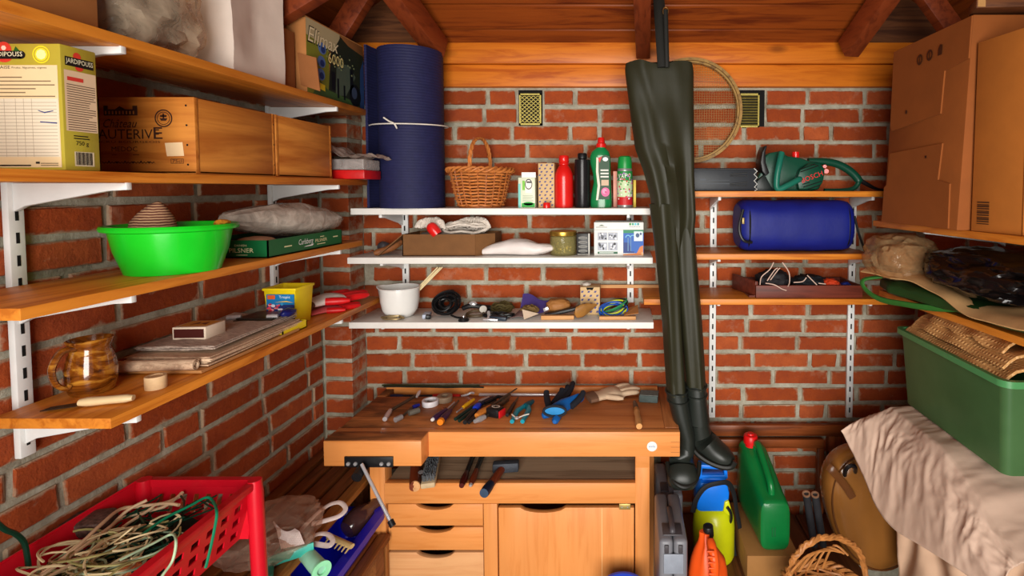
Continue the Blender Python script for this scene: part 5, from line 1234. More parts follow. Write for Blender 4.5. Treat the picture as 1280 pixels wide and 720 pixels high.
MB().lathe([(0, 0), (.0145, 0), (.0142, .002), (.0, .003)], axis_m(a + V((0, .002, 0)), a - b_), 18).build('end_cap', plain('blue_grey_cap', (56, 74, 98), .5), t)
MB().obox(b_ + V((.012, .01, .004)), .085, .03, .032, (0, 0, 6)).build('head', plain('cast_iron', (62, 66, 74), .6, .4, .25, 60, .6), t, bevel=.005)

# ------------------------------------------------ tools on the bench top
zt = ZB
def B(a, b_, dz=.006): p = pt(a, b_, z=zt + dz); return p
def tool(name, label, cat, parts, group=None):
    """parts: (name, material, [pixels on the bench], radii, height above top)"""
    c = B(*parts[0][2][0]); c.z = zt; t = thing(name, label, cat, c, group)
    for nm, mt, pp, rs, dz in parts:
        rs = rs if isinstance(rs, (list, tuple)) else [rs] * len(pp); dzs = dz if isinstance(dz, (list, tuple)) else [dz] * len(pp)
        P_ = [B(a, b_, h) for (a, b_), h in zip(pp, dzs)]
        if len(P_) == 2 and len(rs) > 2: P_ = [P_[0] + (P_[1] - P_[0]) * i / (len(rs) - 1) for i in range(len(rs))]
        MB().tube(P_, rs, 10).build(nm, mt, t)
    return t
OIL = plain('oily_steel', (96, 84, 70), .4, .7, .2)
tool('socket_spanner', 'long socket spanner with a bright chrome end, farthest left on the bench', 'spanner', [('head', CHROME, [(481, 524), (488, 513)], (.0075, .0085, .0085, .007), .009), ('shaft', OIL, [(488, 513), (521, 494)], .0052, .009), ('tip', CHROME, [(521, 496), (525, 488.5)], (.004, .006, .0062, .004), (.012, .02))])
tool('socket', 'short chrome socket lying right of the long socket spanner', 'socket', [('body', STEEL, [(494, 525), (502, 521)], (.0085, .0088, .0085), .009), ('drive', OIL, [(502, 521), (520, 505)], .004, .009)])
tool('screw_driver_bit', 'small tool with a grey knurled barrel and blue collar', 'tool', [('barrel', plain('knurled_grey', (112, 108, 98), .5, .4, .3), [(511, 516.5), (524, 512.5)], (.009, .0095, .0095, .009), .0105), ('collar', plain('royal_blue', (30, 40, 150), .4), [(516, 509), (524, 506)], (.006, .0065, .005), .009)])
c = B(538, 506, 0); t = thing('tape_roll', 'roll of white tape holding loose screws on the bench', 'tape', c)
MB().lathe([(.02, 0), (.027, 0), (.0275, .001), (.0275, .017), (.027, .018), (.02, .018), (.0195, .017), (.0195, .001), (.02, 0)], Matrix.Translation(c), 32).build('tape_ring', plain('white_tape', (226, 222, 226), .4), t)
m = MB(); rr = random.Random(9)
for i in range(16): m.cyl(c + V((rr.uniform(-.012, .012), rr.uniform(-.012, .012), .004 + .008 * rr.random())), c + V((rr.uniform(-.013, .013), rr.uniform(-.013, .013), .004 + .01 * rr.random())), .0016, 6)
m.build('loose_screws', OIL, t)['kind'] = 'stuff'
c = B(556, 501, 0); t = thing('tape_roll', 'greyish brown tape roll lying behind the white tape roll', 'tape', c)
MB().lathe([(.013, 0), (.026, 0), (.026, .019), (.013, .019), (.013, 0)], Matrix.Translation(c), 28).build('tape_ring', plain('grey_tape', (140, 118, 96), .5), t)
c = B(556, 511, 0); o = MB().lathe([(.006, 0), (.0125, 0), (.0125, .004), (.006, .004), (.006, 0)], Matrix.Translation(c), 20).build('washer', plain('copper_washer', (176, 116, 78), .4, .6), None); tag(o, 'copper coloured washer in front of the brown tape roll', 'washer')
ORG = plain('orange_plastic', (226, 126, 22), .35); PUR = plain('purple_plastic', (62, 32, 66), .35); YELP = plain('amber_plastic', (226, 168, 24), .35)
tool('screwdriver', 'purple screwdriver with pale end, leftmost of the two dark purple screwdrivers', 'screwdriver', [('handle', PUR, [(541, 524), (558, 512)], (.0075, .0095, .009, .0085, .006), .0105), ('end_cap', plain('pale_cap', (220, 214, 210), .4), [(540, 525), (542, 523.4)], (.005, .0072), .0105), ('shaft', STEEL, [(557, 513), (568, 503)], .003, .0105)])
tool('screwdriver', 'screwdriver with orange butt end nearest the bench front', 'screwdriver', [('handle', PUR, [(551, 526.5), (563, 513)], (.0105, .0115, .0105, .009, .007), .0125), ('end_cap', ORG, [(550, 528), (551.5, 526)], (.010, .0115), .0125), ('shaft', OIL, [(563, 513), (573, 501)], .0034, .0105)])
tool('screwdriver', 'small screwdriver with amber yellow handle near the bench back', 'screwdriver', [('handle', YELP, [(579, 509), (592, 499.5)], (.0055, .0075, .007, .0065, .006), .01), ('shaft', STEEL, [(578, 510), (571, 515)], .0025, .009)])
DG = plain('dark_green_grip', (14, 40, 34), .35)
tool('pliers', 'pliers with dark green grips and steel jaws', 'pliers', [('handle', DG, [(569, 524), (590, 509), (600, 503)], (.0055, .0065, .005), .011), ('handle', DG, [(574, 526), (592, 512), (600, 504)], (.0055, .0065, .005), .008), ('jaw', STEEL, [(600, 503), (611, 496)], (.0085, .009, .006, .003), .009)])
tool('screwdriver', 'dark screwdriver with a bright blue collar right of the green pliers', 'screwdriver', [('handle', BLACK, [(581, 528), (594, 513)], (.007, .0085, .008, .007), .010), ('collar', plain('bright_blue', (30, 60, 200), .35), [(593.5, 511), (599, 506)], (.009, .0115, .0115, .009), .013), ('shaft', NAVYG, [(599, 506), (616, 497)], (.008, .0075, .006), .012)])
tool('chisel', 'black handled wood chisel right of the blue collared screwdriver', 'chisel', [('handle', BLACK, [(586, 528), (603, 512)], (.0055, .0075, .0075, .006), .009), ('blade', OIL, [(603, 512), (620, 500)], (.005, .005, .003), .007)])
tool('bradawl', 'bradawl with orange wooden handle and long dark spike', 'bradawl', [('handle', wood('orange_handle', (206, 126, 52), (170, 92, 30), 'X', 2, .4, 0), [(596, 520), (613, 508)], (.009, .0125, .0115, .0095, .007), .017), ('spike', OIL, [(613, 508), (646, 485.5)], (.0045, .004, .0022), (.018, .03))])
tool('wrench', 'adjustable wrench with silver jaws below the orange handled bradawl', 'wrench', [('jaw', STEEL, [(593, 527), (606, 521)], (.006, .0105, .008), .009), ('handle', OIL, [(606, 521), (634, 500)], (.0065, .006, .0075), .008)])
tool('pincers', 'black steel pincers with open handles behind the tape measure', 'pincers', [('handle', BLACK, [(606, 504), (622, 496), (630, 497)], .006, .016), ('handle', OIL, [(612, 514), (628, 503), (634, 498)], .0065, .014), ('jaw', OIL, [(628, 503), (637, 494)], (.009, .011, .006), .013)])
c = B(619, 520, 0); t = thing('tape_measure', 'black tape measure with white dial and red side on the bench', 'tape measure', c)
Mt = Matrix.Translation(c) @ Matrix.Rotation(R(-22), 4, 'Z')
MB().box(-.026, .024, -.018, .018, 0, .03, Mt).build('case', BLACK, t, bevel=.006)
MB().box(.0245, .03, -.017, .017, .002, .026, Mt).build('red_side', plain('red_case', (196, 24, 30), .35), t, bevel=.002)
m = MB(); Md = Mt @ Matrix.Translation((0, 0, .0302)); m.use(K(224, 214, 200)).disc(Md, 0, .004, .015, .011, .0004); m.use(INKB).ring(Md, 0, .004, .010, .007, .7, .0008).rect(Md, -.004, 0, .005, .007, .0008); m.build('dial', None, t, smooth=False)
tool('utility_knife', 'black utility knife lying between tape measure and teal pliers', 'knife', [('handle', BLACK, [(634, 519), (643, 504)], (.006, .0075, .007, .006), .009), ('blade', OIL, [(643, 504), (648, 496)], (.005, .004, .002), .008)])
TEAL = plain('teal_grip', (14, 140, 160), .35); TEALD = plain('dark_teal', (10, 74, 86), .4)
t = tool('pliers', 'teal gripped pliers tied with a white cord', 'pliers', [('handle', TEAL, [(640, 527), (646, 514), (657, 506)], (.007, .009, .006), .011), ('handle', TEAL, [(653, 527), (661, 513), (660, 505)], (.007, .009, .006), .011), ('jaw', TEALD, [(657, 508), (666, 501.5)], (.011, .0115, .009, .007), .012)])
MB().tube([B(640, 518, .02), B(646, 523, .021), B(655, 519, .021), B(661, 517.5, .019)], .0022, 6).build('cord', STR_, t); MB().lathe([(.004, 0), (.007, 0), (.007, .004), (.004, .004), (.004, 0)], Matrix.Translation(B(646, 523, .019)), 14).build('ring', CHROME, t)
# gloves
t = thing('rubber_glove', 'blue and black rubber-coated glove lying crumpled on the bench', 'glove', B(705, 510, 0))
BG, BK = plain('blue_rubber', (16, 92, 168), .5, 0, .15), plain('black_knit', (26, 30, 40), .8)
m = MB(); rings = []
for (a, b_, w, h, dz) in ((690, 512, .028, .017, .026), (700, 508, .034, .022, .027), (710, 505, .036, .022, .027), (720, 500, .03, .019, .025), (728, 497, .018, .013, .02)):
    rings.append(ell(B(a, b_, dz), w, h, 18, .9, V((.35, .94, 0)), V((0, 0, 1))))
m.loft(rings); m.build('palm', BG, t)
MB().tube([B(694, 512, .036) + V((.036 * math.cos(q / 24 * 2 * PI), -.012, .017 * math.sin(q / 24 * 2 * PI))) for q in range(24)], .0042, 8, closed=True).build('cuff_hem', BK, t)
MB().lathe([(0, 0), (.034, 0), (.0, .004)], Matrix.Translation(B(694, 512, .036) + V((0, -.009, 0))) @ Matrix.Rotation(R(90), 4, 'X') @ Matrix.Diagonal((1, .48, 1, 1)), 24).build('cuff_inside', plain('cyan_lining', (40, 130, 190), .7), t)
for pp in ([(700, 505), (709, 494), (714, 485), (716, 479)], [(696, 503), (703, 494), (708, 488), (710, 483)], [(692, 504), (698, 496), (702, 490), (703, 486)], [(686, 508), (684, 500), (683, 493), (683, 489)], [(714, 508), (722, 501), (727, 495), (729, 490)]):
    P_ = [B(a, b_, .02 + .008 * i) for i, (a, b_) in enumerate(pp)]; MB().tube(P_ + [P_[-1] + (P_[-1] - P_[-2]) * .25], [.011, .011, .0105, .0095, .005], 10).build('finger', BK, t)
for pp in ([(690, 516), (684, 518), (679, 519)], [(700, 515), (697, 521), (694, 526)]):
    P_ = [B(a, b_, .012) for a, b_ in pp]; MB().tube(P_ + [P_[-1] + (P_[-1] - P_[-2]) * .3], [.011, .012, .0115, .006], 10).build('finger', BG, t)
CG = plain('cream_leather', (206, 178, 148), .75, 0, .12)
a, b_ = B(736, 500, 0), B(802, 492, 0); a.z = b_.z = zt
glove('work_glove', 'cream leather work glove lying flat near the right end of the bench', a + V((0, -.005, 0)), b_ + V((-.005, .015, 0)), .075, 0, CG, CG, 1, .12, plain('grey_brown_cuff', (116, 84, 64), .85), .03, .2)
t = thing('sanding_block', 'grey-green abrasive block beside the cream glove', 'block', B(812, 500, 0)); c = B(811, 500, 0)
MB().obox(c + V((0, 0, .012)), .066, .05, .024, (0, 0, -8)).build('block', plain('grey_green', (74, 86, 84), .8, 0, .15, 80, .5), t, bevel=.003)
MB().obox(c + V((.002, -.0, .0252)), .064, .046, .002, (0, 0, -8)).build('grit_face', plain('grey_grit', (104, 110, 106), .9, 0, .2, 120, .6), t)
tool('chisel', 'chisel with a pale turned wooden handle, nearest the right end of the bench', 'chisel', [('handle', wood('pale_handle', (216, 158, 96), (180, 116, 60), 'Y', 2, .4, 0), [(799, 533), (796, 515)], (.0095, .0115, .0105, .009, .0105), .0125), ('ferrule', plain('brass', (190, 150, 70), .3, .9), [(796, 515), (795.3, 511)], .0085, .0125), ('blade', OIL, [(795.3, 511), (793, 502)], (.007, .0075, .005), .0085)])
# tray contents along the back
def trayrod(name, label, cat, pa, pb, Y, parts):
    zr = ZB - .014; a, b_ = V((px_x(pa, 492, Y), Y, zr)), V((px_x(pb, 492, Y), Y, zr)); t = thing(name, label, cat, (a + b_) / 2)
    for nm, f0, f1, rs, mt in parts: MB().tube([a + (b_ - a) * (f0 + (f1 - f0) * i / (len(rs) - 1)) + V((0, 0, .006)) for i in range(len(rs))], rs, 10).build(nm, mt, t)
RTOOL = plain('tool_red', (172, 26, 20), .35)
trayrod('bolt_cutter', 'long tool with black shaft and red grip in the tray along the bench back', 'cutter', 488, 577, 1.832, [('black_grip', 0, .18, (.008, .0105, .010, .0085), plain('blue_black', (22, 24, 48), .4)), ('shaft', .18, .6, (.008, .008, .008), BLACK), ('red_grip', .6, .98, (.010, .0115, .011, .010), RTOOL)])
t0 = B(586, 491, .012); t = thing('chrome_hook', 'small chrome hook end next to the red grip in the bench tray', 'hook', t0); MB().tube(smooth_path([V((px_x(577, 493, 1.835), 1.832, ZB - .006)), V((px_x(584, 492, 1.835), 1.83, ZB)), V((px_x(589, 490, 1.835), 1.834, ZB + .006)), V((px_x(592, 491, 1.835), 1.84, ZB + .002))], 4), .0042, 8).build('hook', CHROME, t)
trayrod('metal_rod', 'bright metal rod lying in the tray along the bench back', 'rod', 599, 708, 1.85, [('rod', 0, 1, (.0062, .0062), CHROME)])
for (pa, pb, ya, yb, cc, lb, r) in ((478, 598, 481, 487, (50, 58, 26), 'thin olive cane lying on the back edge of the bench, the upper one', .0034), (482, 604, 484, 488, (30, 32, 20), 'thin dark cane lying on the back edge of the bench, the lower one', .0032)):
    a, b_ = V((px_x(pa, ya, 1.895), 1.893, ZB + .0105)), V((px_x(pb, yb, 1.87), 1.885, ZB + .0100))
    if r < .0033: a.y -= .012; b_.y -= .01; 
    tag(MB().tube([a + (b_ - a) * i / 8 + V((0, .002 * math.sin(i), .0006 * math.sin(i * 2.2))) for i in range(9)], r, 7).build('garden_cane', plain('cane_%d' % cc[0], cc, .6), None), lb, 'cane')
# ================================================================= WADERS, SIEVE, RIGHT-HAND SHELVES
YW = 1.62
WAD = plain('wader_rubber', (40, 39, 22), .55, 0, .12, 8, .25); WADD = plain('wader_dark', (24, 24, 20), .45, 0, .1)
t = thing('waders', 'pair of dark olive chest waders with boots hanging from the rafter', 'waders', (px_x(850, 600, YW), YW, px_z(850, 605, YW)))
def wx(q, y=300): return px_x(q, y, YW)
def tab(rows, y):
    for (y0, *a), (y1, *b_) in zip(rows, rows[1:]):
        if y <= y1:
            f = (y - y0) / (y1 - y0); return [p + (q - p) * f for p, q in zip(a, b_)]
    return list(rows[-1][1:])
body = [(78, 782, 866, .038), (86, 781, 868, .045), (110, 784, 868, .05), (150, 789, 868, .055), (185, 794, 868, .057), (215, 805, 868, .057), (245, 813, 869, .056), (270, 816, 870, .05), (300, 822, 867, .034), (325, 832, 860, .016)]
m = MB(); rings = []; N = 64
for k in range(40):
    y = 78 + 247 * k / 39; a, b_, dep = tab(body, y); x0, x1, zz = px_x(a, y, YW), px_x(b_, y, YW), px_z(830, y, YW); ring = []
    g = min(1, max(0, (y - 90) / 120))
    for j in range(N):
        th = 2 * PI * j / N; k_, l_ = math.cos(th), math.sin(th)
        x = (x0 + x1) / 2 + (x1 - x0) / 2 * math.copysign(abs(k_) ** .75, k_); u = (x - x0) / (x1 - x0)
        fold = .011 * g * math.sin(u * 14.5 + .5 * math.sin(y * .02)) + .009 * math.exp(-((u - .35 - (y - 130) * .0022) / .07) ** 2) * (y < 230)
        fold += .006 * noise.noise(V((u * 5, y * .02, 1)))
        ring.append(V((x, YW + .02 + dep * math.copysign(abs(l_) ** .8, l_) * (1 - .3 * (1 - g)) - (fold if l_ < 0 else 0), zz + (.006 * math.sin(u * 9) if k == 0 else 0))))
    rings.append(ring)
m.loft(rings); m.build('bib', WAD, t)
legL = [(255, 812, 846, .042), (300, 818, 848, .044), (340, 822, 850, .044), (400, 828, 852, .044), (450, 831, 855, .044), (492, 834, 858, .044), (520, 841, 863, .046), (545, 849, 868, .047)]
legR = [(255, 840, 869, .042), (300, 842, 871, .044), (340, 844, 874, .044), (400, 850, 879, .044), (450, 855, 882, .044), (487, 859, 884, .044), (500, 860, 884, .046), (530, 861, 888, .047)]
def leg(rows, dy, y0, y1, mat, name, ph, fold=.005):
    m = MB(); rings = []
    for k in range(36):
        y = y0 + (y1 - y0) * k / 35; a, b_, dep = tab(rows, y); x0, x1, zz = px_x(a, y, YW), px_x(b_, y, YW), px_z(850, y, YW); ring = []
        for j in range(36):
            th = 2 * PI * j / 36; f = 1 + fold / .045 * math.cos(th * 5 + ph + y * .008)
            ring.append(V(((x0 + x1) / 2 + (x1 - x0) / 2 * math.cos(th) * (1 + .3 * (f - 1)), YW + .02 + dy + dep * math.sin(th) * f, zz)))
        rings.append(ring)
    m.loft(rings); return m.build(name, mat, t)
leg(legL, -.012, 255, 492, WAD, 'trouser_leg', .3); leg(legR, .012, 255, 488, WAD, 'trouser_leg', 2)
BOOT = plain('boot_rubber', (34, 38, 34), .38, 0, .1, 12, .15)
leg([(y, a - 1, b_ + 1, d) for y, a, b_, d in legL], -.012, 488, 560, BOOT, 'boot_shaft', .5, .001); leg([(y, a - 1, b_ + 1, d) for y, a, b_, d in legR], .012, 484, 532, BOOT, 'boot_shaft', 1.5, .001)
for rows, dy, y in ((legL, -.012, 489), (legR, .012, 486), (legL, -.012, 500), (legR, .012, 497)):
    a, b_, dep = tab(rows, y); x0, x1, zz = px_x(a - 1.5, y, YW), px_x(b_ + 1.5, y, YW), px_z(850, y, YW)
    MB().tube([V(((x0 + x1) / 2 + (x1 - x0) / 2 * math.cos(2 * PI * i / 32), YW + .02 + dy + (dep + .002) * math.sin(2 * PI * i / 32), zz)) for i in range(32)], .0032, 6, closed=True).build('boot_welt', BOOT, t)
def boot_foot(path, name):
    """path: (px, py, Y, half width m, half height m) from ankle to toe"""
    pts = [pt(a, b_, y=Yq) for a, b_, Yq, *_ in path]; m = MB(); rings = []; sole = []
    for i, (p, q) in enumerate(zip(pts, path)):
        d = (pts[min(i + 1, len(pts) - 1)] - pts[max(i - 1, 0)]).normalized(); side = d.cross(V((0, 0, 1)) if abs(d.z) < .9 else V((0, -1, 0))).normalized()
        if side.x < 0: side = -side
        up = side.cross(d).normalized(); 
        if up.y > 0 and abs(d.z) > .7: up = -up
        rings.append(ell(p, q[3], q[4], 28, .85, side, up)); sole.append((p, side, up, q[3], q[4]))
    m.loft(rings); m.build(name, BOOT, t)
    return sole
# foot hanging down: left boot toe towards the viewer and down, right boot toe to the right
s1 = boot_foot([(859, 545, 1.63, .024, .044), (856, 562, 1.63, .029, .05), (852, 576, 1.62, .039, .048), (852.5, 588, 1.60, .047, .045), (853, 598, 1.575, .049, .04), (853.5, 604, 1.56, .046, .032), (854, 608.5, 1.55, .034, .02), (854, 610.5, 1.545, .014, .008)], 'boot_foot')
s2 = boot_foot([(873, 526, 1.66, .031, .047), (876, 543, 1.66, .036, .047), (884, 556, 1.65, .041, .042), (894, 565, 1.635, .042, .037), (904, 571, 1.62, .038, .031), (912, 575.5, 1.61, .029, .023), (917, 578, 1.605, .014, .012)], 'boot_foot')
m = MB(); m.tube(smooth_path([pt(a, b_, y=Yq) for a, b_, Yq in ((834, 578, 1.6), (836, 590, 1.575), (843, 602, 1.55), (855, 608.5, 1.54), (867, 604, 1.55), (873, 592, 1.575), (874, 578, 1.6))], 5), .0075, 8); m.build('sole', WADD, t)
m = MB(); m.tube(smooth_path([pt(a, b_, y=Yq) for a, b_, Yq in ((863, 556, 1.63), (872, 568, 1.61), (886, 578, 1.595), (902, 584, 1.585), (914, 584, 1.58), (919, 577, 1.58))], 5), .0085, 8); m.build('sole', WADD, t)
# braces
m = MB(); a, b_ = pt(829, 84, y=1.6), pt(823, -8, y=1.63); m.tube([a, (a + b_) / 2, b_], .019, 8, flat=.35, up=V((0, 1, 0))); m.build('brace', WADD, t)
m = MB(); a, b_ = pt(834, 84, y=1.59), pt(832, 12, y=1.6); m.tube([a, (a + b_) / 2, b_], .0075, 8, flat=.5); m.build('brace', WADD, t)
m = MB(); c = pt(832, 14, y=1.6); m.tube([c + V((.008 * math.cos(2 * PI * i / 16), 0, .012 * math.sin(2 * PI * i / 16))) for i in range(16)], .002, 6, closed=True); m.build('buckle', plain('dull_brass', (150, 110, 60), .4, .8), t)
# sieve
Y = 1.885; c = V((px_x(862, 139, Y), Y, px_z(862, 139, Y))); rs = 64 * Y / 640
t = thing('garden_sieve', 'large round garden sieve hanging on the wall behind the waders', 'sieve', c)
HOOP = wood('bent_hoop', (166, 126, 60), (112, 78, 34), 'Y', 1, .5, 0)
M = Matrix.Translation(c) @ Matrix.Rotation(R(90 + 3), 4, 'X')
MB().lathe([(rs - .010, -.018), (rs, -.018), (rs, .022), (rs - .010, .022), (rs - .010, -.018)], M, 64).build('hoop', HOOP, t)
MB().lathe([(rs - .017, -.012), (rs - .0105, -.012), (rs - .0105, .014), (rs - .017, .014), (rs - .017, -.012)], M, 64).build('inner_hoop', HOOP, t)
m = MB(); n = 40
for i in range(1, n):
    u = -1 + 2 * i / n; L = math.sqrt(max(0, 1 - u * u)) * (rs - .012); k = u * (rs - .012)
    m.box(k - .0004, k + .0004, -L, L, .006, .0066, M).box(-L, L, k - .0004, k + .0004, .0066, .0072, M)
m.build('wire_mesh', plain('mesh_wire', (120, 98, 58), .5, .6), t, smooth=False)['kind'] = 'stuff'

# --- chainsaw and its bar cover
z = ZR[0] + .0005
Yc = 1.725
t = thing('chainsaw', 'green electric chainsaw with red BOSCH lettering on the top wooden shelf', 'chainsaw', (px_x(1000, 240, Yc), 1.77, z))
CS = plain('saw_green', (8, 66, 48), .35, 0, .06); CSD = plain('saw_dark', (16, 26, 24), .4)
MB().pix([(944, 240), (944, 229), (953, 212), (955, 196), (962, 191), (978, 188), (984, 195), (1000, 197), (1014, 202), (1026, 204), (1032, 212), (1030, 225), (1024, 237), (1010, 240)], Yc + .03, .085).build('motor_housing', CS, t, bevel=.006)
MB().pix([(945, 239.5), (946, 226), (956, 218), (968, 240)], Yc + .012, .02).build('sprocket_cover', CSD, t, bevel=.003)
MB().pix([(999, 237.5), (996, 224), (1000, 212), (1012, 204), (1024, 207), (1031, 216), (1029, 228), (1022, 237)], Yc + .004, .027).build('side_cover', CS, t, bevel=.006)
m = MB()
for (a, b_, c, d) in ((1001, 211.5, 1019, 205), (1000.5, 215, 1023, 207), (1004, 234, 1027, 226.5), (1010, 236.5, 1025, 231.5), (1003, 230.5, 1012, 227.8)):
    m.tube([pt(a, b_, y=Yc + .004), pt(c, d, y=Yc + .004)], .0016, 6)
m.build('vent_slots', DARK, t)['kind'] = 'stuff'
p0, u_ = pt(1003, 228.8, y=Yc + .002), pt(1029, 219, y=Yc + .002); uu = (u_ - p0); L = uu.length; uu.normalize(); vv = V((0, -1, 0)).cross(uu)
m = MB(); m.use(K(214, 30, 36)).text('BOSCH', face_m(p0, uu, vv), 0, 0, L, .0165, .0006); m.build('lettering', None, t, smooth=False)
loop = smooth_path([pt(a, b_, y=Yc + dy) for a, b_, dy in ((977, 191, .0), (974, 205, -.012), (971, 222, -.015), (972, 236, -.012), (985, 231.5, -.01), (997, 225, 0), (1000, 224, .01))], 5)
MB().tube(loop, .0105, 10).build('front_handle', plain('handle_green', (24, 104, 86), .35, 0, .05), t)
MB().pix([(953, 214), (951, 203), (953, 190), (956, 182.5), (959.5, 181.5), (957, 190), (957.5, 203), (962, 216), (958, 220)], Yc + .0, .07).build('hand_guard', BLACK, t, bevel=.003)
rear = smooth_path([pt(a, b_, y=Yc + .06) for a, b_ in ((1010, 201.5), (1030, 202), (1046, 205), (1060, 212), (1070, 221), (1073, 228), (1066, 236), (1050, 238.5), (1030, 238.5))], 5)
MB().tube(rear, [.012 + .002 * math.sin(i * PI / len(rear)) if i < len(rear) * .6 else .0085 for i in range(len(rear))], 10).build('rear_handle', CS, t)
MB().cyl(pt(994.5, 199, y=Yc + .06), pt(994.5, 190, y=Yc + .06), .0125, 16).build('filler_cap', REDP, t)
MB().cyl(pt(1033, 214, y=Yc + .05), pt(1033, 214, y=Yc + .03), .008, 12).build('trigger_lock', REDP, t); MB().cyl(pt(1031, 208, y=Yc + .05), pt(1031, 208, y=Yc + .03), .006, 12).build('trigger', REDP, t)
MB().tube(smooth_path([pt(1071, 223, y=Yc + .06), pt(1083, 230, y=Yc + .06), pt(1095, 236, y=Yc + .07), pt(1106, 237.5, y=Yc + .1)], 5), [.009 - .005 * i / 15 for i in range(16)], 8).build('cable_boot', BLACK, t)
t = thing('bar_cover', 'long black plastic chainsaw bar cover with a toothed white edge', 'cover', (px_x(905, 240, Yc), 1.76, z))
xa_, xb_ = px_x(835, 240, Yc + .005), px_x(946, 240, Yc + .005)
MB().box(xa_, xb_, Yc + .005, Yc + .05, z, px_z(905, 210, Yc)).build('cover', plain('cover_black', (36, 40, 46), .45, 0, .1), t, bevel=.003)
m = MB()
for (a, b_, c, d) in ((913, 216, 934, 220), (913, 228, 934, 232)):
    m.tube([pt(a, b_ + 2, y=Yc + .004), pt(a, d, y=Yc + .004), pt(c, d, y=Yc + .004), pt(c, b_, y=Yc + .004)], .0022, 6, closed=True)
m.tube([pt(830, 212.5, y=Yc + .004), pt(942, 211.5, y=Yc + .004)], .002, 6); m.build('ribs', BLACK, t)['kind'] = 'stuff'
m = MB(); m.use(K(64, 70, 78)); M = FX((px_x(875, 232, Yc), Yc + .005, px_z(875, 230, Yc))); m.rect(M, 0, 0, .1, .002, .0006).rect(M, .03, .012, .1, .0132, .0006).rect(M, .0, .012, .02, .018, .0006); m.build('embossing', None, t, smooth=False)
m = MB(); zz_ = [pt(a, b_, y=Yc + .003) for a, b_ in ((942.5, 210.5), (946.5, 214), (942.5, 218), (946.5, 222), (942.5, 226), (946.5, 230), (943, 234), (946.5, 236.5), (943, 239))]; m.tube(zz_, .0016, 6); m.build('toothed_edge', K(210, 210, 204), t)
# --- blue bag
z = ZR[1] + .0005
t = thing('duffel_bag', 'royal blue rolled bag with black straps on the middle wooden shelf', 'bag', (px_x(997, 316, 1.76), 1.79, z))
BLU = plain('royal_blue_bag', (11, 24, 114), .55, 0, .08, 14, .4)
x0, x1 = px_x(927, 280, 1.72), px_x(1069, 280, 1.72); h = px_z(990, 249.5, 1.72) - z; m = MB(); rings = []
for i in range(33):
    f = i / 32; e = min(1, min(f, 1 - f) * 9 + .0); k = .82 + .18 * math.sqrt(max(0, 1 - (1 - e) ** 2)); k *= 1 + .003 * math.sin(f * 30)
    rings.append([p + V((0, 0, .004)) * noise.noise(V((j * .4, f * 5, 2))) for j, p in enumerate(ell(V((x0 + (x1 - x0) * f, 1.79, z + h / 2)), .083 * k, h / 2 * k - .002, 36, .72, V((0, 1, 0)), V((0, 0, 1))))])
m.loft(rings); m.build('bag_body', BLU, t)
for q, r_ in ((937, .9), (1061, .88)):
    xx = px_x(q, 280, 1.72); ring = ell(V((xx, 1.79, z + h / 2)), .083 * r_ * 1.04, (h / 2) * r_ * 1.04 - .003, 36, .72, V((0, 1, 0)), V((0, 0, 1)))
    MB().tube(ring, .006, 6, closed=True).build('strap', BLACK, t)
MB().tube(smooth_path([pt(929, 262, y=1.71), pt(924, 285, y=1.70), pt(929, 300, y=1.695), pt(940, 303, y=1.70)], 5), .005, 8).build('carry_loop', BLACK, t)
MB().tube(smooth_path([pt(1068, 270, y=1.72), pt(1073, 290, y=1.71), pt(1078, 305, y=1.71), pt(1082, 315, y=1.71)], 5), .004, 8).build('loose_strap', BLACK, t)
MB().obox(pt(929, 276, y=1.703), .008, .01, .022, (0, 0, 0)).build('clip', plain('clip_brass', (150, 130, 80), .4, .6), t, bevel=.002)
# --- dark wooden tray with straps and cloths
z = ZR[2] + .0005
t = thing('wooden_tray', 'dark reddish wooden tray holding black straps and bright cloths', 'tray', (px_x(1005, 374, 1.72), 1.8, z))
x0, x1 = px_x(945, 374, 1.715), px_x(1078, 374, 1.715); x0b = px_x(945, 374, 1.715) - .01; h = px_z(1000, 357, 1.715) - z
TW = wood('tray_wood', (112, 48, 32), (70, 26, 18), 'X', 1, .5, .3, .6)
MB().box(x0, x1, 1.715, 1.727, z, z + h).build('side_panel', TW, t, bevel=.001)
m = MB(); q = -.045; m.raw([V((x0 + (q if yy > 1.8 else 0) + o_, yy, zz)) for yy in (1.727, 1.885) for o_ in (0, .01) for zz in (z, z + h + .012)], [(0, 1, 3, 2), (4, 6, 7, 5), (0, 4, 5, 1), (2, 3, 7, 6), (0, 2, 6, 4), (1, 5, 7, 3)]); m.build('end_panel', TW, t, bevel=.001)
MB().box(x1 - .01, x1, 1.7275, 1.885, z, z + h).build('end_panel', TW, t, bevel=.001); MB().box(x0 - .04, x1, 1.873, 1.885, z, z + h).build('side_panel', TW, t); MB().box(x0 - .02, x1 - .011, 1.7275, 1.872, z, z + .006).build('tray_bottom', TW, t)
m = MB(); m.blob((px_x(967, 348, 1.77), 1.775, z + .046), .115, .1, .085, .18, 3, 4, 4, .9, False, z + .008); tag(m.build('black_strap_bag', plain('black_cloth', (22, 20, 24), .7), None), 'black harness bag with pale piping in the left half of the wooden tray', 'bag')
PIPE = plain('pale_piping', (206, 176, 160), .6)
m = MB()
for P_ in (((950, 356), (952, 346), (962, 337), (967, 328)), ((978, 328), (986, 340), (987, 352), (985, 358)), ((959, 351), (968, 338), (972, 335)), ((963, 350), (972, 338), (975, 335)), ((957, 354), (968, 356), (977, 361), (983, 363))):
    m.tube(smooth_path([pt(a, b_, y=1.717 - (.012 if b_ > 354 else 0)) for a, b_ in P_], 4), .0018, 6)
o = m.build('pale_piping', PIPE, None); tag(o, 'pale and pinkish cords draped over the black harness bag', 'cord', None, 'stuff')
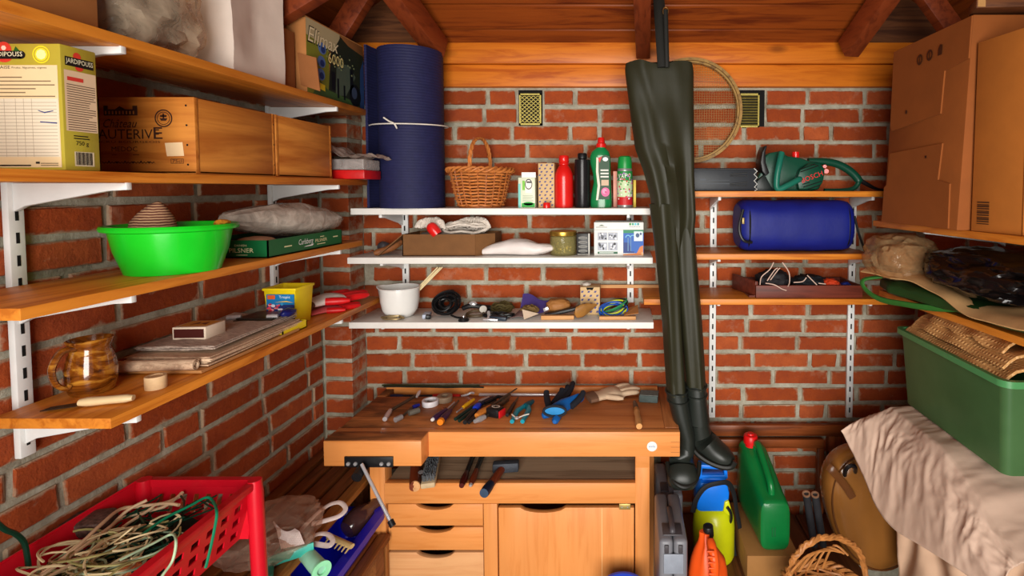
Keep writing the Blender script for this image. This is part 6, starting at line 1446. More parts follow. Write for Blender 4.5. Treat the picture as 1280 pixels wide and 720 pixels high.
m = MB(); m.blob((px_x(1012, 350, 1.78), 1.79, z + .036), .12, .11, .062, .2, 3.4, 7, 4, .9, False, z + .008); tag(m.build('black_cloth', plain('black_blue_cloth', (20, 26, 32), .75), None), 'dark blue-black cloth bundled in the middle of the wooden tray', 'cloth')
m = MB()
for P_ in (((992, 353), (1003, 352), (1008, 347)), ((1009, 344), (1016, 351), (1021, 356)), ((1023, 354), (1032, 355))): m.tube(smooth_path([pt(a, b_, y=1.724) for a, b_ in P_], 4), .0018, 6)
tag(m.build('pale_cord', PIPE, None), 'short pale cords on the middle cloth in the wooden tray', 'cord', None, 'stuff')
m = MB(); m.blob((px_x(1039, 350, 1.755), 1.765, z + .035), .062, .06, .046, .18, 3, 2, 4, .9); tag(m.build('orange_cloth', plain('orange_red_cloth', (206, 62, 24), .7), None), 'orange-red crumpled cloth at the right of the wooden tray', 'cloth')
m = MB(); m.blob((px_x(1058, 352, 1.755), 1.76, z + .03), .036, .04, .034, .18, 3, 8, 4, .9); tag(m.build('blue_cloth', plain('blue_cloth', (18, 40, 130), .7), None), 'small dark blue cloth next to the orange-red cloth in the tray', 'cloth')

# --- right corner shelf: boxes
z = ZS[0] + .0005
def slab(pts4, th, axis, name, mat, parent, bevel=.001):
    """4 face corners seen from the room; thickness goes away along axis"""
    ax = V(axis) * th; vs = [V(p) for p in pts4] + [V(p) + ax for p in pts4]
    return MB().raw(vs, [(0, 1, 2, 3), (7, 6, 5, 4), (0, 4, 5, 1), (1, 5, 6, 2), (2, 6, 7, 3), (3, 7, 4, 0)]).build(name, mat, parent, bevel=bevel)
CARDR = plain('cardboard_red', (142, 76, 26), .8, 0, .07, 14); CARDY = plain('cardboard_tan', (172, 100, 34), .8, 0, .07, 14)
XA = .815
ya0, ya1 = 1.245, 1.575; zt_ = px_z(1170, 46, 1.39)
t = thing('cardboard_box', 'tall reddish cardboard box with glued flaps and handling symbols, on the right shelf', 'box', (.95, 1.41, z))
slab([V((XA - .012, ya1, z)), V((XA, ya0, z)), V((XA + .026, ya0, 2.035)), V((XA + .014, ya1, 2.035))], .26, (1, .0, 0), 'body', CARDR, t, .002)
fu = V((XA, ya0, z)) - V((XA - .012, ya1, z)); fv = V((XA + .014, ya1, 2.035)) - V((XA - .012, ya1, z))
def bil(a, b_):                                                   # point on the box front, a from far to near, b upwards
    p = V((XA - .012, ya1, z)).lerp(V((XA, ya0, z)), a); q = V((XA + .014, ya1, 2.035)).lerp(V((XA + .026, ya0, 2.035)), a); return p.lerp(q, b_)
def flapA(poly, name):
    f = [bil(a, b_) + V((-.0045, 0, 0)) for a, b_ in poly]; n = len(f); vs = f + [p + V((.004, 0, 0)) for p in f]
    MB().raw(vs, [tuple(range(n)), tuple(range(2 * n - 1, n - 1, -1))] + [(i, n + i, n + (i + 1) % n, (i + 1) % n) for i in range(n)]).build(name, CARDR, t, smooth=False)
flapA([(.06, .53), (.73, .57), (.74, .78), (1.0, .80), (1, .995), (0, .995), (.03, .56)], 'flap')
flapA([(0, .0), (.92, .005), (.9, .22), (.76, .24), (.78, .42), (.05, .40), (.04, .22), (0, .2)], 'flap')
m = MB(); m.use(K(60, 26, 16))
for k in range(3):
    c = bil(.42 + .13 * k, .885 + .003 * k) + V((-.0062, 0, 0)); M = face_m(c, V((0, -1, 0)), V((0, 0, 1))); m.ring(M, 0, 0, .014, .015, .6, .0006, 12).rect(M, -.002, -.012, .002, .012, .0008) if k < 2 else m.poly(M, [(-.01, -.012), (.008, -.012), (.01, .012), (0, .016), (-.008, .004)], .0006)
m.disc(face_m(bil(.28, .62) + V((-.0062, 0, 0)), V((0, -1, 0)), V((0, 0, 1))), 0, 0, .005, .006, .0006).disc(face_m(bil(.6, .36) + V((-.0062, 0, 0)), V((0, -1, 0)), V((0, 0, 1))), 0, 0, .004, .004, .0006)
m.build('handling_symbols', None, t, smooth=False)
t = thing('cardboard_box', 'tan cardboard box with a barcode in front of the reddish box', 'box', (.97, 1.17, z))
xb0, xb1 = .842, .868; yb0, yb1 = 1.105, 1.235; ztb = px_z(1212, 54, 1.24)
slab([V((xb0, yb1, z)), V((xb1, yb0, z)), V((xb1, yb0, ztb + .0)), V((xb0 + .004, yb1, ztb))], .26, (1, -.02, 0), 'body', CARDY, t, .002)
slab([V((xb1 - .002, yb0 - .001, z + .001)), V((xb1 + .05, yb0 - .014, z + .001)), V((xb1 + .05, yb0 - .014, ztb - .003)), V((xb1 - .002, yb0 - .001, ztb - .003))], .004, (.1, 1, 0), 'edge_flap', CARDY, t, .0005)
slab([V((xb1 + .052, yb0 - .02, z + .001)), V((xb1 + .26, yb0 + .02, z + .001)), V((xb1 + .26, yb0 + .02, ztb + .006)), V((xb1 + .052, yb0 - .02, ztb + .006))], .02, (.1, 1, 0), 'front_flap', CARDY, t, .001)
m = MB(); m.use(K(70, 40, 20)); u_ = (V((xb1, yb0, 0)) - V((xb0, yb1, 0))); M = face_m(V((xb0, yb1, z + .018)) + u_ * .1, u_.normalized(), V((0, 0, 1)))
for i in range(11): m.rect(M, .004, i * .005, .036, i * .005 + .0022 + .001 * (i % 3), .0012)
m.build('barcode', None, t, smooth=False)
t = thing('wood_batten', 'dark wooden batten lying across the tops of the right cardboard boxes', 'batten', (.95, 1.3, 2.04))
MB().raw([V((x_, y_, z_)) for x_, y_ in ((.83, 1.22), (1.12, 1.20), (.85, 1.28), (1.14, 1.26)) for z_ in (2.042, 2.064)], [(0, 1, 3, 2), (4, 6, 7, 5), (0, 4, 5, 1), (2, 3, 7, 6), (0, 2, 6, 4), (1, 5, 7, 3)]).build('batten', DARKW('X'), t, bevel=.002)
MB().box(.832, .85, 1.218, 1.2185, 2.044, 2.062).build('end_grain', plain('batten_end', (190, 140, 84), .6), t)

# --- lower right shelf: bags and sacks
z = ZS[1] + .0005
# green sack at the bottom, dark inside
m = MB(); rr = random.Random(1)
def sack(name, label, cat, path, mat, seed, sq=.8, amp=.006, up=V((0, 0, 1)), n=28, fr=3.):
    """path: (centre, half width, half height, sideways vector)"""
    m = MB(); rings = []
    for i, (c, w, h, s_) in enumerate(path):
        ring = []
        for j, p in enumerate(ell(V(c), w, h, n, sq, V(s_).normalized(), up)):
            q = p * fr * 9 + V((seed, seed * 2.2, 0)); ring.append(p + V((noise.noise(q), noise.noise(q + V((9, 0, 0))), .8 * noise.noise(q + V((0, 9, 0))))) * amp)
        rings.append(ring)
    m.loft(rings); return tag(m.build(name, mat, None), label, cat)
def interp(keys, n):
    out = []
    for i in range(n):
        f = i / (n - 1) * (len(keys) - 1); k = min(int(f), len(keys) - 2); g = f - k; g = g * g * (3 - 2 * g) * .5 + g * .5
        a, b_ = keys[k], keys[k + 1]; out.append((V(a[0]).lerp(V(b_[0]), g), a[1] + (b_[1] - a[1]) * g, a[2] + (b_[2] - a[2]) * g, V(a[3]).lerp(V(b_[3]), g)))
    return out
SX = (1, .1, 0)
GS = plain('dark_green_sack', (30, 62, 24), .5, 0, .2, 10)
sack('green_sack', 'dark green sack flattened under the brown paper on the lower right shelf', 'sack', interp([((.905, 1.60, z + .022), .1, .018, SX), ((.93, 1.5, z + .026), .155, .022, SX), ((.955, 1.35, z + .026), .145, .022, SX), ((.965, 1.2, z + .022), .135, .017, SX), ((.985, 1.0, z + .02), .13, .014, SX)], 26), GS, 3, .5, .008)
m = MB(); P_ = smooth_path([pt(1102, 346, y=1.56), pt(1079, 350, y=1.56), pt(1082, 362, y=1.55), pt(1100, 374, y=1.5), pt(1130, 380, y=1.42), pt(1165, 385, y=1.34), pt(1200, 386, y=1.27)], 6)
m.tube(P_, .009, 8, flat=.6); tag(m.build('green_hem', plain('green_hem', (46, 104, 40), .5), None), 'rolled green hem of a garden bag hanging over the lower right shelf', 'hem')
KR = plain('kraft_paper', (216, 170, 114), .8, 0, .1, 16, .3)
m = MB()
def kraft(u, v):
    y = 1.60 - .62 * u; e = .748 + .10 * u + .022 * math.sin(u * 5) ; x = e + .24 * v; p = V((x, y, z + .07 - .03 * u + .012 * math.sin(u * 7 + v * 2) + .01 * noise.noise(V((u * 6, v * 4, 5)))))
    if v < .12: p.z -= .012 * (1 - v / .12) * (1 + .6 * math.sin(u * 11))
    return p
m.sheet(kraft, 44, 14); tag(m.build('kraft_paper', KR, None, solid=.003), 'creased brown kraft paper sheet between green sack and black bag', 'paper')
CLB = film('brown_clear_film', (220, 180, 130), .22, .06, 30)
c = pt(1124, 314, y=1.5)
m = MB(); m.blob((c.x + .02, 1.53, z + .115), .17, .17, .12, .16, 2.2, 5, 4, .85, True, None); tag(m.build('clear_bag', CLB, None), 'clear plastic bag of wood-coloured stuff in the corner of the lower right shelf', 'bag')
m = MB(); m.blob((c.x + .02, 1.53, z + .112), .145, .14, .098, .1, 3, 6, 3, .85); tag(m.build('wood_shavings', plain('shavings', (120, 78, 40), .9, 0, .35, 90, .6), None), 'wood-coloured shavings filling the clear corner bag', 'shavings', None, 'stuff')
BPL = plain('black_film', (16, 12, 12), .16, 0, .1, 10, .2)
m = MB(); m.blob((.975, 1.25, z + .105), .30, .42, .105, .16, 2.0, 8, 5, .85, True, z + .058); tag(m.build('black_bag', BPL, None), 'shiny black plastic bag on the kraft paper on the lower right shelf', 'bag')
# ================================================================= RIGHT: COVERED STACK, GREEN BIN
# stack under the dust sheet
XG = .832
t = thing('storage_crate', 'cardboard crate hidden under the pale dust sheet, carrying the green bin', 'crate', (1.1, 1.15, 0))
MB().box(.92, 1.11, 1.1, 1.44, .0, .88).build('body', CARDD, t, bevel=.01)
SHEET = plain('dust_sheet', (208, 178, 158), .75, 0, .05, 8, .2)
hem = [(1053, 540, 1.50), (1066, 566, 1.46), (1082, 600, 1.40), (1096, 634, 1.34), (1118, 662, 1.27), (1150, 682, 1.18), (1182, 702, 1.10), (1212, 722, 1.04), (1250, 752, .97)]
hp = [pt(a, b_, y=Yq) for a, b_, Yq in hem]; hpS = smooth_path(hp, 8)
def along(ps, f):
    k = f * (len(ps) - 1); i = min(int(k), len(ps) - 2); return ps[i].lerp(ps[i + 1], k - i)
ZTT = .968
def dust(u, v):
    """u: far to near, v: hem (0) over the edge to the wall side (1)"""
    h = along(hpS, u); y = h.y; ex = .80
    top = V((max(h.x + .015, ex), y + .02, ZTT)); inn = V((1.13, y + .06, ZTT + .004))
    top.z = ZTT - .10 * max(0, (u - .55) / .45) ** 1.2 - .05 * max(0, .12 - u) / .12
    inn.z = top.z + .005
    if v < .55:
        f = v / .55; p = h.lerp(top, f); bul = math.sin(PI * f) * .028; p += V((-.4 * bul, -.25 * bul, .8 * bul))
    else: p = top.lerp(inn, (v - .55) / .45)
    w = math.sin(PI * min(1, v / .8)) if v < .8 else .15
    q = V((u * 9, v * 5, 0)); q += .35 * V((noise.noise(q * .7), noise.noise(q * .7 + V((5, 5, 5))), 0))
    rg = lambda s_, k: 1 - 2 * abs(noise.noise(V((q.x * s_ + q.y * .6 * s_, q.y * s_ * .55 - q.x * .25 * s_, k))))
    d = .011 * rg(.45, 3) + .008 * rg(1.0, 7) + .0045 * rg(2.1, 11) + .0022 * rg(4.5, 2)
    return p + V((-.6, -.25, .55)) * d * (.35 + .65 * w)
m = MB(); m.sheet(dust, 130, 80); o = m.build('dust_sheet', SHEET, None, solid=.0015, ang=180); tag(o, 'crumpled pale beige dust sheet draped over the stack under the green bin', 'dust sheet')
# second layer below the hem
hem2 = [(1098, 600, 1.47), (1092, 640, 1.44), (1090, 690, 1.40), (1100, 740, 1.36)]
def under(u, v):
    a = pt(1093 + 10 * math.sin(v * 3), 600 + 150 * v, y=1.46 - .02 * v); b_ = pt(1240, 640 + 120 * v, y=1.09)
    p = a.lerp(b_, u * 1.2); s_ = .022 * math.sin(u * 24 + v * 4 + 2 * noise.noise(V((u * 4, v * 3, 1)))) + .012 * noise.noise(V((u * 9, v * 9, 4)))
    return p + V((-.5, -.3, .1)) * s_ + V((.055, .01, -.06 * u))
m = MB(); m.sheet(under, 70, 26); o = m.build('dust_sheet', plain('sack_cloth', (206, 170, 142), .8, 0, .06, 8, .2), None, solid=.0015, ang=180); tag(o, 'lower pale cloth hanging below the hem of the beige dust sheet', 'cloth')
# green translucent bin
zb0 = ZTT + .012
def gb():
    m, nt, b = new_mat('green_translucent'); b.inputs['Base Color'].default_value = (*lin((84, 124, 76)), 1); b.inputs['Roughness'].default_value = .35
    tr = nd(nt, 'ShaderNodeBsdfTransparent'); tr.inputs[0].default_value = (*lin((120, 176, 120)), 1); mx = nd(nt, 'ShaderNodeMixShader')
    nt.links.new(ramp(nt, noise_n(nt, coords(nt), 5, 3), [(.3, (.5,) * 3), (.7, (.7,) * 3)]), mx.inputs[0]); nt.links.new(tr.outputs[0], mx.inputs[1]); nt.links.new(b.outputs[0], mx.inputs[2]); nt.links.new(mx.outputs[0], nt.nodes['Material Output'].inputs[0]); return m
GBM = gb()
t = thing('storage_bin', 'translucent green plastic storage bin full of brown bubble wrap', 'bin', (.98, 1.3, zb0))
def rr4(x0, x1, y0, y1, z, r=.02, n=5):
    o = []
    for (cx, cy, a) in ((x1 - r, y0 + r, -90), (x1 - r, y1 - r, 0), (x0 + r, y1 - r, 90), (x0 + r, y0 + r, 180)):
        for i in range(n + 1): th = R(a + 90 * i / n); o.append(V((cx + math.cos(th) * r, cy + math.sin(th) * r, z)))
    return o
H = .218; gx0, gx1, gy0, gy1 = .832, 1.06, 1.095, 1.53
m = MB(); m.loft([rr4(gx0 + .018, gx1 - .018, gy0 + .016, gy1 - .016, zb0), rr4(gx0 + .003, gx1 - .003, gy0 + .003, gy1 - .003, zb0 + H), rr4(gx0 + .006, gx1 - .006, gy0 + .006, gy1 - .006, zb0 + H), rr4(gx0 + .021, gx1 - .021, gy0 + .019, gy1 - .019, zb0 + .004)]); m.build('bin_body', GBM, t)
m = MB(); m.loft([rr4(gx0 - .008, gx1 + .008, gy0 - .008, gy1 + .008, zb0 + H - .012, .026), rr4(gx0 - .008, gx1 + .008, gy0 - .008, gy1 + .008, zb0 + H + .003, .026), rr4(gx0 + .004, gx1 - .004, gy0 + .004, gy1 - .004, zb0 + H + .003, .02), rr4(gx0 + .003, gx1 - .003, gy0 + .003, gy1 - .003, zb0 + H - .012, .02)], False); m.build('rim', plain('green_rim', (74, 138, 84), .35, 0, .04), t)
m = MB(); m.box(gx0 + .03, gx1 - .03, gy0 + .03, gy1 - .03, zb0 + .006, zb0 + .14); tag(m.build('folded_wrap', plain('olive_brown', (120, 96, 56), .8, 0, .2, 8), None, bevel=.03, seg=3), 'brown wrapping showing through the wall of the green bin', 'wrap')
def bubblem():
    m, nt, b = new_mat('bubble_wrap'); b.inputs['Roughness'].default_value = .45
    v = coords(nt); vo = nd(nt, 'ShaderNodeTexVoronoi'); vo.inputs['Scale'].default_value = 95; vo.inputs['Randomness'].default_value = .15; nt.links.new(v, vo.inputs['Vector'])
    nt.links.new(ramp(nt, vo.outputs['Distance'], [(.2, lin((222, 172, 112))), (.6, lin((196, 146, 90)))]), b.inputs['Base Color'])
    h = ramp(nt, vo.outputs['Distance'], [(0, (1,) * 3), (.5, (0,) * 3)]); bumpn(nt, b, h, .6, .004); return m
BUB = bubblem()
def wrapsheet(name, label, y0, y1, x0, lift, seed, slope):
    m = MB()
    def f(u, v):
        y = y0 + (y1 - y0) * u; x = x0 + .25 * v; zt = zb0 + H + lift + slope * (1 - abs(2 * v - .9)) * (.6 + .4 * math.sin(u * 5 + seed)) + .012 * noise.noise(V((u * 4, v * 3, seed)))
        if v < .1: zt -= .02 * (1 - v / .1)
        return V((x + .012 * noise.noise(V((u * 5, seed, 0))), y, zt))
    m.sheet(f, 30, 16); return tag(m.build(name, BUB, None, solid=.006), label, 'bubble wrap')
wrapsheet('bubble_wrap', 'lowest layer of brown bubble wrap along the rim of the green bin', 1.115, 1.515, .838, .008, 1, .03)
wrapsheet('bubble_wrap', 'middle layer of brown bubble wrap bulging over the green bin', 1.13, 1.50, .85, .036, 2.4, .03)
wrapsheet('bubble_wrap', 'topmost layer of brown bubble wrap with small printed marks, under the shelf', 1.16, 1.44, .872, .064, 4.1, .03)
m = MB(); m.use(K(84, 50, 26))
for (a, b_) in ((1194, 440), (1208, 434), (1228, 467)):
    c = pt(a, b_, x=.905) ; c.z = zb0 + H + .105; M = Matrix.Translation(c) @ Matrix.Rotation(R(30), 4, 'Z'); m.ring(M, 0, 0, .009, .009, .6, .0, 8)
m.bm.free()

# ================================================================= FLOOR ON THE RIGHT
ZPL = .40
t = thing('low_platform', 'low wooden plank platform under the cans and cases right of the bench', 'platform', (.45, 1.6, 0))
for i in range(5):
    x0 = .15 + i * .125; MB().box(x0, x0 + .118, 1.2, 1.868, ZPL - .022, ZPL - random.random() * .002).build('plank', DARKW('Y'), t, bevel=.002)
for y in (1.25, 1.8): MB().box(.15, .77, y, y + .05, ZPL - .09, ZPL - .0235).build('crossbeam', DARKW('X'), t)
for x in (.16, .72):
    for y in (1.25, 1.8): MB().box(x, x + .045, y, y + .045, 0, ZPL - .0905).build('leg', DARKW('Z'), t)
zp = ZPL + .0005
# grey tool cases
GREYC = plain('grey_case', (112, 112, 118), .4, 0, .06, 20, .2); GREYD = plain('grey_case_dark', (66, 62, 66), .4, 0, .06)
def toolcase(label, xa, xb, yt, Yf, dep, handle):
    x0, x1, zt = px_x(xa, yt, Yf), px_x(xb, yt, Yf), px_z(xa, yt, Yf); xm = (x0 + x1) / 2
    t = thing('tool_case', label, 'case', (xm, Yf + dep / 2, zp))
    MB().box(x0, xm - .0008, Yf, Yf + dep, zp, zt).build('half_shell', GREYC, t, bevel=.011, seg=3); MB().box(xm + .0008, x1, Yf, Yf + dep, zp, zt).build('half_shell', GREYC, t, bevel=.011, seg=3)
    MB().box(x0 + .012, x1 - .012, Yf - .004, Yf - .0004, zt - .09, zt - .035).build('front_panel', plain('pale_panel', (134, 140, 152), .4), t, bevel=.002)
    for s_ in (x0 + .02, x1 - .02): MB().obox(V((s_, Yf - .002, zt - .022)), .012, .006, .022).build('latch', GREYD, t, bevel=.002)
    MB().box(x0 + .012, x1 - .012, Yf + .02, Yf + .07, zt - .002, zt + .003).build('top_panel', GREYD, t, bevel=.002)
    hp = smooth_path([V((xm, Yf + .06, zt - .004)), V((xm, Yf + .05, zt + .02)), V((xm, Yf + .01, zt + .032)), V((xm, Yf - .03, zt + .02)), V((xm, Yf - .035, zt - .02)), V((xm, Yf - .02, zt - .1)), V((xm, Yf - .003, zt - .13))] if handle else [V((xm - .0, Yf + .03, zt)), V((xm, Yf + .04, zt + .012)), V((xm, Yf + .12, zt + .012)), V((xm, Yf + .13, zt))], 5)
    MB().tube(hp, .008, 8, flat=.7).build('handle', GREYD, t)
toolcase('grey plastic tool case with a dark carrying handle, the farther of two', 822, 854, 619, 1.62, .2, True)
toolcase('grey plastic tool case standing in front of the other one, lighter front', 824, 860, 676, 1.34, .22, False)
# pressure sprayer
Y = 1.66; c = V((px_x(892, 650, Y), Y, zp)); s = Y / 640; zq = lambda q: px_z(892, q, Y) - zp
t = thing('pressure_sprayer', 'yellow and blue pump sprayer with a black shoulder strap', 'sprayer', c)
YT = plain('sprayer_yellow', (206, 212, 16), .35, 0, .04, coat=.2); BT = plain('sprayer_blue', (14, 116, 226), .35, 0, .04)
MB().lathe([(0, 0), (25 * s, 0), (26.5 * s, .01), (26.5 * s, zq(655)), (25.5 * s, zq(643)), (22 * s, zq(634)), (15 * s, zq(628)), (0, zq(627))], Matrix.Translation(c), 36).build('tank', YT, t)
MB().pix([(871, 638), (872, 618), (876, 604), (909, 604), (912, 617), (911, 628), (904, 640), (876, 640)], Y - .048, .085).build('pump_collar', BT, t, bevel=.006)
MB().pix([(877, 605), (878, 597), (908, 597), (908, 605)], Y - .03, .055).build('pump_head', BT, t, bevel=.004)
def frame_pix(outer, inner, Yf, dep):
    m = MB(); n = len(outer); f = [pt(*p, y=Yf) for p in outer] + [pt(*p, y=Yf) for p in inner]; vs = f + [p + V((0, dep, 0)) for p in f]; N = 2 * n; fs = []
    for i in range(n):
        j = (i + 1) % n; fs += [(i, j, n + j, n + i), (N + i, N + n + i, N + n + j, N + j), (i, N + i, N + j, j), (n + i, n + j, N + n + j, N + n + i)]
    return m.raw(vs, fs)
frame_pix([(873, 599), (874, 581), (909, 583), (910, 599)], [(877.5, 594.5), (878, 586), (905, 587.5), (905.5, 594.5)], Y - .03, .03).build('pump_handle', BT, t, bevel=.003)
STRAP = plain('black_strap', (22, 22, 26), .7)
def strap(pts, w, th, name, Yp): return MB().tube(smooth_path([pt(a, b_, y=y) for a, b_, y in pts], 6), w, 8, flat=th, up=V((0, 1, 0))).build(name, STRAP, Yp)
strap([(866, 640, 1.60), (871, 623, 1.59), (882, 609, 1.585), (898, 604, 1.585), (910, 604, 1.60), (917, 616, 1.63), (921, 640, 1.65), (925, 662, 1.66), (927, 690, 1.66), (922, 702, 1.655), (917, 690, 1.65), (915, 660, 1.64)], .0085, .35, 'shoulder_strap', t)
MB().tube(smooth_path([pt(909, 634, y=1.6), pt(913, 640, y=1.6), pt(914, 648, y=1.61), pt(912, 654, y=1.62)], 4), .005, 8).build('hose_tap', BLACK, t)
MB().pix([(904, 640), (906, 628), (911, 626), (914, 636), (913, 646)], 1.605, .03).build('valve', YT, t, bevel=.003)
# orange canister in front
Y = 1.36; c = V((px_x(889, 690, Y), Y + .05, zp)); s = Y / 640
t = thing('orange_canister', 'orange plastic canister with a black cap in front of the sprayer', 'canister', c)
ORP = plain('orange_canister', (232, 84, 24), .4, 0, .08, 10, .2)
m = MB(); rings = []
for q, w, d in ((815, 24, .052), (740, 25, .055), (712, 23, .053), (698, 20, .047), (686, 13, .036), (676, 8, .026), (670, 6.5, .017), (664, 6.5, .015)):
    zz = max(zp, px_z(889, q, Y + .05)); rings.append([p + V((.006 * math.cos(4 * 2 * PI * j / 36) * math.cos(2 * PI * j / 36), .0, 0)) for j, p in enumerate(ell(V((c.x - (0 if q > 690 else .006), c.y, zz)), w * s, d, 36, .75))])
m.loft(rings); m.build('body', ORP, t)
MB().cyl(pt(886, 670, y=Y + .05), pt(885, 657, y=Y + .05), .0145, 18).build('cap', BLACK, t, bevel=.002)
MB().tube(smooth_path([pt(888, 676, y=Y + .015), pt(891, 690, y=Y - .012), pt(893, 708, y=Y - .022), pt(892, 730, y=Y - .01)], 6), [.011, .012, .0125, .013] + [.013] * 15, 12).build('handle', ORP, t)
for k in range(5):
    a = pt(886.5 + k * .6, 689 + k * 7, y=Y - .024 - .004 * min(k, 2)); MB().obox(a + V((.004, .0, 0)), .02, .006, .004).build('grip_rib', ORP, t, bevel=.0015)
# green jerry can on a carton
t = thing('cardboard_box', 'brown cardboard box under the green fuel can', 'box', (.47, 1.66, zp))
zj = px_z(968, 689, 1.55)
MB().box(.385, .545, 1.53, 1.8, zp, zj - .0005).build('body', plain('box_ochre', (150, 104, 54), .8, 0, .08, 14), t, bevel=.002)
t = thing('fuel_can', 'green plastic fuel can with a red screw cap on a brown box', 'can', (.46, 1.66, zj))
JG = plain('jerry_green', (8, 112, 52), .32, 0, .05, coat=.2)
def canring(y, zlo, zhi, xc, hw):
    zc, hz = (zlo + zhi) / 2, (zhi - zlo) / 2; return ell(V((xc, y, zc)), hw, hz, 32, .42, V((1, 0, 0)), V((0, 0, 1)))
Xc = px_x(969, 655, 1.55); hw = 19.5 * 1.55 / 640
zt1 = px_z(968, 626, 1.55)
m = MB(); m.loft([canring(1.545, zj + .012, zt1 - .012, Xc, hw - .01), canring(1.55, zj + .004, zt1 - .004, Xc, hw - .002), canring(1.56, zj, zt1, Xc, hw), canring(1.60, zj, zt1 + .008, Xc - .002, hw), canring(1.68, zj, zt1 + .05, Xc - .010, hw), canring(1.74, zj, zt1 + .078, Xc - .016, hw), canring(1.78, zj, zt1 + .078, Xc - .02, hw), canring(1.79, zj + .006, zt1 + .07, Xc - .02, hw - .006)]); m.build('can_body', JG, t)
MB().tube(smooth_path([V((Xc - .002, 1.585, zt1 - .006)), V((Xc - .004, 1.59, zt1 + .03)), V((Xc - .008, 1.64, zt1 + .062)), V((Xc - .014, 1.71, zt1 + .098)), V((Xc - .016, 1.735, zt1 + .07))], 6), .0115, 10).build('handle', JG, t)
cc = V((Xc - .03, 1.745, zt1 + .074)); MB().lathe([(.018, 0), (.018, .012), (.0235, .012), (.024, .016), (.024, .036), (.021, .04), (.012, .041), (.011, .046), (0, .046)], Matrix.Translation(cc), 20).build('screw_cap', plain('cap_red', (214, 20, 22), .35), t)
M = FX((Xc - .012, 1.5445, zj + .05)); m = MB(); m.use(plain('green_mark', (14, 92, 46), .5)).rect(M, 0, 0, .004, .03, .0006).rect(M, .008, 0, .012, .03, .0006); m.build('embossed_mark', None, t, smooth=False)
# twin dark tubes
for i, (a, lb) in enumerate(((1008, 'dark grey tube with a pale open end, the left one of a pair'), (1019, 'dark grey tube with a pale open end, the right one of a pair'))):
    p, q = pt(a, 618 + i, y=1.64), V((px_x(a + 9, 720, 1.70), 1.70, zp)); t = thing('metal_tube', lb, 'tube', q)
    MB().cyl(q, p, .0125, 16).build('tube', plain('tube_grey', (62, 62, 66), .4, .3), t); d = (p - q).normalized()
    MB().lathe([(.008, 0), (.0128, 0), (.0128, .004), (.008, .004), (.008, 0)], axis_m(p, d), 16).build('tube_end', plain('pale_copper', (190, 150, 120), .4, .5), t)
# brown glossy case
t = thing('leather_case', 'glossy brown oval leather case with a black handle, leaning in the corner', 'case', (.76, 1.62, zp))
BR = plain('tan_gloss', (128, 82, 36), .22, 0, .12, 6, .1, coat=.5)
c = pt(1088, 636, y=1.58); M = Matrix.Translation(c) @ Matrix.Rotation(R(-18), 4, 'Y') @ Matrix.Rotation(R(90), 4, 'X')
sc = 1.58 / 640; A_, B_ = 54 * sc, 82 * sc
m = MB(); rings = []
for r, dz in ((.0, .036), (.4, .036), (.75, .032), (.9, .024), (.97, .012), (1, -.006), (1, -.03), (.97, -.05), (.6, -.06), (0, -.06)):
    rings.append([M @ V((A_ * max(r, .001) * math.copysign(abs(math.cos(th)) ** .85, math.cos(th)), B_ * max(r, .001) * math.copysign(abs(math.sin(th)) ** .85, math.sin(th)), dz)) for th in [2 * PI * j / 48 for j in range(48)]])
m.loft(rings); m.build('case_body', BR, t)
MB().tube([M @ V((A_ * .93 * math.cos(2 * PI * j / 48), B_ * .93 * math.sin(2 * PI * j / 48), .024)) for j in range(48)], .003, 6, closed=True).build('piping', plain('brown_piping', (84, 48, 20), .4), t)
MB().tube(smooth_path([pt(1035, 583, y=1.53), pt(1042, 590, y=1.52), pt(1056, 607, y=1.53), pt(1066, 622, y=1.53)], 5), .0125, 8, flat=.3, up=V((0, 1, 0))).build('leather_strap', plain('dark_tan', (92, 54, 26), .3), t)
MB().tube(smooth_path([pt(1056, 594, y=1.55), pt(1058, 586, y=1.52), pt(1064, 582, y=1.515), pt(1069, 584, y=1.52), pt(1069, 590, y=1.55)], 5), .006, 8).build('handle', BLACK, t)
# wooden frame against the wall
RF = wood('frame_wood', (150, 78, 36), (96, 44, 18), 'X', 1, .4, .3, .6, .2); RFZ = wood('frame_wood_z', (150, 78, 36), (96, 44, 18), 'Z', 1, .4, .3, .6, .2)
Y = 1.885; t = thing('bed_end', 'varnished wooden bed-end frame leaning on the back wall behind the cans', 'bed end', (.55, Y, 0))
fr = lambda n, a, b_, c, d, mt, dy=0: MB().box(px_x(a, 550, Y), px_x(b_, 550, Y), Y - .012 + dy, Y + .012 + dy, px_z(950, d, Y), px_z(950, c, Y)).build(n, mt, t, bevel=.003)
fr('top_rail', 866, 1062, 530, 543.5, RF); fr('rail', 866, 1028, 547, 558, RF, -.004)
fr('stile', 1021, 1029, 558.5, 900, RFZ, -.002); fr('stile', 866, 874, 558.5, 900, RFZ, -.002); fr('stile', 1034, 1062, 544, 900, RFZ, .002)
m = MB(); f = [pt(a, b_, y=Y - .012) for a, b_ in ((975, 558), (1021, 558), (1021, 566), (1010, 562), (995, 560))]; m.raw(f + [p + V((0, .02, 0)) for p in f], [(0, 1, 2, 3, 4), (9, 8, 7, 6, 5)] + [(i, 5 + i, 5 + (i + 1) % 5, (i + 1) % 5) for i in range(5)]); m.build('curved_brace', RF, t)
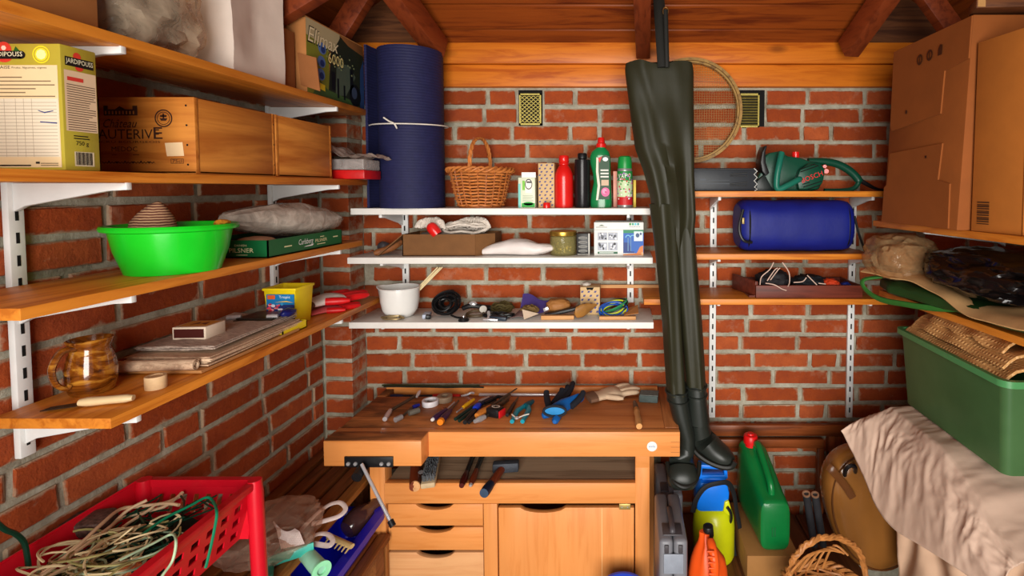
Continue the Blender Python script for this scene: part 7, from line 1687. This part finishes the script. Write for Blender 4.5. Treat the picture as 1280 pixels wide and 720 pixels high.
# wicker basket low on the right, arched handles
bc = V((px_x(1034, 720, 1.34), 1.36, zp + .02)); WICD = plain('wicker_brown', (170, 110, 56), .5, 0, .25, 60, .3)
bk = basket('wicker_basket', 'large open wicker basket with braided arch handles on the floor at the right', bc, .085, .105, px_z(1034, 745, 1.34) - zp - .02, 18, 10, .004, None, 1, .9, WICD)
m = MB(); hp = smooth_path([pt(986, 722, y=1.30), pt(990, 703, y=1.30), pt(1000, 688, y=1.30), pt(1016, 676, y=1.31), pt(1036, 671, y=1.33), pt(1058, 676, y=1.36), pt(1075, 692, y=1.39), pt(1083, 722, y=1.4)], 6)
for s_ in range(3): m.tube([p + V((math.cos(j * .8 + s_ * 2.1), .5 * math.sin(j), math.sin(j * .8 + s_ * 2.1))) * .005 for j, p in enumerate(hp)], .0048, 6)
m.build('handle', WICD, bk)
m = MB()
for k in range(5): m.tube(smooth_path([pt(988 + k * 10, 716 - k * 1.5, y=1.28 + .02 * k), pt(1010 + k * 8, 694 - k * 3, y=1.30 + .01 * k), pt(1040 + k * 5, 686 + k * 2, y=1.33)], 5), .003, 6)
m.build('cane_strands', WICD, bk)['kind'] = 'stuff'
# blue bin in front of the bench
Y = 1.46; c = V((px_x(779, 715, Y), Y, 0)); t = thing('blue_bin', 'blue plastic bin whose rim shows below the bench door', 'bin', c); hb = px_z(779, 715.5, Y + .07)
MB().lathe([(0, 0), (.055, 0), (.068, hb - .008), (.073, hb - .008), (.074, hb), (.066, hb), (.053, .006), (0, .006)], Matrix.Translation(c), 40).build('bin_body', plain('ultramarine', (44, 70, 190), .35, 0, .04), t)

# ================================================================= LOWER LEFT
# slatted rack along the left wall
ZK = .685
SLD = wood('slat_brown', (146, 86, 42), (92, 48, 20), 'Y', 1, .5, .4, .6)
t = thing('slatted_rack', 'slatted wooden rack of brown boards along the left wall', 'rack', (-.93, 1.5, 0))
for i, (x0, w, zz, yn) in enumerate(((-1.065, .034, .012, 1.12), (-1.022, .04, .004, 1.12), (-.972, .05, 0, 1.12), (-.912, .046, -.004, 1.12), (-.858, .036, -.002, 1.12))):
    MB().box(x0, x0 + w, yn, 1.81, ZK - .02 + zz, ZK + zz).build('slat', SLD if i != 4 else wood('slat_gold', (176, 116, 54), (120, 70, 28), 'Y', 1, .5, .4, .6), t, bevel=.002)
for y in (1.2, 1.74): MB().box(-1.06, -.83, y, y + .04, ZK - .07, ZK - .027).build('crossbeam', SLD, t)
for x in (-1.06, -.935):
    for y in (1.2, 1.74): MB().box(x, x + .03, y, y + .04, 0, ZK - .0705).build('leg', SLD, t)
t = thing('slatted_rack', 'lower narrow slatted rack under the blue crate beside the bench leg', 'rack', (-.82, 1.35, 0))
for i in range(4): MB().box(-.902 + i * .042, -.902 + i * .042 + .036, 1.115, 1.585, .5195 - .02, .5195).build('slat', SLD, t, bevel=.002)
for y in (1.13, 1.5): MB().box(-.9, -.745, y, y + .05, 0, .499).build('crossbeam', SLD, t)
# blue crate
BC = plain('crate_blue', (14, 22, 190), .35, 0, .05)
t = thing('blue_crate', 'bright blue plastic crate under the slatted rack', 'crate', (-.78, 1.35, .52))
zc = .52; zr = .60
p1, p2 = pt(465, 652, z=zr), pt(392, 722, z=zr); xr0 = (p1.x + p2.x) / 2
x0, x1, y0, y1 = -.90, p1.x + .012, 1.13, 1.588
m = MB(); m.loft([rr4(x0 + .02, x1 - .035, y0 + .02, y1 - .02, zc, .025), rr4(x0, x1, y0, y1, zr, .03), rr4(x0 + .006, x1 - .022, y0 + .006, y1 - .006, zr, .028), rr4(x0 + .026, x1 - .052, y0 + .03, y1 - .03, zc + .006, .02)]); m.build('crate_body', BC, t)
m = MB(); m.loft([rr4(x0 - .006, x1 + .006, y0 - .006, y1 + .006, zr - .018, .034), rr4(x0 - .006, x1 + .006, y0 - .006, y1 + .006, zr + .003, .034), rr4(x0 + .006, x1 - .022, y0 + .006, y1 - .006, zr + .003, .028), rr4(x0 + .006, x1 - .022, y0 + .006, y1 - .006, zr - .018, .028)], False); m.build('rim', BC, t)
c = V((-.79, 1.50, .49)); t = thing('glass_bottle', 'dark brown glass bottle lying inside the blue crate', 'bottle', c)
a, b_ = pt(432, 664, z=.585), pt(458, 640, z=.60); MB().lathe([(0, 0), (.026, .004), (.036, .02), (.038, .05), (.03, .075), (.02, .09), (.019, .13), (.022, .132), (.022, .145), (0, .146)], axis_m(a, b_ - a), 24).build('glass', plain('brown_glass', (70, 44, 44), .08, 0, .1, bump=0, coat=.6), t)
# comb-like rake head
t = thing('toothed_comb', 'pale toothed plastic rake head lying across the blue crate', 'rake', pt(420, 676, z=.61))
a, b_ = pt(411, 670, z=.625), pt(440, 683, z=.62); d = b_ - a
MB().tube([a, (a + b_) / 2, b_], .009, 8, flat=.7).build('bar', plain('pale_tan', (206, 176, 120), .5), t)
for k in range(7):
    p = a + d * (.06 + .88 * k / 6); MB().tube([p + V((0, -.006, 0)), p + V((-.004, -.022, -.006))], [.0032, .0018], 6).build('tooth', plain('pale_tan', (206, 176, 120), .5), t)
# clear bag with loop handles
t = thing('plastic_bag', 'clear crinkled plastic bag with white loop handles on the slatted rack', 'bag', pt(360, 660, z=.70))
cb = pt(352, 664, z=.72); m = MB(); m.blob(cb + V((-.03, 0, 0)), .20, .2, .085, .2, 2.4, 4, 4, .9, True, ZK + .012, .4); m.build('bag_film', film('brownish_film', (226, 190, 166), .26, .08, 30), t)
WB = film('white_band', (232, 214, 208), .75, .25, 12)
for P_ in (((372, 668), (388, 650), (408, 633), (424, 628), (432, 636), (424, 645), (406, 651), (390, 655)), ((380, 679), (396, 668), (410, 668), (416, 676), (411, 682), (394, 680), (382, 680))):
    MB().tube(smooth_path([pt(a, b_, z=.735 - .0008 * (b_ - 628)) for a, b_ in P_], 5), .0065, 8, flat=.45).build('loop_handle', WB, t)
m = MB()
for k in range(16):
    f = k / 15; a, b_ = pt(342 + 26 * f, 652 + 8 * f + 8 * math.sin(f * 3), z=.76), pt(352 + 28 * f, 686 - 6 * f, z=.725); m.tube([a, (a + b_) / 2 + V((0, 0, .012)), b_], .0016, 5)
m.build('creases', WB, t)['kind'] = 'stuff'
# teal spray gun with hose
TQ = plain('turquoise', (64, 178, 160), .3, 0, .06, coat=.2)
t = thing('spray_gun', 'turquoise garden hose gun with its strap in front of the blue crate', 'hose gun', pt(380, 700, z=.66))
zz = .68
MB().tube([pt(a, b_, z=zz) for a, b_ in ((379, 689), (387, 697), (395, 706), (401, 712))], [.017, .018, .019, .0185], 14).build('barrel', plain('pale_turquoise', (150, 206, 176), .3, 0, .08), t)
p = pt(401, 712, z=zz); dd = (p - pt(395, 706, z=zz)).normalized(); MB().lathe([(.011, 0), (.022, 0), (.0225, .006), (.011, .006), (.011, 0)], axis_m(p, dd), 24).build('nozzle_ring', plain('lime_turquoise', (150, 226, 176), .3), t)
MB().tube(smooth_path([pt(a, b_, z=zz + .02) for a, b_ in ((392, 684), (374, 690), (352, 697), (336, 704), (325, 716), (316, 732))], 5), .0145, 8, flat=.4, up=V((0, 1, 0))).build('strap', TQ, t)
MB().tube(smooth_path([pt(a, b_, z=zz + .015) for a, b_ in ((352, 684), (346, 692), (340, 702), (338, 722))], 5), .006, 8).build('hose', plain('teal_hose', (50, 130, 110), .4), t)
MB().tube([pt(a, b_, z=.70) for a, b_ in ((354, 681), (362, 686), (374, 687), (381, 684))], .0065, 8).build('collar_ring', plain('pale_turquoise', (150, 206, 176), .3), t)
# rough boards showing under the crate at the picture edge
o = MB().box(-.98, -.78, 1.02, 1.06, .70, .745).build('wood_offcut', wood('offcut', (166, 112, 60), (110, 66, 30), 'X', 1, .6, .4, .6), None, bevel=.002); tag(o, 'wooden offcut behind the red crate wall near the red post', 'wood')
o2 = bpy.data.objects.get('wood_offcut')

# ---------------------------------------------------------------- red crate on posts
RC = plain('crate_red', (206, 16, 36), .35, 0, .05, coat=.1)
zr = .985; xa_, xb_ = -1.05, -.800; ya_, yb_ = .50, 1.085; zb = zr - .115
t = thing('red_crate', 'red slotted plastic crate on red posts, full of cables', 'crate', ((xa_ + xb_) / 2, (ya_ + yb_) / 2, 0))
tap = .022
def wall_holes(P0, U, Vd, nu, nv, hu, hv, th, name, skew=0., v0=.25, v1=.92, u0=.04, u1=.96):
    """crate wall: quads around a grid of holes; P0 top corner, U along, Vd down"""
    m = MB(); us, vs_ = [0], [0]
    du = (u1 - u0) / nu; dv = (v1 - v0) / nv
    for i in range(nu): us += [u0 + du * (i + .5 - hu / 2), u0 + du * (i + .5 + hu / 2)]
    us.append(1)
    for j in range(nv): vs_ += [v0 + dv * (j + .5 - hv / 2), v0 + dv * (j + .5 + hv / 2)]
    vs_.append(1); nn = len(vs_); pts_ = [P0 + U * (u + skew * (v - .5) * (0 < i < len(us) - 1)) + Vd * v for i, u in enumerate(us) for v in vs_]; fs = []
    for i in range(len(us) - 1):
        for j in range(nn - 1):
            if i % 2 == 1 and j % 2 == 1: continue
            fs.append((i * nn + j, (i + 1) * nn + j, (i + 1) * nn + j + 1, i * nn + j + 1))
    m.raw(pts_, fs); return m.build(name, RC, t, solid=th, smooth=False)
wall_holes(V((xb_, yb_, zr)), V((0, ya_ - yb_, 0)), V((-tap, 0, zb - zr)), 15, 3, .55, .5, .003, 'side_wall', 0, .2, .95)
wall_holes(V((xa_, yb_, zr)), V((xb_ - xa_, 0, 0)), V((0, -tap, zb - zr)), 9, 1, .42, .7, -.003, 'end_wall', -.06, .16, .62)
wall_holes(V((xa_, ya_, zr)), V((0, yb_ - ya_, 0)), V((tap, 0, zb - zr)), 17, 1, .35, .7, .003, 'side_wall', .03, .3, .85)
wall_holes(V((xb_, ya_, zr)), V((xa_ - xb_, 0, 0)), V((0, tap, zb - zr)), 9, 1, .42, .7, -.003, 'end_wall', -.06, .16, .62)
MB().box(xa_ + tap, xb_ - tap, ya_ + tap, yb_ - tap, zb, zb + .004).build('bottom', RC, t)
m = MB(); q = lambda e, z: [V((xa_ - e * .3, ya_ - e, z)), V((xb_ + e, ya_ - e, z)), V((xb_ + e, yb_ + e, z)), V((xa_ - e * .3, yb_ + e, z))]
m.loft([q(-.004, zr - .012), q(.012, zr - .012), q(.012, zr + .004), q(-.004, zr + .004)], False); m.raw([p for r in (q(-.004, zr + .004), q(-.004, zr - .012)) for p in r], [(i, (i + 1) % 4, 4 + (i + 1) % 4, 4 + i) for i in range(4)])
m.build('rim', RC, t, bevel=.003)
for x, y in ((xb_ + .006, yb_ - .006), (xa_ + .016, yb_ - .004), (xb_ + .006, ya_), (xa_ + .016, ya_)):
    top = V((x, y, zr + .006)); bot = V((x + .012, y + .01, 0)) if x > -.9 else V((x, y + .01, 0)); MB().tube([bot, bot.lerp(top, .97), top], [.0145, .0155, .013], 14).build('leg', RC, t)
# tangle
def rnd_loop(rr, c, rx, ry, rz, n=30, turns=1.):
    a0, ph = rr.uniform(0, 6.3), rr.uniform(0, 6.3); e = rr.uniform(.4, 1); tl = rr.uniform(-.5, .5); ps = []
    for j in range(n):
        a = a0 + 2 * PI * turns * j / (n - 1); p = V((math.cos(a) * rx, math.sin(a) * ry * e, 0)); p = Matrix.Rotation(ph, 3, 'Z') @ p; p.z = rz * math.sin(a * 1.5 + ph) + tl * p.x * .4; ps.append(V(c) + p)
    return ps
def clampx(ps, zmin):
    o = []
    for p in ps: o.append(V((min(max(p.x, xa_ + .02), xb_ - .018), min(p.y, yb_ - .02), max(p.z, zmin))))
    return o
rr = random.Random(21); zt = zb + .066
m = MB(); m.sheet(lambda u, v: V((xa_ + .03 + .19 * u, .62 + .42 * v, zb + .06 + .022 * noise.noise(V((u * 3, v * 5, 1))))), 10, 18)
tag(m.build('dark_netting', plain('dark_green_net', (20, 40, 28), .8, 0, .3, 40, .6), None, solid=.004), 'dark green garden netting lying in the red crate', 'netting', None, 'stuff')
BEI = plain('beige_cord', (222, 198, 152), .6, 0, .12); OLV = plain('olive_cord', (158, 148, 92), .6, 0, .15); PGR = plain('pale_green_cord', (176, 200, 164), .6, 0, .12); DGR = plain('green_string', (10, 62, 44), .5, 0, .1)
for mt, n, lb, nm in ((BEI, 34, 'tangle of thin beige wire heaped in the red crate', 'beige_wire'), (OLV, 30, 'tangle of olive wire mixed into the beige heap', 'olive_wire'), (PGR, 16, 'tangle of pale green wire on top of the heap', 'pale_green_wire')):
    m = MB()
    for i in range(n):
        c = V((rr.uniform(xa_ + .07, xb_ - .07), rr.uniform(.66, .93), zt + rr.uniform(.004, .05))); m.tube(clampx(rnd_loop(rr, c, rr.uniform(.035, .085), rr.uniform(.03, .07), .012, 26, rr.uniform(.6, 1.2)), zb + .03), .0019, 5)
    tag(m.build(nm, mt, None), lb, 'wire', None, 'stuff')
m = MB()
for i in range(60):
    c = V((rr.uniform(xa_ + .05, xb_ - .04), rr.uniform(.86, 1.05), zt + rr.uniform(.0, .035))); a = rr.uniform(0, 3.14); L = rr.uniform(.02, .06); m.tube(clampx([c + V((math.cos(a), math.sin(a), 0)) * L * k + V((0, 0, .006 * math.sin(k * 3))) for k in (-1, 0, 1)], zb + .03), .0018, 5)
tag(m.build('green_string', DGR, None), 'short dark green strings at the far end of the red crate', 'string', None, 'stuff')
PC = plain('cream_rope', (224, 190, 152), .6, 0, .08)
for k, (P_, r) in enumerate(((((40, 726), (90, 696), (128, 662), (150, 640), (172, 630), (205, 622), (228, 614)), .0033), (((52, 728), (100, 694), (134, 664), (152, 644), (176, 634), (206, 628), (233, 613)), .0033), (((60, 730), (108, 696), (140, 666), (158, 648), (186, 633), (196, 632), (212, 636), (224, 638)), .003), (((46, 722), (84, 704), (120, 672), (140, 652), (160, 640), (184, 632)), .003))):
    ps = [pt(a, b_, z=zr - .012 - .006 * (k % 2)) for a, b_ in P_]; ps = [V((p.x, min(p.y, yb_ - .015), p.z + .012 * math.sin(i * .9 + k))) for i, p in enumerate(ps)]
    tag(MB().tube(smooth_path(ps, 6), r, 7).build('cream_cord', PC, None), ('long cream cord on top of the wire heap, reaching furthest left', 'long cream cord on top of the heap with its tip highest', 'cream cord on the heap with a knot, bending right', 'short cream cord beside the longer cream cords')[k], 'cord', 'cream cords in the red crate')
P_ = [(178, 668), (206, 648), (238, 632), (257, 622), (266, 626), (271, 640), (268, 662), (262, 690), (257, 710)]
ps = [pt(a, b_, x=(xb_ + .022) if i > 4 else None, z=None if i > 4 else zr + .012 - .012 * abs(i - 3) / 3) for i, (a, b_) in enumerate(P_)]
tag(MB().tube(smooth_path(ps, 6), .0026, 7).build('green_twine', plain('teal_green_cord', (10, 120, 84), .4), None), 'single green cord hanging over the right wall of the red crate', 'cord')
P_ = [(150, 700), (190, 680), (214, 668), (220, 676), (216, 700), (204, 718), (196, 730)]
ps = [pt(a, b_, x=(xb_ + .02) if i > 2 else None, z=None if i > 2 else zr + .006) for i, (a, b_) in enumerate(P_)]
tag(MB().tube(smooth_path(ps, 6), .0022, 7).build('pale_twine', PGR, None), 'pale cord looping over the right wall of the red crate', 'cord')
P_ = [(-8, 650), (6, 662), (20, 668), (30, 678), (34, 694), (36, 710)]
ps = [pt(a, b_, x=xa_ + .03) for a, b_ in P_]; tag(MB().tube(smooth_path(ps, 6), .004, 7).build('green_hose', plain('hose_green', (8, 50, 34), .4), None), 'dark green thin hose over the left wall of the red crate', 'hose')
c = pt(92, 655, z=zr - .02); t = thing('bead_pouch', 'small patterned dark brown pouch at the left side of the red crate', 'pouch', c)
MB().obox(c + V((.02, 0, 0)), .09, .05, .03, (6, 0, 12)).build('pouch', plain('patterned_brown', (86, 62, 54), .5, 0, .6, 160, .6), t, bevel=.008)
for k in range(3): MB().lathe([(0, -.006), (.006, 0), (0, .006)], Matrix.Translation(c + V((-.02 + .006 * k, -.028, .006 * (k - 1)))), 8).build('bead', CHROME, t)
m = MB(); m.blob(pt(162, 710, z=zr - .03), .03, .03, .02, .3, 4, 5, 3); tag(m.build('orange_scrap', plain('orange_scrap', (226, 120, 70), .6), None), 'small orange scrap among the cables in the red crate', 'scrap')
